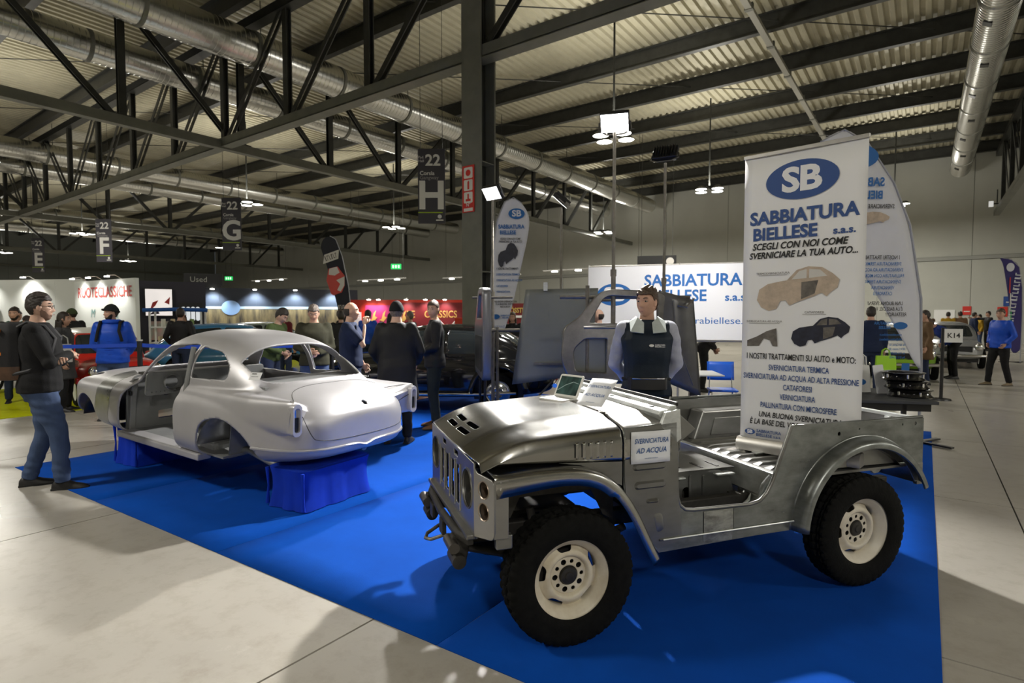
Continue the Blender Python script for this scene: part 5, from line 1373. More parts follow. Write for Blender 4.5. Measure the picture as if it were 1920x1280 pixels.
def bag(label, loc, rz, m, w_=.30, h=.34, handle=True, logo_=None):
    r = thing('shopping_bag', label, 'bag', loc, rz)
    mb = MB(); rings = [[(x * w_ / 2 * (1 - .10 * t), y * (.07 - .03 * t) + .01 * math.sin(7 * t), h * t) for x, y in ((-1, -1), (0, -1.15), (1, -1), (1, 1), (0, 1.1), (-1, 1))] for t in (0, .3, .6, 1)]
    mb.loft(rings); mb.build('bag_body', m, r, smooth=50)
    for y in (-.03, .03): MB().tube([(-.07, y, h - .01), (-.06, y, h + .10), (0, y, h + .15), (.06, y, h + .10), (.07, y, h - .01)], .008, n=6).build('handle', m, r, smooth=60)
    if logo_: MB().prism(ell(.05, .035, 20, 0, h * .4), -.075, -.072, axis='y').build('blue_logo', logo_, r)
    return r
M_lime = mat('lime_green_bag', (.30, .58, .02), .5)
bag('white cloth bag with a blue logo on the dark table', (*on_tab(.12, .18), .738), R(30), mat('white_cloth_bag', (.68, .68, .66), .8), .22, .32, True, M_blue)
o = MB().prism(rrect(.12, .34, .01, cy=.17), 0, .012, axis='y').build('brochure', M_paper); o.location = (*on_tab(.32, .02), .738); o.rotation_euler = (R(-8), R(-6), R(40)); tag(o, 'white brochure leaning beside the stacked black wheel rims', 'brochure')
kp = thing('sign_post', 'black post with a white K14 stand number sign', 'sign', (.28, 13.75, 0), R(20))
MB().cyl((0, 0, .02), (0, 0, 1.40), .03, n=10).build('post', M_black, kp); MB().lathe([(.001, .0), (.17, 0), (.16, .03), (.04, .04)], n=20).build('base', M_black, kp)
MB().b2((.01, -.035, 1.12), (.31, -.02, 1.38)).build('sign_plate', M_white, kp); text('K14', .13, kp, M_prblk, (.16, -.038, 1.25), bold=.02)
# ================================================================== HANGING SIGNS, EXITS, NEIGHBOUR STANDS
M_sign = mat('charcoal_hanging_sign', (.045, .042, .055), .6); M_signw = mat('sign_lettering', (.72, .71, .69), .6)
def hang(letter, loc, s=1.0, rz=R(36), z0=4.15):
    r = thing('hanging_sign', 'charcoal hanging aisle sign with a large letter %s' % letter, 'sign', (*loc, z0), rz, 'hanging aisle signs')
    MB().b2((-.37, -.012, 0), (.37, .012, 2.02)).build('sign_board', M_sign, r)
    for x in (-.3, .3): MB().cyl((x, 0, 2.02), (x, 0, ROOF + .05 - z0), .008, n=5).build('wire', M_dark, r)
    yy = -.014
    text('22', .42, r, M_signw, (.04, yy, 1.70), bold=.025); text('Pad.\nHall', .10, r, M_signw, (-.28, yy, 1.74))
    text('Corsia', .15, r, M_signw, (-.32, yy, 1.36), align='LEFT', bold=.02); text('Gangway', .14, r, mat('sign_lettering_grey', (.35, .34, .34), .6), (-.32, yy, 1.24), align='LEFT')
    text(letter, 1.05, r, M_signw, (.0, yy, .73), bold=.028)
    MB().b2((-.37, -.016, .285), (.30, -.013, .315)).build('green_rule', mat('sign_lime', (.35, .5, .02), .6), r)
    MB().prism(ell(.055, .055, 20, .22, .19), -.016, -.013, axis='y').build('round_logo', M_signw, r); MB().b2((.12, -.016, .075), (.32, -.013, .11)).build('logo_bar', M_signw, r)
hang('H', (-11.04, 11.45)); hang('G', (-21.85, 11.6)); hang('F', (-31.6, 10.6)); hang('E', (-42.5, 10.9))
def exit_sign(label, loc, rz):
    r = thing('exit_sign', label, 'sign', loc, rz, 'green exit signs')
    MB().b2((-.40, -.06, 0), (.40, .06, .42)).build('box', mat('exit_green', (.02, .55, .12), .5, emit=.9), r)
    for x in (-.22, 0, .22): MB().prism(rrect(.13, .24, .03, cx=x, cy=.21), -.068, -.061, axis='y').build('pictogram', mat('exit_white', (.7, .95, .75), .5, emit=1.), r)
    for x in (-.3, .3): MB().cyl((x, 0, .42), (x, 0, ROOF + .05 - loc[2]), .012, n=5).build('drop_rod', M_dark, r)
exit_sign('green exit sign on the back wall left of the hanging H sign', (-34.0, 31.2, 5.25), R(36)); exit_sign('distant green exit sign below the hanging G sign', (-60.0, 31.4, 5.3), R(36))
def lum(label, loc, L, n, rz):
    r = thing('strip_light', label, 'ceiling lamp', loc, rz, 'low strip lights over the stands')
    MB().b2((-L / 2, -.05, 0), (L / 2, .05, .08)).build('rail', M_alu, r)
    for i in range(n):
        x = L * ((i + .5) / n - .5); MB().b2((x - .16, -.10, -.07), (x + .16, .10, 0)).build('spot_head', M_lamp, r)
    for x in (-L / 2.2, L / 2.2): MB().cyl((x, 0, .08), (x, 0, ROOF + .05 - loc[2]), .01, n=5).build('drop_rod', M_dark, r)
lum('low strip light right of the coupe flag in front of the back wall', (-25.3, 31.0, 4.3), 7, 4, R(0)); lum('low strip light behind the central white feather flag', (-15.8, 29.5, 4.3), 6.5, 4, R(0)); lum('low strip light behind the dark feather flag', (-31., 27.0, 4.1), 5, 3, R(0)); lum('distant low strip light right of the G sign', (-50.0, 30.0, 4.9), 6, 3, R(0))
# ---- stand walls
def stand_wall(name, label, cat, a, b, z1, m, z0=0., th=.10, group=None):
    d = Vector((b[0] - a[0], b[1] - a[1])); r = thing(name, label, cat, (*a, 0), math.atan2(d.y, d.x), group)
    n = max(1, int(d.length / 1.0)); wd = d.length / n
    me = MB().b2((.003, 0, z0), (wd - .003, th, z1)).mesh('wall_panel', m)
    for i in range(n):
        o = bpy.data.objects.new('wall_panel', me); COL.objects.link(o); o.parent = r; o.location = (i * wd, 0, 0)
    MB().b2((0, .02, z0), (d.length, th - .01, z1 - .01)).build('core', m, r)
    return r, d.length
M_stw = mat('white_stand_wall', (.84, .87, .84), .6); M_std = mat('dark_stand_wall', (.035, .033, .05), .6)
def gooseneck(parent, x, z, watts=80, col=(1, .97, .9)):
    MB().tube([(x, .05, z), (x, -.12, z + .10), (x, -.30, z + .08)], .012, n=6).build('lamp_arm', M_alu, parent)
    MB().b2((x - .06, -.35, z + .03), (x + .06, -.27, z + .06)).build('lamp_head', M_lamp, parent)
    l = light('lamp_light', 'SPOT', (x, -.31, z + .02), watts, parent, size=.08, col=col, spot=2.0, blend=.8); l.rotation_euler = (R(20), 0, 0)
wa, L = stand_wall('stand_wall', 'long white stand wall at the far left behind the visitors', 'stand wall', (-25.6, 4.2), (-21.0, 6.45), 2.75, M_stw)
for x in (1.6, 3.3): gooseneck(wa, x, 2.75)
MB().b2((.6, -.08, 1.35), (2.0, -.02, 1.85)).build('wall_screen', mat('stand_screen', (.015, .03, .06), .2, emit=.05), wa)
wb, L = stand_wall('stand_wall', 'white stand wall lettered RUOTECLASSICHE behind the red car', 'stand wall', (-20.4, 6.05), (-16.8, 6.30), 2.62, M_stw)
text('RUOTECLASSICHE', .40, wb, mat('print_faded_red', (.55, .08, .07), .6), (1.85, -.012, 2.27), bold=.015, sx=.98)
text('M', .34, wb, mat('print_teal', (.12, .30, .30), .6), (1.15, -.012, 1.68), shear=.3); text('work', .30, wb, MATS['print_teal'], (2.35, -.012, 1.64), shear=.3)
for x in (.7, 1.7, 2.8): gooseneck(wb, x, 2.62, 70)
wc, L = stand_wall('stand_wall', 'dark stand wall with framed pictures right of the white stand', 'stand wall', (-17.75, 6.72), (-17.2, 8.3), 2.6, M_std)
pf = thing('framed_picture', 'glowing picture with red and pink shapes on the dark stand wall', 'picture', (-17.62, 6.82, 1.60), math.atan2(1.58, .55))
MB().b2((0, -.05, 0), (.70, -.01, .80)).build('frame', M_black, pf); MB().b2((.03, -.056, .03), (.67, -.05, .77)).build('print', mat('glow_painted_print', (.80, .75, .73), .5, emit=.7), pf)  # the print's lit look is put into its own emission
for o_, c_ in (([(.12, .16), (.26, .30), (.34, .46), (.20, .40)], (.62, .06, .06)), ([(.1, .05), (.3, .22), (.36, .08)], (.05, .03, .05)), ([(.48, .40), (.62, .56), (.60, .34)], (.5, .05, .05))): MB().prism(o_, -.06, -.057, axis='y').build('print_shape', mat('print_%0.2f' % c_[0], c_, .5), pf)
pg = thing('framed_picture', 'pink and green poster low on the dark stand wall', 'picture', (-17.52, 6.92, .95), math.atan2(1.58, .55))
MB().b2((0, -.05, 0), (.62, -.03, .52)).build('print', mat('pink_poster', (.62, .33, .32), .6, col2=(.30, .42, .36), nscale=4, detail=1), pg)
pe = thing('sign_board', 'black board with white lettering beside the framed pictures', 'sign', (-17.25, 7.55, 1.38), math.atan2(1.1, .55))
MB().b2((0, -.05, 0), (.62, 0, .62)).build('board', M_black, pe); M_bw = mat('board_white', (.8, .85, .9), .5, emit=.5)
for i in range(4): MB().prism(rrect(.10, .40, .048, cx=.13 + .12 * i, cy=.30), -.056, -.052, axis='y').build('rounded_letter_stroke', M_bw, pe)
# long dark photo wall with lamps
M_photo = mat('sepia_photo_wall', (.36, .25, .11), .5, col2=(.03, .022, .02), nscale=1.6, stretch=(3.2, 1, .55), detail=4)
wd_, L = stand_wall('stand_wall', 'long dark stand wall with a lit sepia photo behind the coupe', 'stand wall', (-20.9, 9.25), (-17.75, 14.3), 2.6, mat('dark_blue_wall', (.035, .04, .055), .6))
MB().b2((.1, -.03, .4), (L - .1, -.005, 1.85)).build('photo_print', M_photo, wd_); MB().b2((.1, -.035, 1.86), (L - .1, -.01, 1.95)).build('pale_rail', mat('pale_rail', (.45, .5, .55), .5), wd_)
for x in (1.0, 2.35, 3.7, 5.0): gooseneck(wd_, x, 2.5, 170, (.72, .88, 1.0))
MB().prism(ell(.30, .26, 28, 1.55, 1.90), -.045, -.036, axis='y').build('round_emblem', mat('emblem_blue', (.30, .42, .62), .5), wd_)
us = thing('sign_board', 'dark overhead sign above the end of the sepia photo wall', 'sign', (-20.75, 9.3, 2.66), math.atan2(5.05, 3.15))
MB().b2((0, -.08, 0), (1.2, 0, .42)).build('board', M_black, us); text('Used', .26, us, mat('dim_lettering', (.42, .42, .38), .5), (.45, -.085, .21)); MB().b2((.05, -.06, -.06), (1.15, -.02, 0)).build('mount', M_black, us)
# red stand
M_redw = mat('red_stand_wall', (.55, .035, .015), .55); M_mar = mat('maroon_stand_print', (.16, .012, .014), .55); M_gold = mat('gold_lettering', (.60, .42, .10), .5)
we, L = stand_wall('stand_wall', 'red stand wall lettered CLASSICS in gold behind the black car', 'stand wall', (-17.2, 13.4), (-13.7, 15.95), 2.2, M_redw)
MB().b2((1.75, -.03, .5), (L - .08, -.005, 2.10)).build('maroon_panel', M_mar, we)
MB().b2((.65, -.03, 1.2), (1.55, -.005, 2.0)).build('magenta_panel', mat('magenta_panel', (.42, .03, .14), .5), we); MB().b2((.02, -.03, 1.15), (.5, -.005, 1.75)).build('white_panel', M_stw, we)
text('RE', .36, we, M_gold, (2.32, -.04, 1.66), bold=.01, sx=.80); text('CLASSICS', .36, we, M_gold, (3.42, -.04, 1.66), bold=.01, sx=.80)
for x in (.85, 1.2, 2.2, 2.9, 3.6): gooseneck(we, x, 2.15, 45, (1, .75, .8))
for x in (.95, 1.3, 2.05): MB().prism([(x - .14, 1.45), (x - .05, 1.5), (x, 1.7), (x + .10, 1.82), (x + .05, 1.6), (x + .14, 1.55), (x + .02, 1.4)], -.045, -.031, axis='y').build('gold_creature_mark', M_gold, we)
hb = thing('handlebars', 'white curved handlebar display in front of the red stand', 'display', (-13.9, 15.2, .0), R(36))
MB().tube([(-.55, 0, 1.45), (-.35, 0, 1.50), (-.12, 0, 1.25), (0, 0, 1.2), (.12, 0, 1.25), (.35, 0, 1.5), (.55, 0, 1.45)], .03, n=8).build('bar', M_white, hb, smooth=60); MB().b2((-.35, -.15, 1.0), (.35, .15, 1.1)).build('shelf', M_white, hb); MB().b2((-.30, -.12, 0), (.30, .12, 1.0)).build('plinth', M_white, hb); MB().cyl((0, 0, 1.1), (0, 0, 1.22), .03, n=8).build('stem', M_white, hb)
wg, L = stand_wall('stand_wall', 'maroon stand wall lettered GRÖSSTE behind the panel rack', 'stand wall', (-12.6, 15.5), (-10.6, 17.0), 2.05, M_mar)
text('GRÖSSTE', .24, wg, M_gold, (1.15, -.012, 1.80), bold=.03, sx=.75); MB().b2((.75, -.014, 1.55), (1.9, -.004, 1.63)).build('white_bar', M_stw, wg)
o = MB().b2((-.30, -.25, 0), (.30, .25, 1.55)).build('red_cabinet', M_redw, None, bevel=.01); o.location = (-12.15, 14.1, 0); o.rotation_euler.z = R(36); tag(o, 'bright red cabinet left of the narrow hanging door', 'cabinet')
es = thing('safety_sign', 'small red and white safety sign on a stand left of the column', 'sign', (-12.45, 14.6, 0), R(36))
MB().b2((-.18, -.02, 1.75), (.18, 0, 2.08)).build('panel', M_red, es); MB().b2((-.14, -.024, 1.78), (.14, -.021, 1.86)).build('white_field', M_sw, es); MB().cyl((0, .01, 0), (0, .01, 1.78), .02, n=8).build('post', M_black, es)
# far right wall notices
for nm, lb, loc, w_, h, m, z in (('notice_board', 'white notice board with a ring on the back wall at right', (.9, 42.995), 1.0, 1.35, M_white, .6), ('wall_sign', 'blue wall sign on the back wall at right', (3.95, 42.995), .75, .55, mat('sign_blue', (.02, .07, .30), .5), 2.15), ('wall_sign', 'red wall sign beneath the blue wall sign', (3.55, 42.995), .45, .55, M_red, 1.55), ('wall_sign', 'red wall sign beside the white notice board', (1.95, 42.995), .40, .5, M_red, 1.65)):
    r = thing(nm, lb, 'sign', (*loc, z), 0)
    MB().b2((-w_ / 2, -.05, 0), (w_ / 2, .0, h)).build('board', m, r); MB().b2((-w_ * .35, -.056, h * .35), (w_ * .35, -.051, h * .45)).build('print_line', M_sw if m != M_white else M_red, r)
# emergency wall lamps on the right truss
el = thing('wall_lamp', 'pair of small white emergency lamps at the end of the right truss', 'lamp', (2.95, 40.5, 7.5), 0)
MB().b2((-.35, -.05, 0), (-.15, .05, .3)).b2((.15, -.05, .05), (.35, .05, .35)).build('lamp_box', mat('emergency_white', (.8, .8, .78), .5, emit=.5), el); MB().cyl((0, 0, .2), (0, 0, .9), .03, n=6).build('stem', M_dark, el); MB().b2((-.2, -.03, .12), (.2, .03, .18)).build('arm', M_dark, el)
# blue barrier tape at left
bt = thing('barrier_tape', 'blue barrier tape stretched between black posts in front of the red car', 'barrier')
pts = [(-12.4, 1.6), (-9.50, 3.60), (-8.35, 4.55), (-7.6, 5.6)]
for (a, b) in zip(pts, pts[1:]):
    d = Vector((b[0] - a[0], b[1] - a[1])); n = 8; rows = []
    for k in range(2): rows.append([(a[0] + d.x * i / n, a[1] + d.y * i / n, 1.17 - .03 * math.sin(PI * i / n) + .055 * k) for i in range(n + 1)])
    m = MB(); m.loft(rows, closed=False); m.build('tape', mat('blue_tape', (.008, .06, .50), .5), bt, solid=.003)
for p in pts[:]:
    MB().cyl((*p, .02), (*p, 1.26), .035, n=12).lathe([(.001, .0), (.17, 0), (.17, .02), (.04, .05)], n=20, T=Matrix.Translation((*p, 0))).build('post', M_black, bt, smooth=40)
    MB().cyl((*p, 1.26), (*p, 1.28), .045, n=12).build('post_cap', M_alu, bt)
# white shelf stand with small goods behind the coupe
sf = thing('display_shelf', 'white shelf stand of small goods under a blue awning behind the coupe', 'shelf', (-15.9, 6.95, .011), R(50))
for x in (-.6, .6):
    for y in (-.2, .2): MB().b2((x - .02, y - .02, 0), (x + .02, y + .02, 1.75)).build('upright', M_white, sf)
for z in (.5, .9, 1.3): MB().b2((-.62, -.22, z), (.62, .22, z + .03)).build('shelf_board', M_white, sf)
MB().tube([(-.75, -.2, 1.76), (0, -.24, 1.78), (.75, -.2, 1.76)], .05, n=8).build('awning_roll', mat('awning_blue', (.01, .10, .40), .6), sf)
for i in range(14):
    z = (.53, .93, 1.33)[i % 3]; x = -.5 + .075 * i; c_ = ((.55, .05, .05), (.6, .5, .3), (.7, .7, .6), (.2, .3, .1))[i % 4]
    o = MB().prism(rrect(.09, .09, .02), 0, .10 + .05 * (i % 3)).build('display_box', mat('goods_%d' % (i % 4), c_, .5), None, bevel=.008)
    c0, s0 = math.cos(R(50)), math.sin(R(50)); o.location = (-15.9 + c0 * x, 6.95 + s0 * x, z + .012)
    tag(o, '%s box, %s from the left on the %s board of the white shelf stand' % (('red', 'tan', 'cream', 'green')[i % 4], ('first', 'second', 'third', 'fourth', 'fifth')[i // 3], ('lowest', 'middle', 'upper')[i % 3]), 'box', 'goods on the white shelf stand')
# ================================================================== PEOPLE
def mv(a, b, t): return tuple(x + (y - x) * t for x, y in zip(a, b))
SKIN = mat('skin_tone', (.52, .30, .21), .5, noise=.08, nscale=20); SKIN2 = mat('skin_tone_light', (.60, .37, .27), .5, noise=.08, nscale=20)
HAIR = mat('dark_brown_hair', (.022, .015, .011), .5, noise=.5, nscale=60, bump=.6, bscale=120); HAIRG = mat('greying_hair', (.16, .13, .11), .6, noise=.5, nscale=60, bump=.6, bscale=120); HAIRB = mat('brown_hair', (.07, .042, .025), .5, noise=.5, nscale=60, bump=.6, bscale=120)
EYEW = mat('eye_white', (.42, .38, .35), .3); EYED = mat('eye_dark', (.02, .014, .01), .2); LIP = mat('lip', (.42, .18, .14), .5)
def cloth(name, c, rough=.85, n=.12): return mat(name, c, rough, noise=n, nscale=9, bump=.2, bscale=150, spec=.25)
def head_pts(nu, nv, infl=0., hairvol=None):
    th = np.linspace(0, 2 * PI, nu, endpoint=False); ph = np.linspace(-PI / 2, PI / 2, nv)
    T, Pp = np.meshgrid(th, ph)
    d = np.stack([np.cos(Pp) * np.cos(T), np.cos(Pp) * np.sin(T), np.sin(Pp)], -1).reshape(-1, 3)
    p = d * np.array([.074, .095, .118])
    x, y, z = p.T.copy()
    t = np.clip(-z / .118, 0, 1); fr = np.clip(y / .05, 0, 1)
    x = x * (1 - .30 * t**1.6); y = np.where(y > 0, y * (1 - .02 * t), y * (1 - .30 * t)); y = y + .016 * t**1.5
    y = np.where(z > .02, y - .10 * (z - .02) * (y > 0), y)
    y = np.where(y > .055, .055 + (y - .055) * .88, y)
    ax_ = np.abs(x)
    y = y + fr * (.007 * np.exp(-((z - .030) / .011)**2 - (x / .045)**2) - .011 * np.exp(-((ax_ - .031) / .015)**2 - ((z - .010) / .012)**2)
                  + .024 * np.exp(-(x / .0115)**2) * np.where(z > -.03, np.exp(-((z + .03) / .028)**2), np.exp(-((z + .03) / .009)**2)) + .010 * np.exp(-((ax_ - .013) / .008)**2 - ((z + .033) / .009)**2)
                  + .008 * np.exp(-(x / .022)**2 - ((z + .064) / .012)**2) - .005 * np.exp(-(x / .022)**2 - ((z + .064) / .0028)**2) + .007 * np.exp(-(x / .022)**2 - ((z + .098) / .013)**2)
                  + .005 * np.exp(-((ax_ - .045) / .016)**2 - ((z + .018) / .018)**2))
    p = np.stack([x, y, z], -1)
    if infl: p = p + d * infl
    if hairvol is not None: p = p + d * hairvol(p)[:, None]
    Fs = [(i * nu + k, i * nu + (k + 1) % nu, (i + 1) * nu + (k + 1) % nu, (i + 1) * nu + k) for i in range(nv - 1) for k in range(nu)]
    return p, Fs
def hairclip(style):
    def f(p):
        x, y, z = p.T
        if style == 'bald': return np.maximum(np.maximum(-.055 - z, z - .035), y + .012)
        elif style in ('cap', 'beanie'): line = np.where(y > 0, .036 if style == 'cap' else .048, .0 if style == 'cap' else .012) + 0 * z
        elif style == 'long': line = np.where(y > .045, .062, np.where(y > .015, -.02, -.2))
        else: line = np.where(y > .045, .062, np.where(y > .015, .062 - (.045 - y) * 2.6, np.where(y > -.03, -.012, -.065)))
        return line - z
    return f
def person(label, loc, face, H=1.75, pose=None, top=None, sleeve=None, legs=None, shoe=None, hair=HAIR, style='short', skin=SKIN, hi=False, lean=0., turn=0., nod=0., beard=None, coat=0., fat=1., longcoat=False, bare_arms=False, hood=None, hatm=None, only=None, smile=False, group='visitors in the hall'):
    k = H / 1.75
    J = dict(hipR=(.095, 0, .93), kneeR=(.115, .025, .50), ankR=(.125, -.02, .085), shR=(.185, -.01, 1.43), elR=(.245, -.035, 1.14), wrR=(.25, .06, .89))
    J.update({a[:-1] + 'L': (-b[0], b[1], b[2]) for a, b in list(J.items())})
    toe = {'R': 8., 'L': -8.}
    if pose:
        for a, b in pose.items():
            if a in J: J[a] = b
            elif a == 'toe': toe.update(b)
    L_ = R(lean); cl_, sl_ = math.cos(L_), math.sin(L_)
    def up(p):
        y, z = p[1], p[2] - .95
        return (p[0] * k, (y * cl_ + z * sl_) * k, (.95 + z * cl_ - y * sl_) * k)
    def lo(p): return tuple(c * k for c in p)
    for a in list(J): J[a] = up(J[a]) if a[:2] in ('sh', 'el', 'wr') else lo(J[a])
    r = thing('person', label, 'person', (loc[0], loc[1], loc[2] if len(loc) > 2 else 0.), R(face - 90), group)
    def ring(z, rx, ry, yo=0., n=20):
        o = []
        for i in range(n):
            a = 2 * PI * i / n; c, s = math.cos(a), math.sin(a); q = (abs(c)**2.5 + abs(s)**2.5)**(-1 / 2.5)
            o.append(up((rx * fat * c * q, yo + ry * fat * s * q, z)))
        return o
    tors = [(.84, .10, .09, 0), (.90, .160, .115, -.005), (.97, .168, .12, -.005), (1.06, .152, .108, 0), (1.15, .150, .105, .003), (1.26, .168, .113, .008), (1.35, .180, .108, .004), (1.42, .158, .086, -.006), (1.465, .095, .068, -.012), (1.50, .062, .058, -.008), (1.56, .054, .056, .004), (1.60, .050, .052, .008)]
    vb = .016 if hi else .024
    b = MB(); b.loft([ring(z, rx * .93, ry * .93, yo) for z, rx, ry, yo in tors])
    for s in 'RL':
        b.tube([J['sh' + s], J['el' + s], J['wr' + s]], [.052 * k, .040 * k, .030 * k], n=10); b.ball(J['sh' + s], .055 * k); b.ball(J['el' + s], .040 * k)
        b.tube([J['hip' + s], J['knee' + s], J['ank' + s]], [.088 * k, .056 * k, .042 * k], n=10); b.ball(J['knee' + s], .056 * k)
    body = remesh(b, vb, 2)
    # head
    hc = Vector(up((0, .012, 1.635)))
    HT = Matrix.Translation(hc) @ Matrix.Rotation(R(turn), 4, 'Z') @ Matrix.Rotation(-L_ * .7 - R(nod), 4, 'X') @ Matrix.Scale(k * 1.02, 4)
    nu, nv = (64, 56) if hi else (34, 30)
    V, Fs = head_pts(nu, nv); body.add(V.tolist(), Fs, HT)
    for s in (1, -1): body.ball((.074 * s, -.006, -.004), (.010, .020, .031), 10, 8, T=HT @ Matrix.Rotation(.25 * s, 4, 'Z'))
    # hands: palm, four fingers of unequal length, thumb from the side of the palm
    for s in 'RL':
        w_ = Vector(J['wr' + s]); e = Vector(J['el' + s]); d = (w_ - e).normalized(); sg = 1 if s == 'R' else -1
        inn = Vector((-sg, .15, 0)); nrm_ = (inn - d * inn.dot(d)).normalized(); sd = d.cross(nrm_) * (-sg)      # sd points to the thumb side
        if sd.y < 0: sd = -sd
        T = Matrix(((sd.x, d.x, nrm_.x, w_.x), (sd.y, d.y, nrm_.y, w_.y), (sd.z, d.z, nrm_.z, w_.z), (0, 0, 0, 1))) @ Matrix.Scale(k, 4)
        body.ball((0, .045, .002), (.040, .055, .017), 10, 8, T=T)
        cu = (pose or {}).get('curl', .9)
        for i, (x, ln) in enumerate(((.030, .070), (.010, .080), (-.011, .074), (-.030, .058))):
            a1, a2, a3 = .35 * cu, .9 * cu, 1.4 * cu; p0 = (x, .085, .002); l1 = ln * .42; l2 = ln * .32; l3 = ln * .26
            p1 = (x, p0[1] + l1 * math.cos(a1), p0[2] + l1 * math.sin(a1)); p2 = (x, p1[1] + l2 * math.cos(a2), p1[2] + l2 * math.sin(a2)); p3 = (x, p2[1] + l3 * math.cos(a3), p2[2] + l3 * math.sin(a3))
            body.tube([p0, p1, p2, p3], [.0095, .009, .008, .0055], n=7, T=T)
        body.tube([(.028, .02, .004), (.050, .045, .012), (.052, .070, .022), (.046, .088, .028)], [.012, .011, .009, .006], n=7, T=T)
    body.build('body', skin, r, smooth=180)
    # face details
    for s in (1, -1):
        e = MB().ball((.031 * s, .0745, .0095), (.0125, .010, .0068), 10, 8, T=HT); eo = e.build('eye', EYEW, r, smooth=180)
        MB().ball((.031 * s, .0830, .0095), (.0058, .0032, .0058), 8, 6, T=HT).build('iris', EYED, eo, smooth=180)
        MB().tube([((.013 + .034 * t) * s, .0885 - .016 * t * t, .029 + .007 * math.sin(PI * t * .8)) for t in (0, .33, .66, 1)], [.003, .0042, .004, .002], n=6, T=HT).build('eyebrow', hair if style != 'long' else HAIR, r, smooth=60)
    MB().tube([(x, .1005 - 6 * x * x - (.0 if not smile else .0), -.0645 + (3.5 * x * x if smile else 0)) for x in (-.022, -.011, 0, .011, .022)], [.002, .0038, .0042, .0038, .002], n=6, T=HT).build('mouth', LIP, r, smooth=60)
    if style != 'none':
        st_ = style if style not in ('cap', 'beanie') else 'short'
        vol = (lambda p: .007 + .014 * np.clip((p[:, 2] - .02) / .08, 0, 1) + (.0055 if hi else .004) * np.sin(150 * p[:, 0] + 90 * p[:, 1] + 3 * np.sin(120 * p[:, 2]))  * np.clip(p[:, 2] / .08, 0, 1)) if style not in ('bald', 'cap', 'beanie') else (lambda p: .006 + 0 * p[:, 0])
        V, Fs = head_pts(nu, nv, 0, vol); _, (V, Fs) = clip(V, Fs, hairclip(st_))
        if len(Fs): hm = mbof(V, Fs); hm.v = [tuple(HT @ Vector(p)) for p in hm.v]; hm.build('hair', hair, r, smooth=60, solid=.008, off=-1)
        if style == 'long':
            m = MB(); m.loft([[(.086 * math.cos(a) * (1 - .15 * t), -.02 + .085 * math.sin(a) - .02 * t, -.02 - .20 * t + .015 * math.sin(5 * a)) for a in np.linspace(PI * .88, PI * 2.12, 15)] for t in np.linspace(0, 1, 7)], closed=False, T=HT); m.build('hair_length', hair, r, smooth=60, solid=.025)
        if style in ('cap', 'beanie'):
            V, Fs = head_pts(nu, nv, .014 if style == 'beanie' else .012); _, (V, Fs) = clip(V, Fs, hairclip(style)); hm = mbof(V, Fs); hm.v = [tuple(HT @ Vector(p)) for p in hm.v]
            ho = hm.build('hat', hatm, r, smooth=60, solid=.006)
            if style == 'cap': m = MB(); m.loft([[(.072 * math.sin(a), .055 + (.045 + .075 * t) * math.cos(a), .046 - .018 * t - .012 * abs(math.sin(a))) for a in np.linspace(-1.25, 1.25, 11)] for t in (0, .5, 1)], closed=False, T=HT); m.build('hat_peak', hatm, ho, smooth=60, solid=.005)
            else: MB().tube([(.092 * math.cos(a), .004 + .108 * math.sin(a), .030 + .018 * math.sin(a)) for a in np.linspace(0, 2 * PI, 25)[:-1]], .014, n=8, closed=True, T=HT).build('hat_cuff', hatm, ho, smooth=60)
    if beard:
        V, Fs = head_pts(nu, nv, .0035); _, (V, Fs) = clip(V, Fs, lambda p: np.maximum(np.maximum(p[:, 2] + .072 - 1.3 * np.clip(np.abs(p[:, 0]) - .030, 0, .045), .018 - p[:, 1]), -1.))
        if len(Fs): hm = mbof(V, Fs); hm.v = [tuple(HT @ Vector(p)) for p in hm.v]; hm.build('beard', beard, r, smooth=60, solid=.004)
    # clothing
    vc = .011 if hi else .022
    def wr(mb, amp, seed, f=1.):
        if not amp: return mb
        me = bpy.data.meshes.new('t'); me.from_pydata(mb.v, [], mb.f); me.update(); n = len(me.vertices); nn = np.empty(n * 3); me.vertices.foreach_get('normal', nn); nn = nn.reshape(-1, 3)
        v = np.array(mb.v); bpy.data.meshes.remove(me)
        q = v + seed
        w1 = np.sin(f * (26 * q[:, 2] + 5 * np.sin(7 * q[:, 0] + 2) + 9 * q[:, 1])) * (.5 + .5 * np.sin(f * (7 * q[:, 0] - 8 * q[:, 2] + 5 + 6 * q[:, 1]))) + .5 * np.sin(f * (47 * q[:, 2] - 12 * q[:, 0] + 15 * q[:, 1] + 3 * np.sin(11 * q[:, 2])))
        mb.v = [tuple(p) for p in v + nn * (amp * w1)[:, None]]; return mb
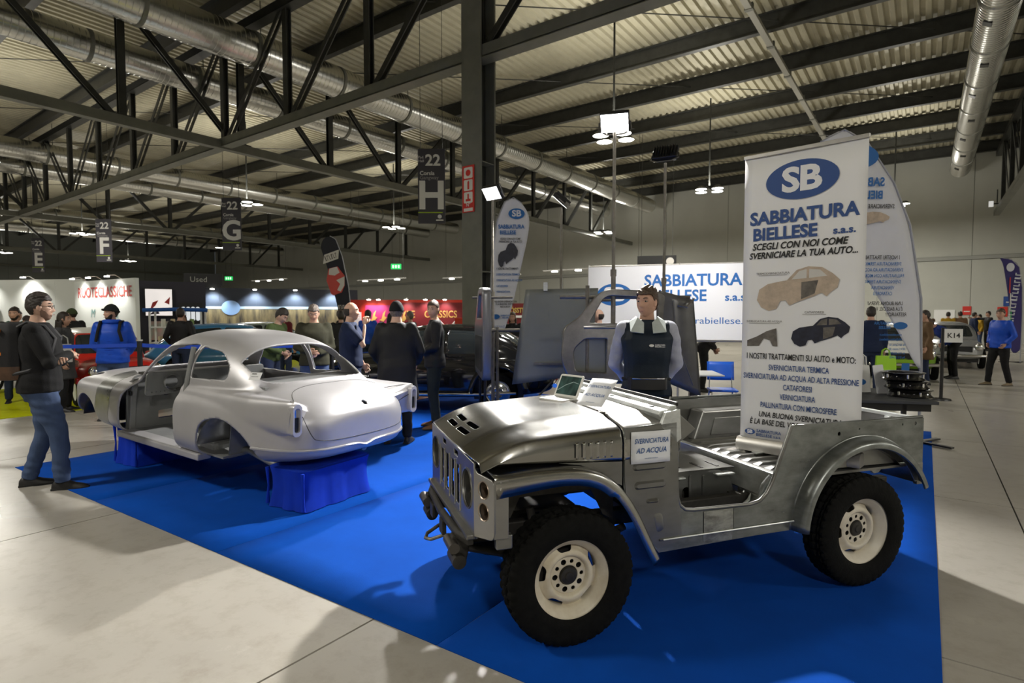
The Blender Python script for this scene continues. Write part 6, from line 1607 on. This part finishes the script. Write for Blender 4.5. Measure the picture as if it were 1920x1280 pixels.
    if top:
        m = MB(); low = .90 - coat
        rr = [t for t in tors if t[0] >= .97 and t[0] < 1.51]
        m.loft([ring(low, .194 + .10 * coat, .143 + .12 * coat, -.005)] + ([ring((low + .97) / 2, .192 + .04 * coat, .13 + .03 * coat, -.005)] if coat > .15 else []) + [ring(z, rx + (.024 if z < 1.4 else .018), ry + (.024 if z < 1.4 else .018), yo) for z, rx, ry, yo in rr])
        m2 = m if sleeve is None and not bare_arms else MB()
        for s in 'RL':
            m.ball(J['sh' + s] if sleeve is None else mv(J['sh' + s], up((0, 0, 1.43)), .10), .078 * k if sleeve is None else .075 * k)
            if bare_arms: m.tube([J['sh' + s], mv(J['sh' + s], J['el' + s], .85)], [.074 * k, .066 * k], n=12)
            else: m2.tube([mv(J['sh' + s], J['el' + s], -.02), mv(J['sh' + s], J['el' + s], .5), J['el' + s], mv(J['el' + s], J['wr' + s], .5), mv(J['el' + s], J['wr' + s], .94)], [.074 * k, .066 * k, .058 * k, .053 * k, .044 * k], n=12); m2.ball(J['el' + s], .058 * k); m2.ball(J['sh' + s], .073 * k)
        wr(remesh(m, vc, 3), .0032 if hi else .003, 1.3).build('top', top, r, smooth=180)
        if sleeve is not None: wr(remesh(m2, vc, 3), .004 if hi else .003, 2.1).build('sleeves', sleeve, r, smooth=180)
        m = MB(); m.loft([[up((.070 * math.cos(a), -.012 + .066 * math.sin(a), 1.462 + .034 * t - .02 * max(0, math.sin(a)))) for a in np.linspace(0, 2 * PI, 19)[:-1]] for t in (0, .5, 1)], caps=False); m.build('collar', hood or top, r, smooth=60, solid=.010)
    if legs:
        m = MB(); m.loft([ring(.80, .11, .10, 0), ring(.88, .172, .128, -.005), ring(.97, .176, .130, -.005), ring(1.03, .160, .118, 0)])
        for s in 'RL':
            h, kn, an = J['hip' + s], J['knee' + s], J['ank' + s]
            m.tube([h, mv(h, kn, .5), kn, mv(kn, an, .5), mv(kn, an, 1.04)], [.105 * k * fat, .092 * k * fat, .074 * k, .066 * k, .062 * k], n=14); m.ball(kn, .074 * k); m.ball(h, .108 * k * fat)
        wr(remesh(m, vc, 3), .0060 if hi else .0035, .4, 1.1).build('trousers', legs, r, smooth=180)
    if shoe:
        for s in 'RL':
            a = J['ank' + s]; T = Matrix.Translation((a[0], a[1], a[2] - .085 * k)) @ Matrix.Rotation(R(-toe[s]), 4, 'Z') @ Matrix.Scale(k, 4)
            m = MB(); rows = []
            for y, w2, h in ((-.075, .026, .055), (-.055, .034, .085), (.0, .036, .098), (.05, .040, .080), (.10, .045, .058), (.15, .044, .045), (.185, .032, .034), (.20, .012, .022)):
                rows.append([(w2 * math.cos(t) * (1 if math.sin(t) > 0 else 1.02), y, .012 + max(0, (h - .012) * math.sin(t)) if math.sin(t) > 0 else .012) for t in np.linspace(0, PI, 11)])
            m.loft(rows, T=T); so = m.build('shoe', shoe, r, smooth=60)
            MB().prism([(x, y) for x, y in ((.036, -.078), (.040, .0), (.048, .10), (.046, .16), (.02, .205), (-.02, .205), (-.046, .16), (-.048, .10), (-.040, .0), (-.036, -.078))], .0, .016, T=T).build('sole', mat('dark_sole', (.02, .02, .02), .8), so)
    return r, up, HT, J
jeans = cloth('blue_denim', (.055, .085, .17)); jeansd = cloth('dark_denim', (.022, .032, .07)); blk = cloth('black_cotton', (.012, .012, .013)); blk2 = cloth('black_jacket_cloth', (.014, .014, .015), .6); dgrey = cloth('dark_grey_wool', (.055, .056, .058)); bshoe = mat('black_shoe', (.014, .013, .013), .5); brshoe = mat('brown_shoe', (.13, .06, .025), .5)
puff = cloth('blue_puffer_nylon', (.012, .075, .52), .4); navy = cloth('navy_cloth', (.014, .022, .055)); navyv = cloth('navy_vest_nylon', (.007, .014, .026), .5); lgrey = cloth('light_grey_knit', (.36, .37, .43)); olive = cloth('olive_jacket_cloth', (.035, .034, .020)); green = cloth('olive_green_tee', (.07, .10, .035)); maroon = cloth('maroon_knit', (.11, .014, .018)); yel = cloth('mustard_jacket', (.40, .24, .02)); brown = cloth('brown_coat_cloth', (.12, .075, .04)); redk = cloth('red_knit', (.50, .02, .02)); dgreen = cloth('green_hoodie', (.015, .10, .05)); khaki = cloth('khaki_trousers', (.25, .19, .11))
BLU = .012
# 1 man at left in profile, arms crossed
r1, up1, HT1, J1 = person('man in black sweater and blue jeans with crossed arms at left', (-6.78, 1.72), 66, 1.84, dict(elR=(.25, .11, 1.15), wrR=(-.11, .205, 1.20), elL=(-.25, .11, 1.14), wrL=(.11, .155, 1.17), kneeR=(.14, .14, .50), ankR=(.15, .15, .085), kneeL=(-.12, .0, .50), ankL=(-.135, -.13, .085), toe={'R': 12, 'L': -4}, curl=.9), top=blk, legs=jeans, shoe=bshoe, hi=True, fat=1.12, coat=.02, beard=mat('stubble', (.27, .16, .115), .8), skin=SKIN2, turn=-4)
MB().tube([(x, .085 - 30 * 0 - .9 * max(0, abs(x) - .055), .012) for x in (-.078, -.058, -.03, 0, .03, .058, .078)], .0016, n=6, T=HT1).build('glasses_bar', EYED, r1)
for s in (1, -1):
    MB().tube([(.031 * s + .021 * math.cos(a), .097 - .004 * abs(math.cos(a)), .006 + .016 * math.sin(a)) for a in np.linspace(0, 2 * PI, 21)[:-1]], .0018, n=6, closed=True, T=HT1).build('glasses_rim', EYED, r1)
    MB().tube([(.052 * s, .092, .010), (.077 * s, .06, .012), (.080 * s, .0, .012), (.077 * s, -.02, .0)], .0018, n=6, T=HT1).build('glasses_arm', EYED, r1)
bp = thing('backpack', 'black backpack with brown leather base on the man at left', 'backpack', r1.location, R(66 - 90))
pk = MB(); pk.loft([[up1((x * w_, y, z)) for x, y in ((-.14, -.11), (.14, -.11), (.155, -.18), (.12, -.29), (-.12, -.29), (-.155, -.18))] for z, w_ in ((1.00, .95), (1.06, 1.05), (1.25, 1.05), (1.42, .95), (1.50, .7))]); pk = remesh(pk, .012, 4)
(va, fa), (vb_, fb_) = clip(pk.v, pk.f, lambda V: V[:, 2] - 1.12 * 1.84 / 1.75)
mbof(va, fa).build('pack_body', cloth('backpack_nylon', (.018, .018, .020), .6), bp, smooth=180); mbof(vb_, fb_).build('leather_base', mat('brown_leather_base', (.085, .042, .022), .5, noise=.2, nscale=20), bp, smooth=180)
for s in (1, -1): MB().tube([up1(p) for p in ((.10 * s, -.16, 1.44), (.115 * s, -.06, 1.505), (.12 * s, .06, 1.47), (.135 * s, .135, 1.36), (.17 * s, .10, 1.20), (.18 * s, -.05, 1.08), (.14 * s, -.17, 1.05))], .017, n=6).build('shoulder_strap', mat('strap_grey', (.025, .025, .028), .7), bp, smooth=60)
for z in (1.42, 1.22): MB().b2(*[up1(p) for p in ((.115, -.26, z), (.145, -.235, z + .025))]).build('orange_tab', mat('orange_tab', (.70, .22, .02), .6), bp)
MB().loft([[up1((x, y, z)) for x, y in ((-.09, -.285), (.09, -.285), (.08, -.33), (-.08, -.33))] for z in (1.14, 1.2, 1.34, 1.38)]).build('front_pocket', cloth('backpack_nylon', (.018, .018, .020)), bp, smooth=40)
# 2 man behind the off-roader
r2, up2, HT2, J2 = person('man in navy vest and grey sleeves standing behind the off-roader', (-1.90, 4.55, BLU), -62, 1.865, dict(shR=(.172, -.01, 1.42), shL=(-.172, -.01, 1.42), elR=(.245, -.11, 1.15), wrR=(.12, -.20, .98), elL=(-.245, -.11, 1.15), wrL=(-.12, -.21, .95)), top=navyv, sleeve=lgrey, legs=blk, shoe=bshoe, hi=True, hair=HAIRB, turn=-34, nod=2, hood=lgrey, smile=True, coat=.0)
for s in (1, -1):
    m = MB(); m.loft([[up2(p) for p in ((.03 * s, .085 - .0, 1.475), (.075 * s, .045, 1.515), (.085 * s, -.02, 1.525))], [up2(p) for p in ((.035 * s, .142, 1.395), (.135 * s, .128, 1.405), (.135 * s, .03, 1.485))]], closed=False); m.build('shirt_collar', cloth('pale_grey_collar', (.42, .46, .45)), r2, solid=.006)
text('SABBIATURA\nBIELLESE s.a.s.', .014, r2, M_sw, up2((-.085, .1625, 1.30)), rot=(PI / 2, 0, PI), bold=.02, name='chest_print'); MB().prism(ell(.020, .011, 20, 0, 0), -.001, .001, axis='y', T=Matrix.Translation(up2((-.022, .1625, 1.302)))).build('chest_logo', M_sw, r2)
fpk = MB(); fpk.loft([[up2((x, y, z)) for x, y in ((-.15, .10), (-.13, .17), (.0, .195), (.13, .17), (.15, .10))] for z in (.965, .985, 1.03, 1.055)]); fpk.build('waist_bag', mat('black_leather', (.02, .02, .021), .35), r2, smooth=50)
MB().tube([up2((x, .165 + .03 * math.cos(x * 10), 1.05)) for x in (-.12, -.06, 0, .06, .12)], .006, n=6).build('waist_bag_zip', M_chrome, r2)
MB().tube([up2((.182 * math.cos(a), -.005 + .135 * math.sin(a), 1.03)) for a in np.linspace(0, 2 * PI, 31)[:-1]], .014, n=6, closed=True).build('waist_strap', blk, r2)
# 3 blue puffer man with beanie and pack straps
ARMB = dict(elR=(.27, -.06, 1.14), wrR=(.14, -.19, .97), elL=(-.27, -.06, 1.14), wrL=(-.14, -.19, .97)); POCK = dict(elR=(.29, -.05, 1.15), wrR=(.21, .08, .96), elL=(-.29, -.05, 1.15), wrL=(-.21, .08, .96)); FRNT = dict(elR=(.25, .0, 1.13), wrR=(.06, .22, 1.08), elL=(-.25, .0, 1.13), wrL=(-.05, .22, 1.04))
r3, up3, HT3, J3 = person('bearded man in bright blue puffer jacket and black beanie at left', (-10.38, 3.55), -35, 1.80, ARMB, top=puff, legs=jeans, shoe=bshoe, style='beanie', hatm=cloth('black_beanie', (.015, .018, .017)), beard=HAIR, turn=-45, coat=.04, fat=1.12)
for s in (1, -1): MB().tube([up3(p) for p in ((.13 * s, -.08, 1.50), (.13 * s, .06, 1.50), (.135 * s, .165, 1.36), (.17 * s, .15, 1.20))], .022, n=6).build('pack_strap', blk, r3, smooth=60)
MB().tube([up3((.205 * math.cos(a), .005 + .155 * math.sin(a), 1.12)) for a in np.linspace(.1, PI - .1, 14)], .014, n=6).build('chest_strap', blk, r3)
for z in (1.0, 1.07, 1.2, 1.27, 1.34): MB().tube([up3((.196 * math.cos(a), .0 + .148 * math.sin(a), z)) for a in np.linspace(0, 2 * PI, 25)[:-1]], .007, n=5, closed=True).build('quilt_seam', cloth('puffer_seam', (.006, .03, .28)), r3)
m = MB(); m.tube([up3((.10 * math.cos(a), -.01 + .09 * math.sin(a), 1.50)) for a in np.linspace(0, 2 * PI, 19)[:-1]], .035, n=8, closed=True); m.build('hood_roll', puff, r3, smooth=60)
P2 = person
P2('woman with long dark hair in a grey coat behind the man at left', (-11.9, 3.35), 55, 1.68, top=dgrey, legs=blk, shoe=bshoe, style='long', coat=.32)
bag('pale grey shoulder bag on the woman in the grey coat', (-11.68, 3.28, .86), R(70), mat('pale_grey_bag', (.42, .42, .40), .7), .24, .30)
P2('bearded man in dark blazer over a grey shirt behind the red car', (-13.8, 3.15), -10, 1.78, FRNT, top=blk2, legs=jeansd, shoe=bshoe, beard=HAIR, hood=lgrey, turn=-25)
P2('man in green cap and red scarf behind the red car', (-15.2, 4.45), 200, 1.78, top=blk2, legs=jeansd, shoe=bshoe, style='cap', hatm=cloth('green_cap', (.05, .07, .03)), hood=cloth('red_scarf', (.5, .02, .03)), turn=20)
P2('person bending down behind the red car beside the green-capped man', (-15.4, 3.9), 220, 1.65, FRNT, top=blk2, legs=jeansd, shoe=bshoe, lean=18)
P2('woman with long hair at the far left edge in front of the white stand', (-19.6, 4.0), -60, 1.66, top=brown, legs=jeansd, shoe=bshoe, style='long', hair=HAIRB)
P2('person in a green hoodie at the far left', (-18.6, 4.2), 30, 1.75, top=dgreen, legs=jeansd, shoe=bshoe, lean=12)
P2('man in black jacket seen from behind near the white shelf stand', (-13.05, 5.75), 130, 1.78, POCK, top=blk2, legs=jeansd, shoe=bshoe)
P2('woman facing the man in black jacket beside the white shelf stand', (-13.6, 6.05), -30, 1.64, top=blk2, legs=jeansd, shoe=bshoe, style='long')
P2('dark-haired man in olive green top leaning forward behind the coupe', (-8.68, 5.2), 30, 1.78, FRNT, top=green, legs=jeansd, shoe=bshoe, lean=16, nod=22, skin=SKIN2)
P2('grey-haired man in olive jacket looking down behind the coupe', (-7.55, 5.25), -38, 1.79, FRNT, top=olive, legs=jeans, shoe=bshoe, hair=HAIRG, nod=22, smile=True, fat=1.12, coat=.04)
P2('person in maroon sweater far behind the coupe roof', (-12.1, 7.6), 100, 1.74, top=maroon, legs=jeansd, shoe=bshoe)
r4, up4, HT4, J4 = person('balding man in navy polo shirt raising a hand to his mouth', (-6.30, 4.95, BLU), 40, 1.80, dict(elR=(.22, .20, 1.20), wrR=(.08, .20, 1.47), elL=(-.26, -.02, 1.13), wrL=(-.22, .12, .92), curl=1.1), top=navy, legs=jeansd, shoe=bshoe, style='bald', bare_arms=True, fat=1.1, skin=SKIN2, hood=cloth('polo_blue_trim', (.02, .05, .30)))
P2('man in long black coat and cap seen from behind', (-5.45, 5.0, BLU), 128, 1.80, dict(elR=(.30, .0, 1.14), wrR=(.22, .16, .96), elL=(-.30, .0, 1.14), wrL=(-.22, .16, .96)), top=blk2, legs=blk, shoe=bshoe, style='cap', hatm=blk, hair=HAIRG, coat=.36, fat=1.2, skin=SKIN2)
P2('young man in black jacket with brown shoes beside the black car', (-5.75, 6.0, BLU), 228, 1.83, FRNT, top=blk2, legs=cloth('dark_green_trousers', (.014, .02, .02)), shoe=brshoe, hair=HAIRB, turn=60, skin=SKIN2, coat=.06)
P2('man in blue jacket seen from behind in front of the red stand', (-11.4, 9.5), 110, 1.76, top=puff, legs=jeansd, shoe=bshoe)
P2('woman in black coat in front of the red stand', (-11.0, 9.9), 60, 1.68, top=blk2, legs=blk, shoe=bshoe, style='long', coat=.25)
P2('man in dark brown coat in front of the red stand', (-11.85, 9.0), 50, 1.76, top=cloth('dark_brown_cloth', (.035, .02, .016)), legs=blk, shoe=bshoe, coat=.25, hair=HAIRB)
P2('fair-haired visitor left of the capped man near the red stand', (-10.3, 9.9), 200, 1.72, top=blk2, legs=blk, shoe=bshoe, hair=HAIRG, coat=.1)
P2('dark-jacketed visitor behind the olive-jacketed man', (-10.9, 8.3), 150, 1.72, top=blk2, legs=blk, shoe=bshoe)
P2('woman with a phone behind the panel rack', (-7.9, 10.9), -70, 1.70, FRNT, top=blk2, legs=cloth('grey_trousers', (.09, .09, .09)), shoe=bshoe, style='long', hair=HAIRB)
P2('visitor in blue jeans mostly hidden behind the grey hood panel', (-5.2, 9.6), 100, 1.72, top=blk2, legs=jeans, shoe=bshoe)
P2('bald man in profile seen through the bare door frame', (-4.62, 8.95), 200, 1.74, top=navy, legs=jeansd, shoe=bshoe, style='bald', skin=SKIN2)
P2('visitor in dark jacket bending over beyond the backdrop banner', (-3.85, 12.3), 20, 1.76, FRNT, top=blk2, legs=blk, shoe=bshoe, lean=38)
P2('man in navy jacket seen from behind carrying a lime green bag', (-.90, 13.65), 100, 1.80, top=navy, legs=jeansd, shoe=bshoe, fat=1.1, coat=.04)
bag('lime green shopping bag in the hand of the man in navy jacket', (-.62, 13.45, .44), R(20), M_lime, .36, .40)
P2('visitor in brown coat behind the large feather flag', (.0, 16.6), 200, 1.74, top=brown, legs=jeansd, shoe=bshoe, coat=.3)
P2('man in blue jacket bending over the silver car', (.60, 18.6), 195, 1.78, FRNT, top=cloth('navy_blue_jacket', (.012, .03, .16)), legs=blk, shoe=bshoe, lean=48, hair=HAIRB)
P2('man in bright blue jacket walking in the right aisle', (1.42, 17.4), 222, 1.78, dict(POCK, kneeR=(.13, .10, .50), ankR=(.15, .12, .085), kneeL=(-.11, -.02, .50), ankL=(-.12, -.14, .085)), top=puff, legs=blk, shoe=mat('tan_shoe', (.16, .12, .07), .6), hair=HAIRB, coat=.04, fat=1.08, turn=20)
P2('visitor in red sweater far down the right aisle', (-.17, 27.0), 150, 1.74, top=redk, legs=jeansd, shoe=bshoe)
P2('visitor in brown jacket beside the white notice board', (.1, 30.8), 120, 1.74, top=brown, legs=blk, shoe=bshoe, hair=HAIRG)
P2('visitor in mustard jacket at the end of the right aisle', (.80, 31.4), 90, 1.76, top=yel, legs=jeansd, shoe=bshoe)
P2('visitor in tan coat beside the mustard jacket', (1.22, 31.6), 110, 1.78, top=cloth('tan_coat_cloth', (.20, .12, .07)), legs=blk, shoe=bshoe, coat=.1)
P2('visitor in navy jacket just left of the pointing man', (1.78, 33.2), 20, 1.75, top=navy, legs=jeansd, shoe=bshoe)
P2('visitor in yellow jacket partly behind the pointing man', (2.05, 34.4), 200, 1.66, top=yel, legs=jeans, shoe=bshoe)
P2('man in black pointing with an outstretched arm far down the aisle', (2.32, 33.8), 200, 1.80, dict(elR=(.30, .22, 1.42), wrR=(.30, .50, 1.46), curl=.2), top=blk2, legs=blk, shoe=bshoe)
# ================================================================== BACKGROUND CARS
M_glassc = mat('car_glass', (.02, .025, .028), .06, spec=.8)
def simple_wheel(parent, loc, rr, wd, hub, tyre=M_rubber):
    w_ = thing('wheel', None, None); w_.parent = parent; w_.location = loc
    MB().lathe([(rr * .62, -wd / 2), (rr * .93, -wd / 2), (rr, -wd * .3), (rr, wd * .3), (rr * .93, wd / 2), (rr * .62, wd / 2)], n=32, axis='y', closed=True).build('tyre', tyre, w_, smooth=50)
    MB().lathe([(.001, wd * .42), (rr * .25, wd * .46), (rr * .3, wd * .36), (rr * .55, wd * .30), (rr * .64, wd * .46), (rr * .64, -wd * .46), (.001, -wd * .40)], n=28, axis='y').build('wheel_disc', hub, w_, smooth=40)
def bgcar(label, loc, rz, S, paint, roof_m=None, roof_z=9., lower_m=None, lower_z=0., wb=(0, 2.1), rr=.28, arch=.34, hub=M_chrome, sidew=None, fw=None, rw=None, W=.68, lights=True, plate_t=None, group=None, zoff=0., bump=True):
    r = thing('parked_car', label, 'car', (*loc, zoff), rz, group)
    V, Fs = S.grid(64, 88, 18)
    glass = []
    for h in [hole_side(p, s) for p in (sidew or []) for s in (1, -1)] + ([hole_end(fw, lambda V: (V[:, 0] > S.fx) & (V[:, 2] > S.bz))] if fw else []) + ([hole_end(rw, lambda V: (V[:, 0] < S.rx) & (V[:, 2] > S.bz))] if rw else []):
        (V, Fs), g = clip(V, Fs, h); glass.append(g)
    for x in wb:
        for s in (1, -1):
            (V, Fs), _ = clip(V, Fs, lambda V, x=x, s=s: np.where(V[:, 1] * s > .3, np.hypot(V[:, 0] - x, V[:, 2] - rr) - arch, 1.))
    if roof_m: (V, Fs), (V2, F2) = clip(V, Fs, lambda V: roof_z - V[:, 2]); mbof(V2, F2).build('roof', roof_m, r, smooth=50, solid=.012, off=-1)
    if lower_m: (V, Fs), (V2, F2) = clip(V, Fs, lambda V: V[:, 2] - lower_z); mbof(V2, F2).build('lower_body', lower_m, r, smooth=50, solid=.012, off=-1)
    mbof(V, Fs).build('body_shell', paint, r, smooth=50, solid=.012, off=-1)
    for g in glass:
        if len(g[1]): mbof(*g).build('window', M_glassc, r, smooth=60)
    for x in wb:
        for s in (1, -1): simple_wheel(r, (x, s * (W - .09), rr), rr, .15, hub)
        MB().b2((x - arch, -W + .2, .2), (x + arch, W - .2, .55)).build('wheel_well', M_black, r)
    return r
def mini_shell(): 
    S = Shell(xr=-.50, xf=2.55, W=.70, zc=.45, pw=7, ph=9, nu=3.6, nl=5, k=.05, kf=.05, cz=.55, cn=4.2, fin=None, wid=([-.5, 0, 1, 2, 2.55], [.95, 1, 1, .98, .94]), top=([-.5, -.3, .4, 1.4, 1.9, 2.55], [.83, .85, .86, .85, .84, .80]), bot=([-.5, .5, 2.55], [.18, .16, .18]),
              roof=([-.46, -.34, -.1, .3, .7, 1.0, 1.2, 1.5, 1.7], [.6, .92, 1.30, 1.36, 1.37, 1.345, 1.29, .95, .7]), cw=([-.46, 0, .7, 1.2, 1.7], [.55, .61, .63, .62, .58]))
    S.fx, S.rx, S.bz = 1.0, .1, .88; return S
M_rcar = mat('red_car_paint', (.55, .02, .012), .25, coat=.4); M_wroof = mat('white_car_roof', (.70, .69, .64), .35)
msw = [rpoly([(1.36, .90, .03), (1.17, 1.25, .05), (.62, 1.28, .03), (.62, .90, .02)]), rpoly([(.56, .90, .02), (.56, 1.28, .03), (-.02, 1.25, .08), (-.16, .92, .04)])]
fwp = rpoly([(-.54, .91, .05), (.54, .91, .05), (.47, 1.26, .08), (-.47, 1.26, .08)])
rc = bgcar('red car with a white roof and number plate behind the blue tape', (-14.25, 4.45), R(-5), mini_shell(), M_rcar, M_wroof, 1.285, None, 0, (0, 2.03), .26, .31, M_white, msw, fwp, fwp, .70, zoff=.012)
plt = thing('number_plate', None, None); plt.parent = rc; plt.location = (2.56, .12, .42); plt.rotation_euler = (0, 0, PI / 2)
MB().b2((-.26, -.02, 0), (.26, 0, .13)).build('plate_board', mat('plate_white', (.72, .70, .62), .5), plt); text('AX', .11, plt, M_prblk, (-.09, -.022, .065), bold=.02, sp=1.5)
for s in (1, -1):
    MB().lathe([(.001, .03), (.07, .02), (.09, .0), (.095, -.03)], n=20, axis='x', T=Matrix.Translation((2.52, .48 * s, .64))).build('headlamp', M_chrome, rc, smooth=40)
    MB().b2((2.2, min(.66 * s, .73 * s), .42), (2.34, max(.66 * s, .73 * s), .54)).build('arch_trim', M_rcar, rc, bevel=.02)
MB().b2((2.50, -.66, .30), (2.60, .66, .37)).build('bumper', M_chrome, rc, bevel=.02); MB().b2((2.50, -.34, .50), (2.56, .34, .70)).build('grille', M_black, rc, bevel=.02)
MB().prism([(.62, .24), (1.42, .24), (1.46, .70), (1.30, .90), (.62, .88)], -.735, -.70, axis='y').build('dark_door', M_black, rc, bevel=.01)
def sedan_shell(h=1.45, L0=-.95, L1=3.35, W=.82, deck=.95, hood=.92, rf=(-.75, 2.25)):
    a, b = rf; S = Shell(xr=L0, xf=L1, W=W, zc=.55, pw=6, ph=6, nu=3.0, nl=5, k=.07, kf=.05, cz=.65, cn=3.4, fin=None, wid=([L0, 0, 1.3, 2.4, L1], [.88, 1, 1, .97, .85]), top=([L0, L0 + .4, .2, 1.8, 2.6, L1], [deck - .16, deck - .02, deck, hood + .03, hood, hood - .12]), bot=([L0, .6, L1], [.26, .22, .28]),
          roof=([a, a + .3, a + .75, a + 1.3, (a + b) / 2 + .2, b - .65, b - .3, b], [.7, h - .36, h - .08, h, h, h - .10, h - .38, .7]), cw=([a, a + .6, .8, b - .5, b], [.55, .66, .70, .68, .58]))
    S.fx, S.rx, S.bz = b - .9, a + .9, deck + .02; return S
def sedan_win(h, a, b, deck): return [rpoly([(b - .48, deck + .03, .04), (b - .72, h - .12, .06), (.92, h - .09, .03), (.92, deck + .03, .02)]), rpoly([(.86, deck + .03, .02), (.86, h - .09, .03), (a + .95, h - .13, .10), (a + .75, deck + .04, .05)])]
endw = lambda h, deck: rpoly([(-.55, deck + .04, .06), (.55, deck + .04, .06), (.46, h - .11, .08), (-.46, h - .11, .08)])
M_bcar = mat('gloss_black_car_paint', (.006, .006, .007), .10, coat=.6)
kc = bgcar('gloss black vintage sedan parked behind the coupe and the panel rack', (-6.19, 8.17), R(214), sedan_shell(1.47, -.95, 3.4, .80, .95, .95), M_bcar, None, 9, None, 0, (0, 2.6), .33, .42, M_chrome, sedan_win(1.47, -.75, 2.25, .95), endw(1.47, .95), endw(1.47, .95), .80, zoff=.012)
for s in (1, -1):
    MB().tube([(-.3, .80 * s, .33), (.3, .815 * s, .31), (1.3, .82 * s, .31), (2.1, .81 * s, .33)], .03, n=8).build('running_board', M_chrome, kc, smooth=60)
    m = MB(); m.loft([[(2.6 + (.50 - o_) * math.cos(R(a)), y * s, .33 + (.50 - o_) * math.sin(R(a))) for y, o_ in ((.70, -.06), (.80, -.01), (.86, .03), (.86, .06))] for a in range(0, 181, 12)], closed=False); m.build('front_fender', M_bcar, kc, smooth=50, solid=.012)
    m = MB(); m.loft([[(0 + (.48 - o_) * math.cos(R(a)), y * s, .33 + (.48 - o_) * math.sin(R(a))) for y, o_ in ((.74, -.06), (.82, -.01), (.85, .03), (.85, .06))] for a in range(0, 181, 12)], closed=False); m.build('rear_fender', M_bcar, kc, smooth=50, solid=.012)
    MB().ball((3.25, .55 * s, .78), (.12, .12, .12)).build('headlamp', M_chrome, kc, smooth=180)
MB().tube([(3.45, -.7, .45), (3.55, 0, .45), (3.45, .7, .45)], .04, n=8).build('front_bumper', M_chrome, kc, smooth=60); MB().tube([(-.95, -.7, .45), (-1.05, 0, .45), (-.95, .7, .45)], .04, n=8).build('rear_bumper', M_chrome, kc, smooth=60)
def plain(label, loc, rz, paint, lower=None, lz=0., h=1.42, roof_m=None, zoff=.012):
    c = bgcar(label, loc, rz, sedan_shell(h, -.85, 3.2, .79, .92, .88), paint, roof_m, h - .16, lower, lz, (0, 2.45), .31, .37, M_chrome, sedan_win(h, -.75, 2.25, .92), endw(h, .92), endw(h, .92), .79, zoff=zoff)
    for s in (1, -1):
        MB().ball((3.14, .55 * s, .68), (.06, .11, .11)).build('headlamp', M_chrome, c, smooth=180); MB().b2((-.90, min(.45 * s, .66 * s), .62), (-.82, max(.45 * s, .66 * s), .74)).build('tail_lamp', M_red, c, bevel=.02)
    MB().tube([(3.12, -.72, .42), (3.26, 0, .42), (3.12, .72, .42)], .045, n=8).build('front_bumper', M_chrome, c, smooth=60); MB().tube([(-.80, -.7, .42), (-.92, 0, .42), (-.80, .7, .42)], .045, n=8).build('rear_bumper', M_chrome, c, smooth=60)
    MB().b2((3.10, -.40, .52), (3.20, .40, .70)).build('grille', M_black, c, bevel=.02)
    return c
plain('dark car tail at the far left edge behind the man with the backpack', (-14.3, 1.3), R(146), mat('dark_green_paint', (.02, .025, .02), .2, coat=.4))
plain('pale blue-roofed car whose roof shows above the coupe', (-14.8, 6.6), R(60), mat('blue_car_paint', (.05, .22, .45), .25, coat=.4), zoff=.012)
plain('grey-green car whose roof shows above the coupe beside the blue one', (-17.8, 9.4), R(60), mat('grey_green_paint', (.22, .26, .23), .25, coat=.4), zoff=0)
plain('white car with a lime green lower body behind the large feather flag', (-.75, 20.3), R(-84), mat('white_car_paint', (.65, .66, .64), .25, coat=.4), mat('lime_car_paint', (.28, .55, .02), .3), .62, zoff=0)
plain('silver car parked further along beyond the lime green car', (.55, 25.0), R(-86), mat('silver_car_paint', (.45, .46, .48), .25, metal=.6), zoff=0)
# scratch scene used while converting text and remeshing
bpy.data.scenes.remove(TMP)
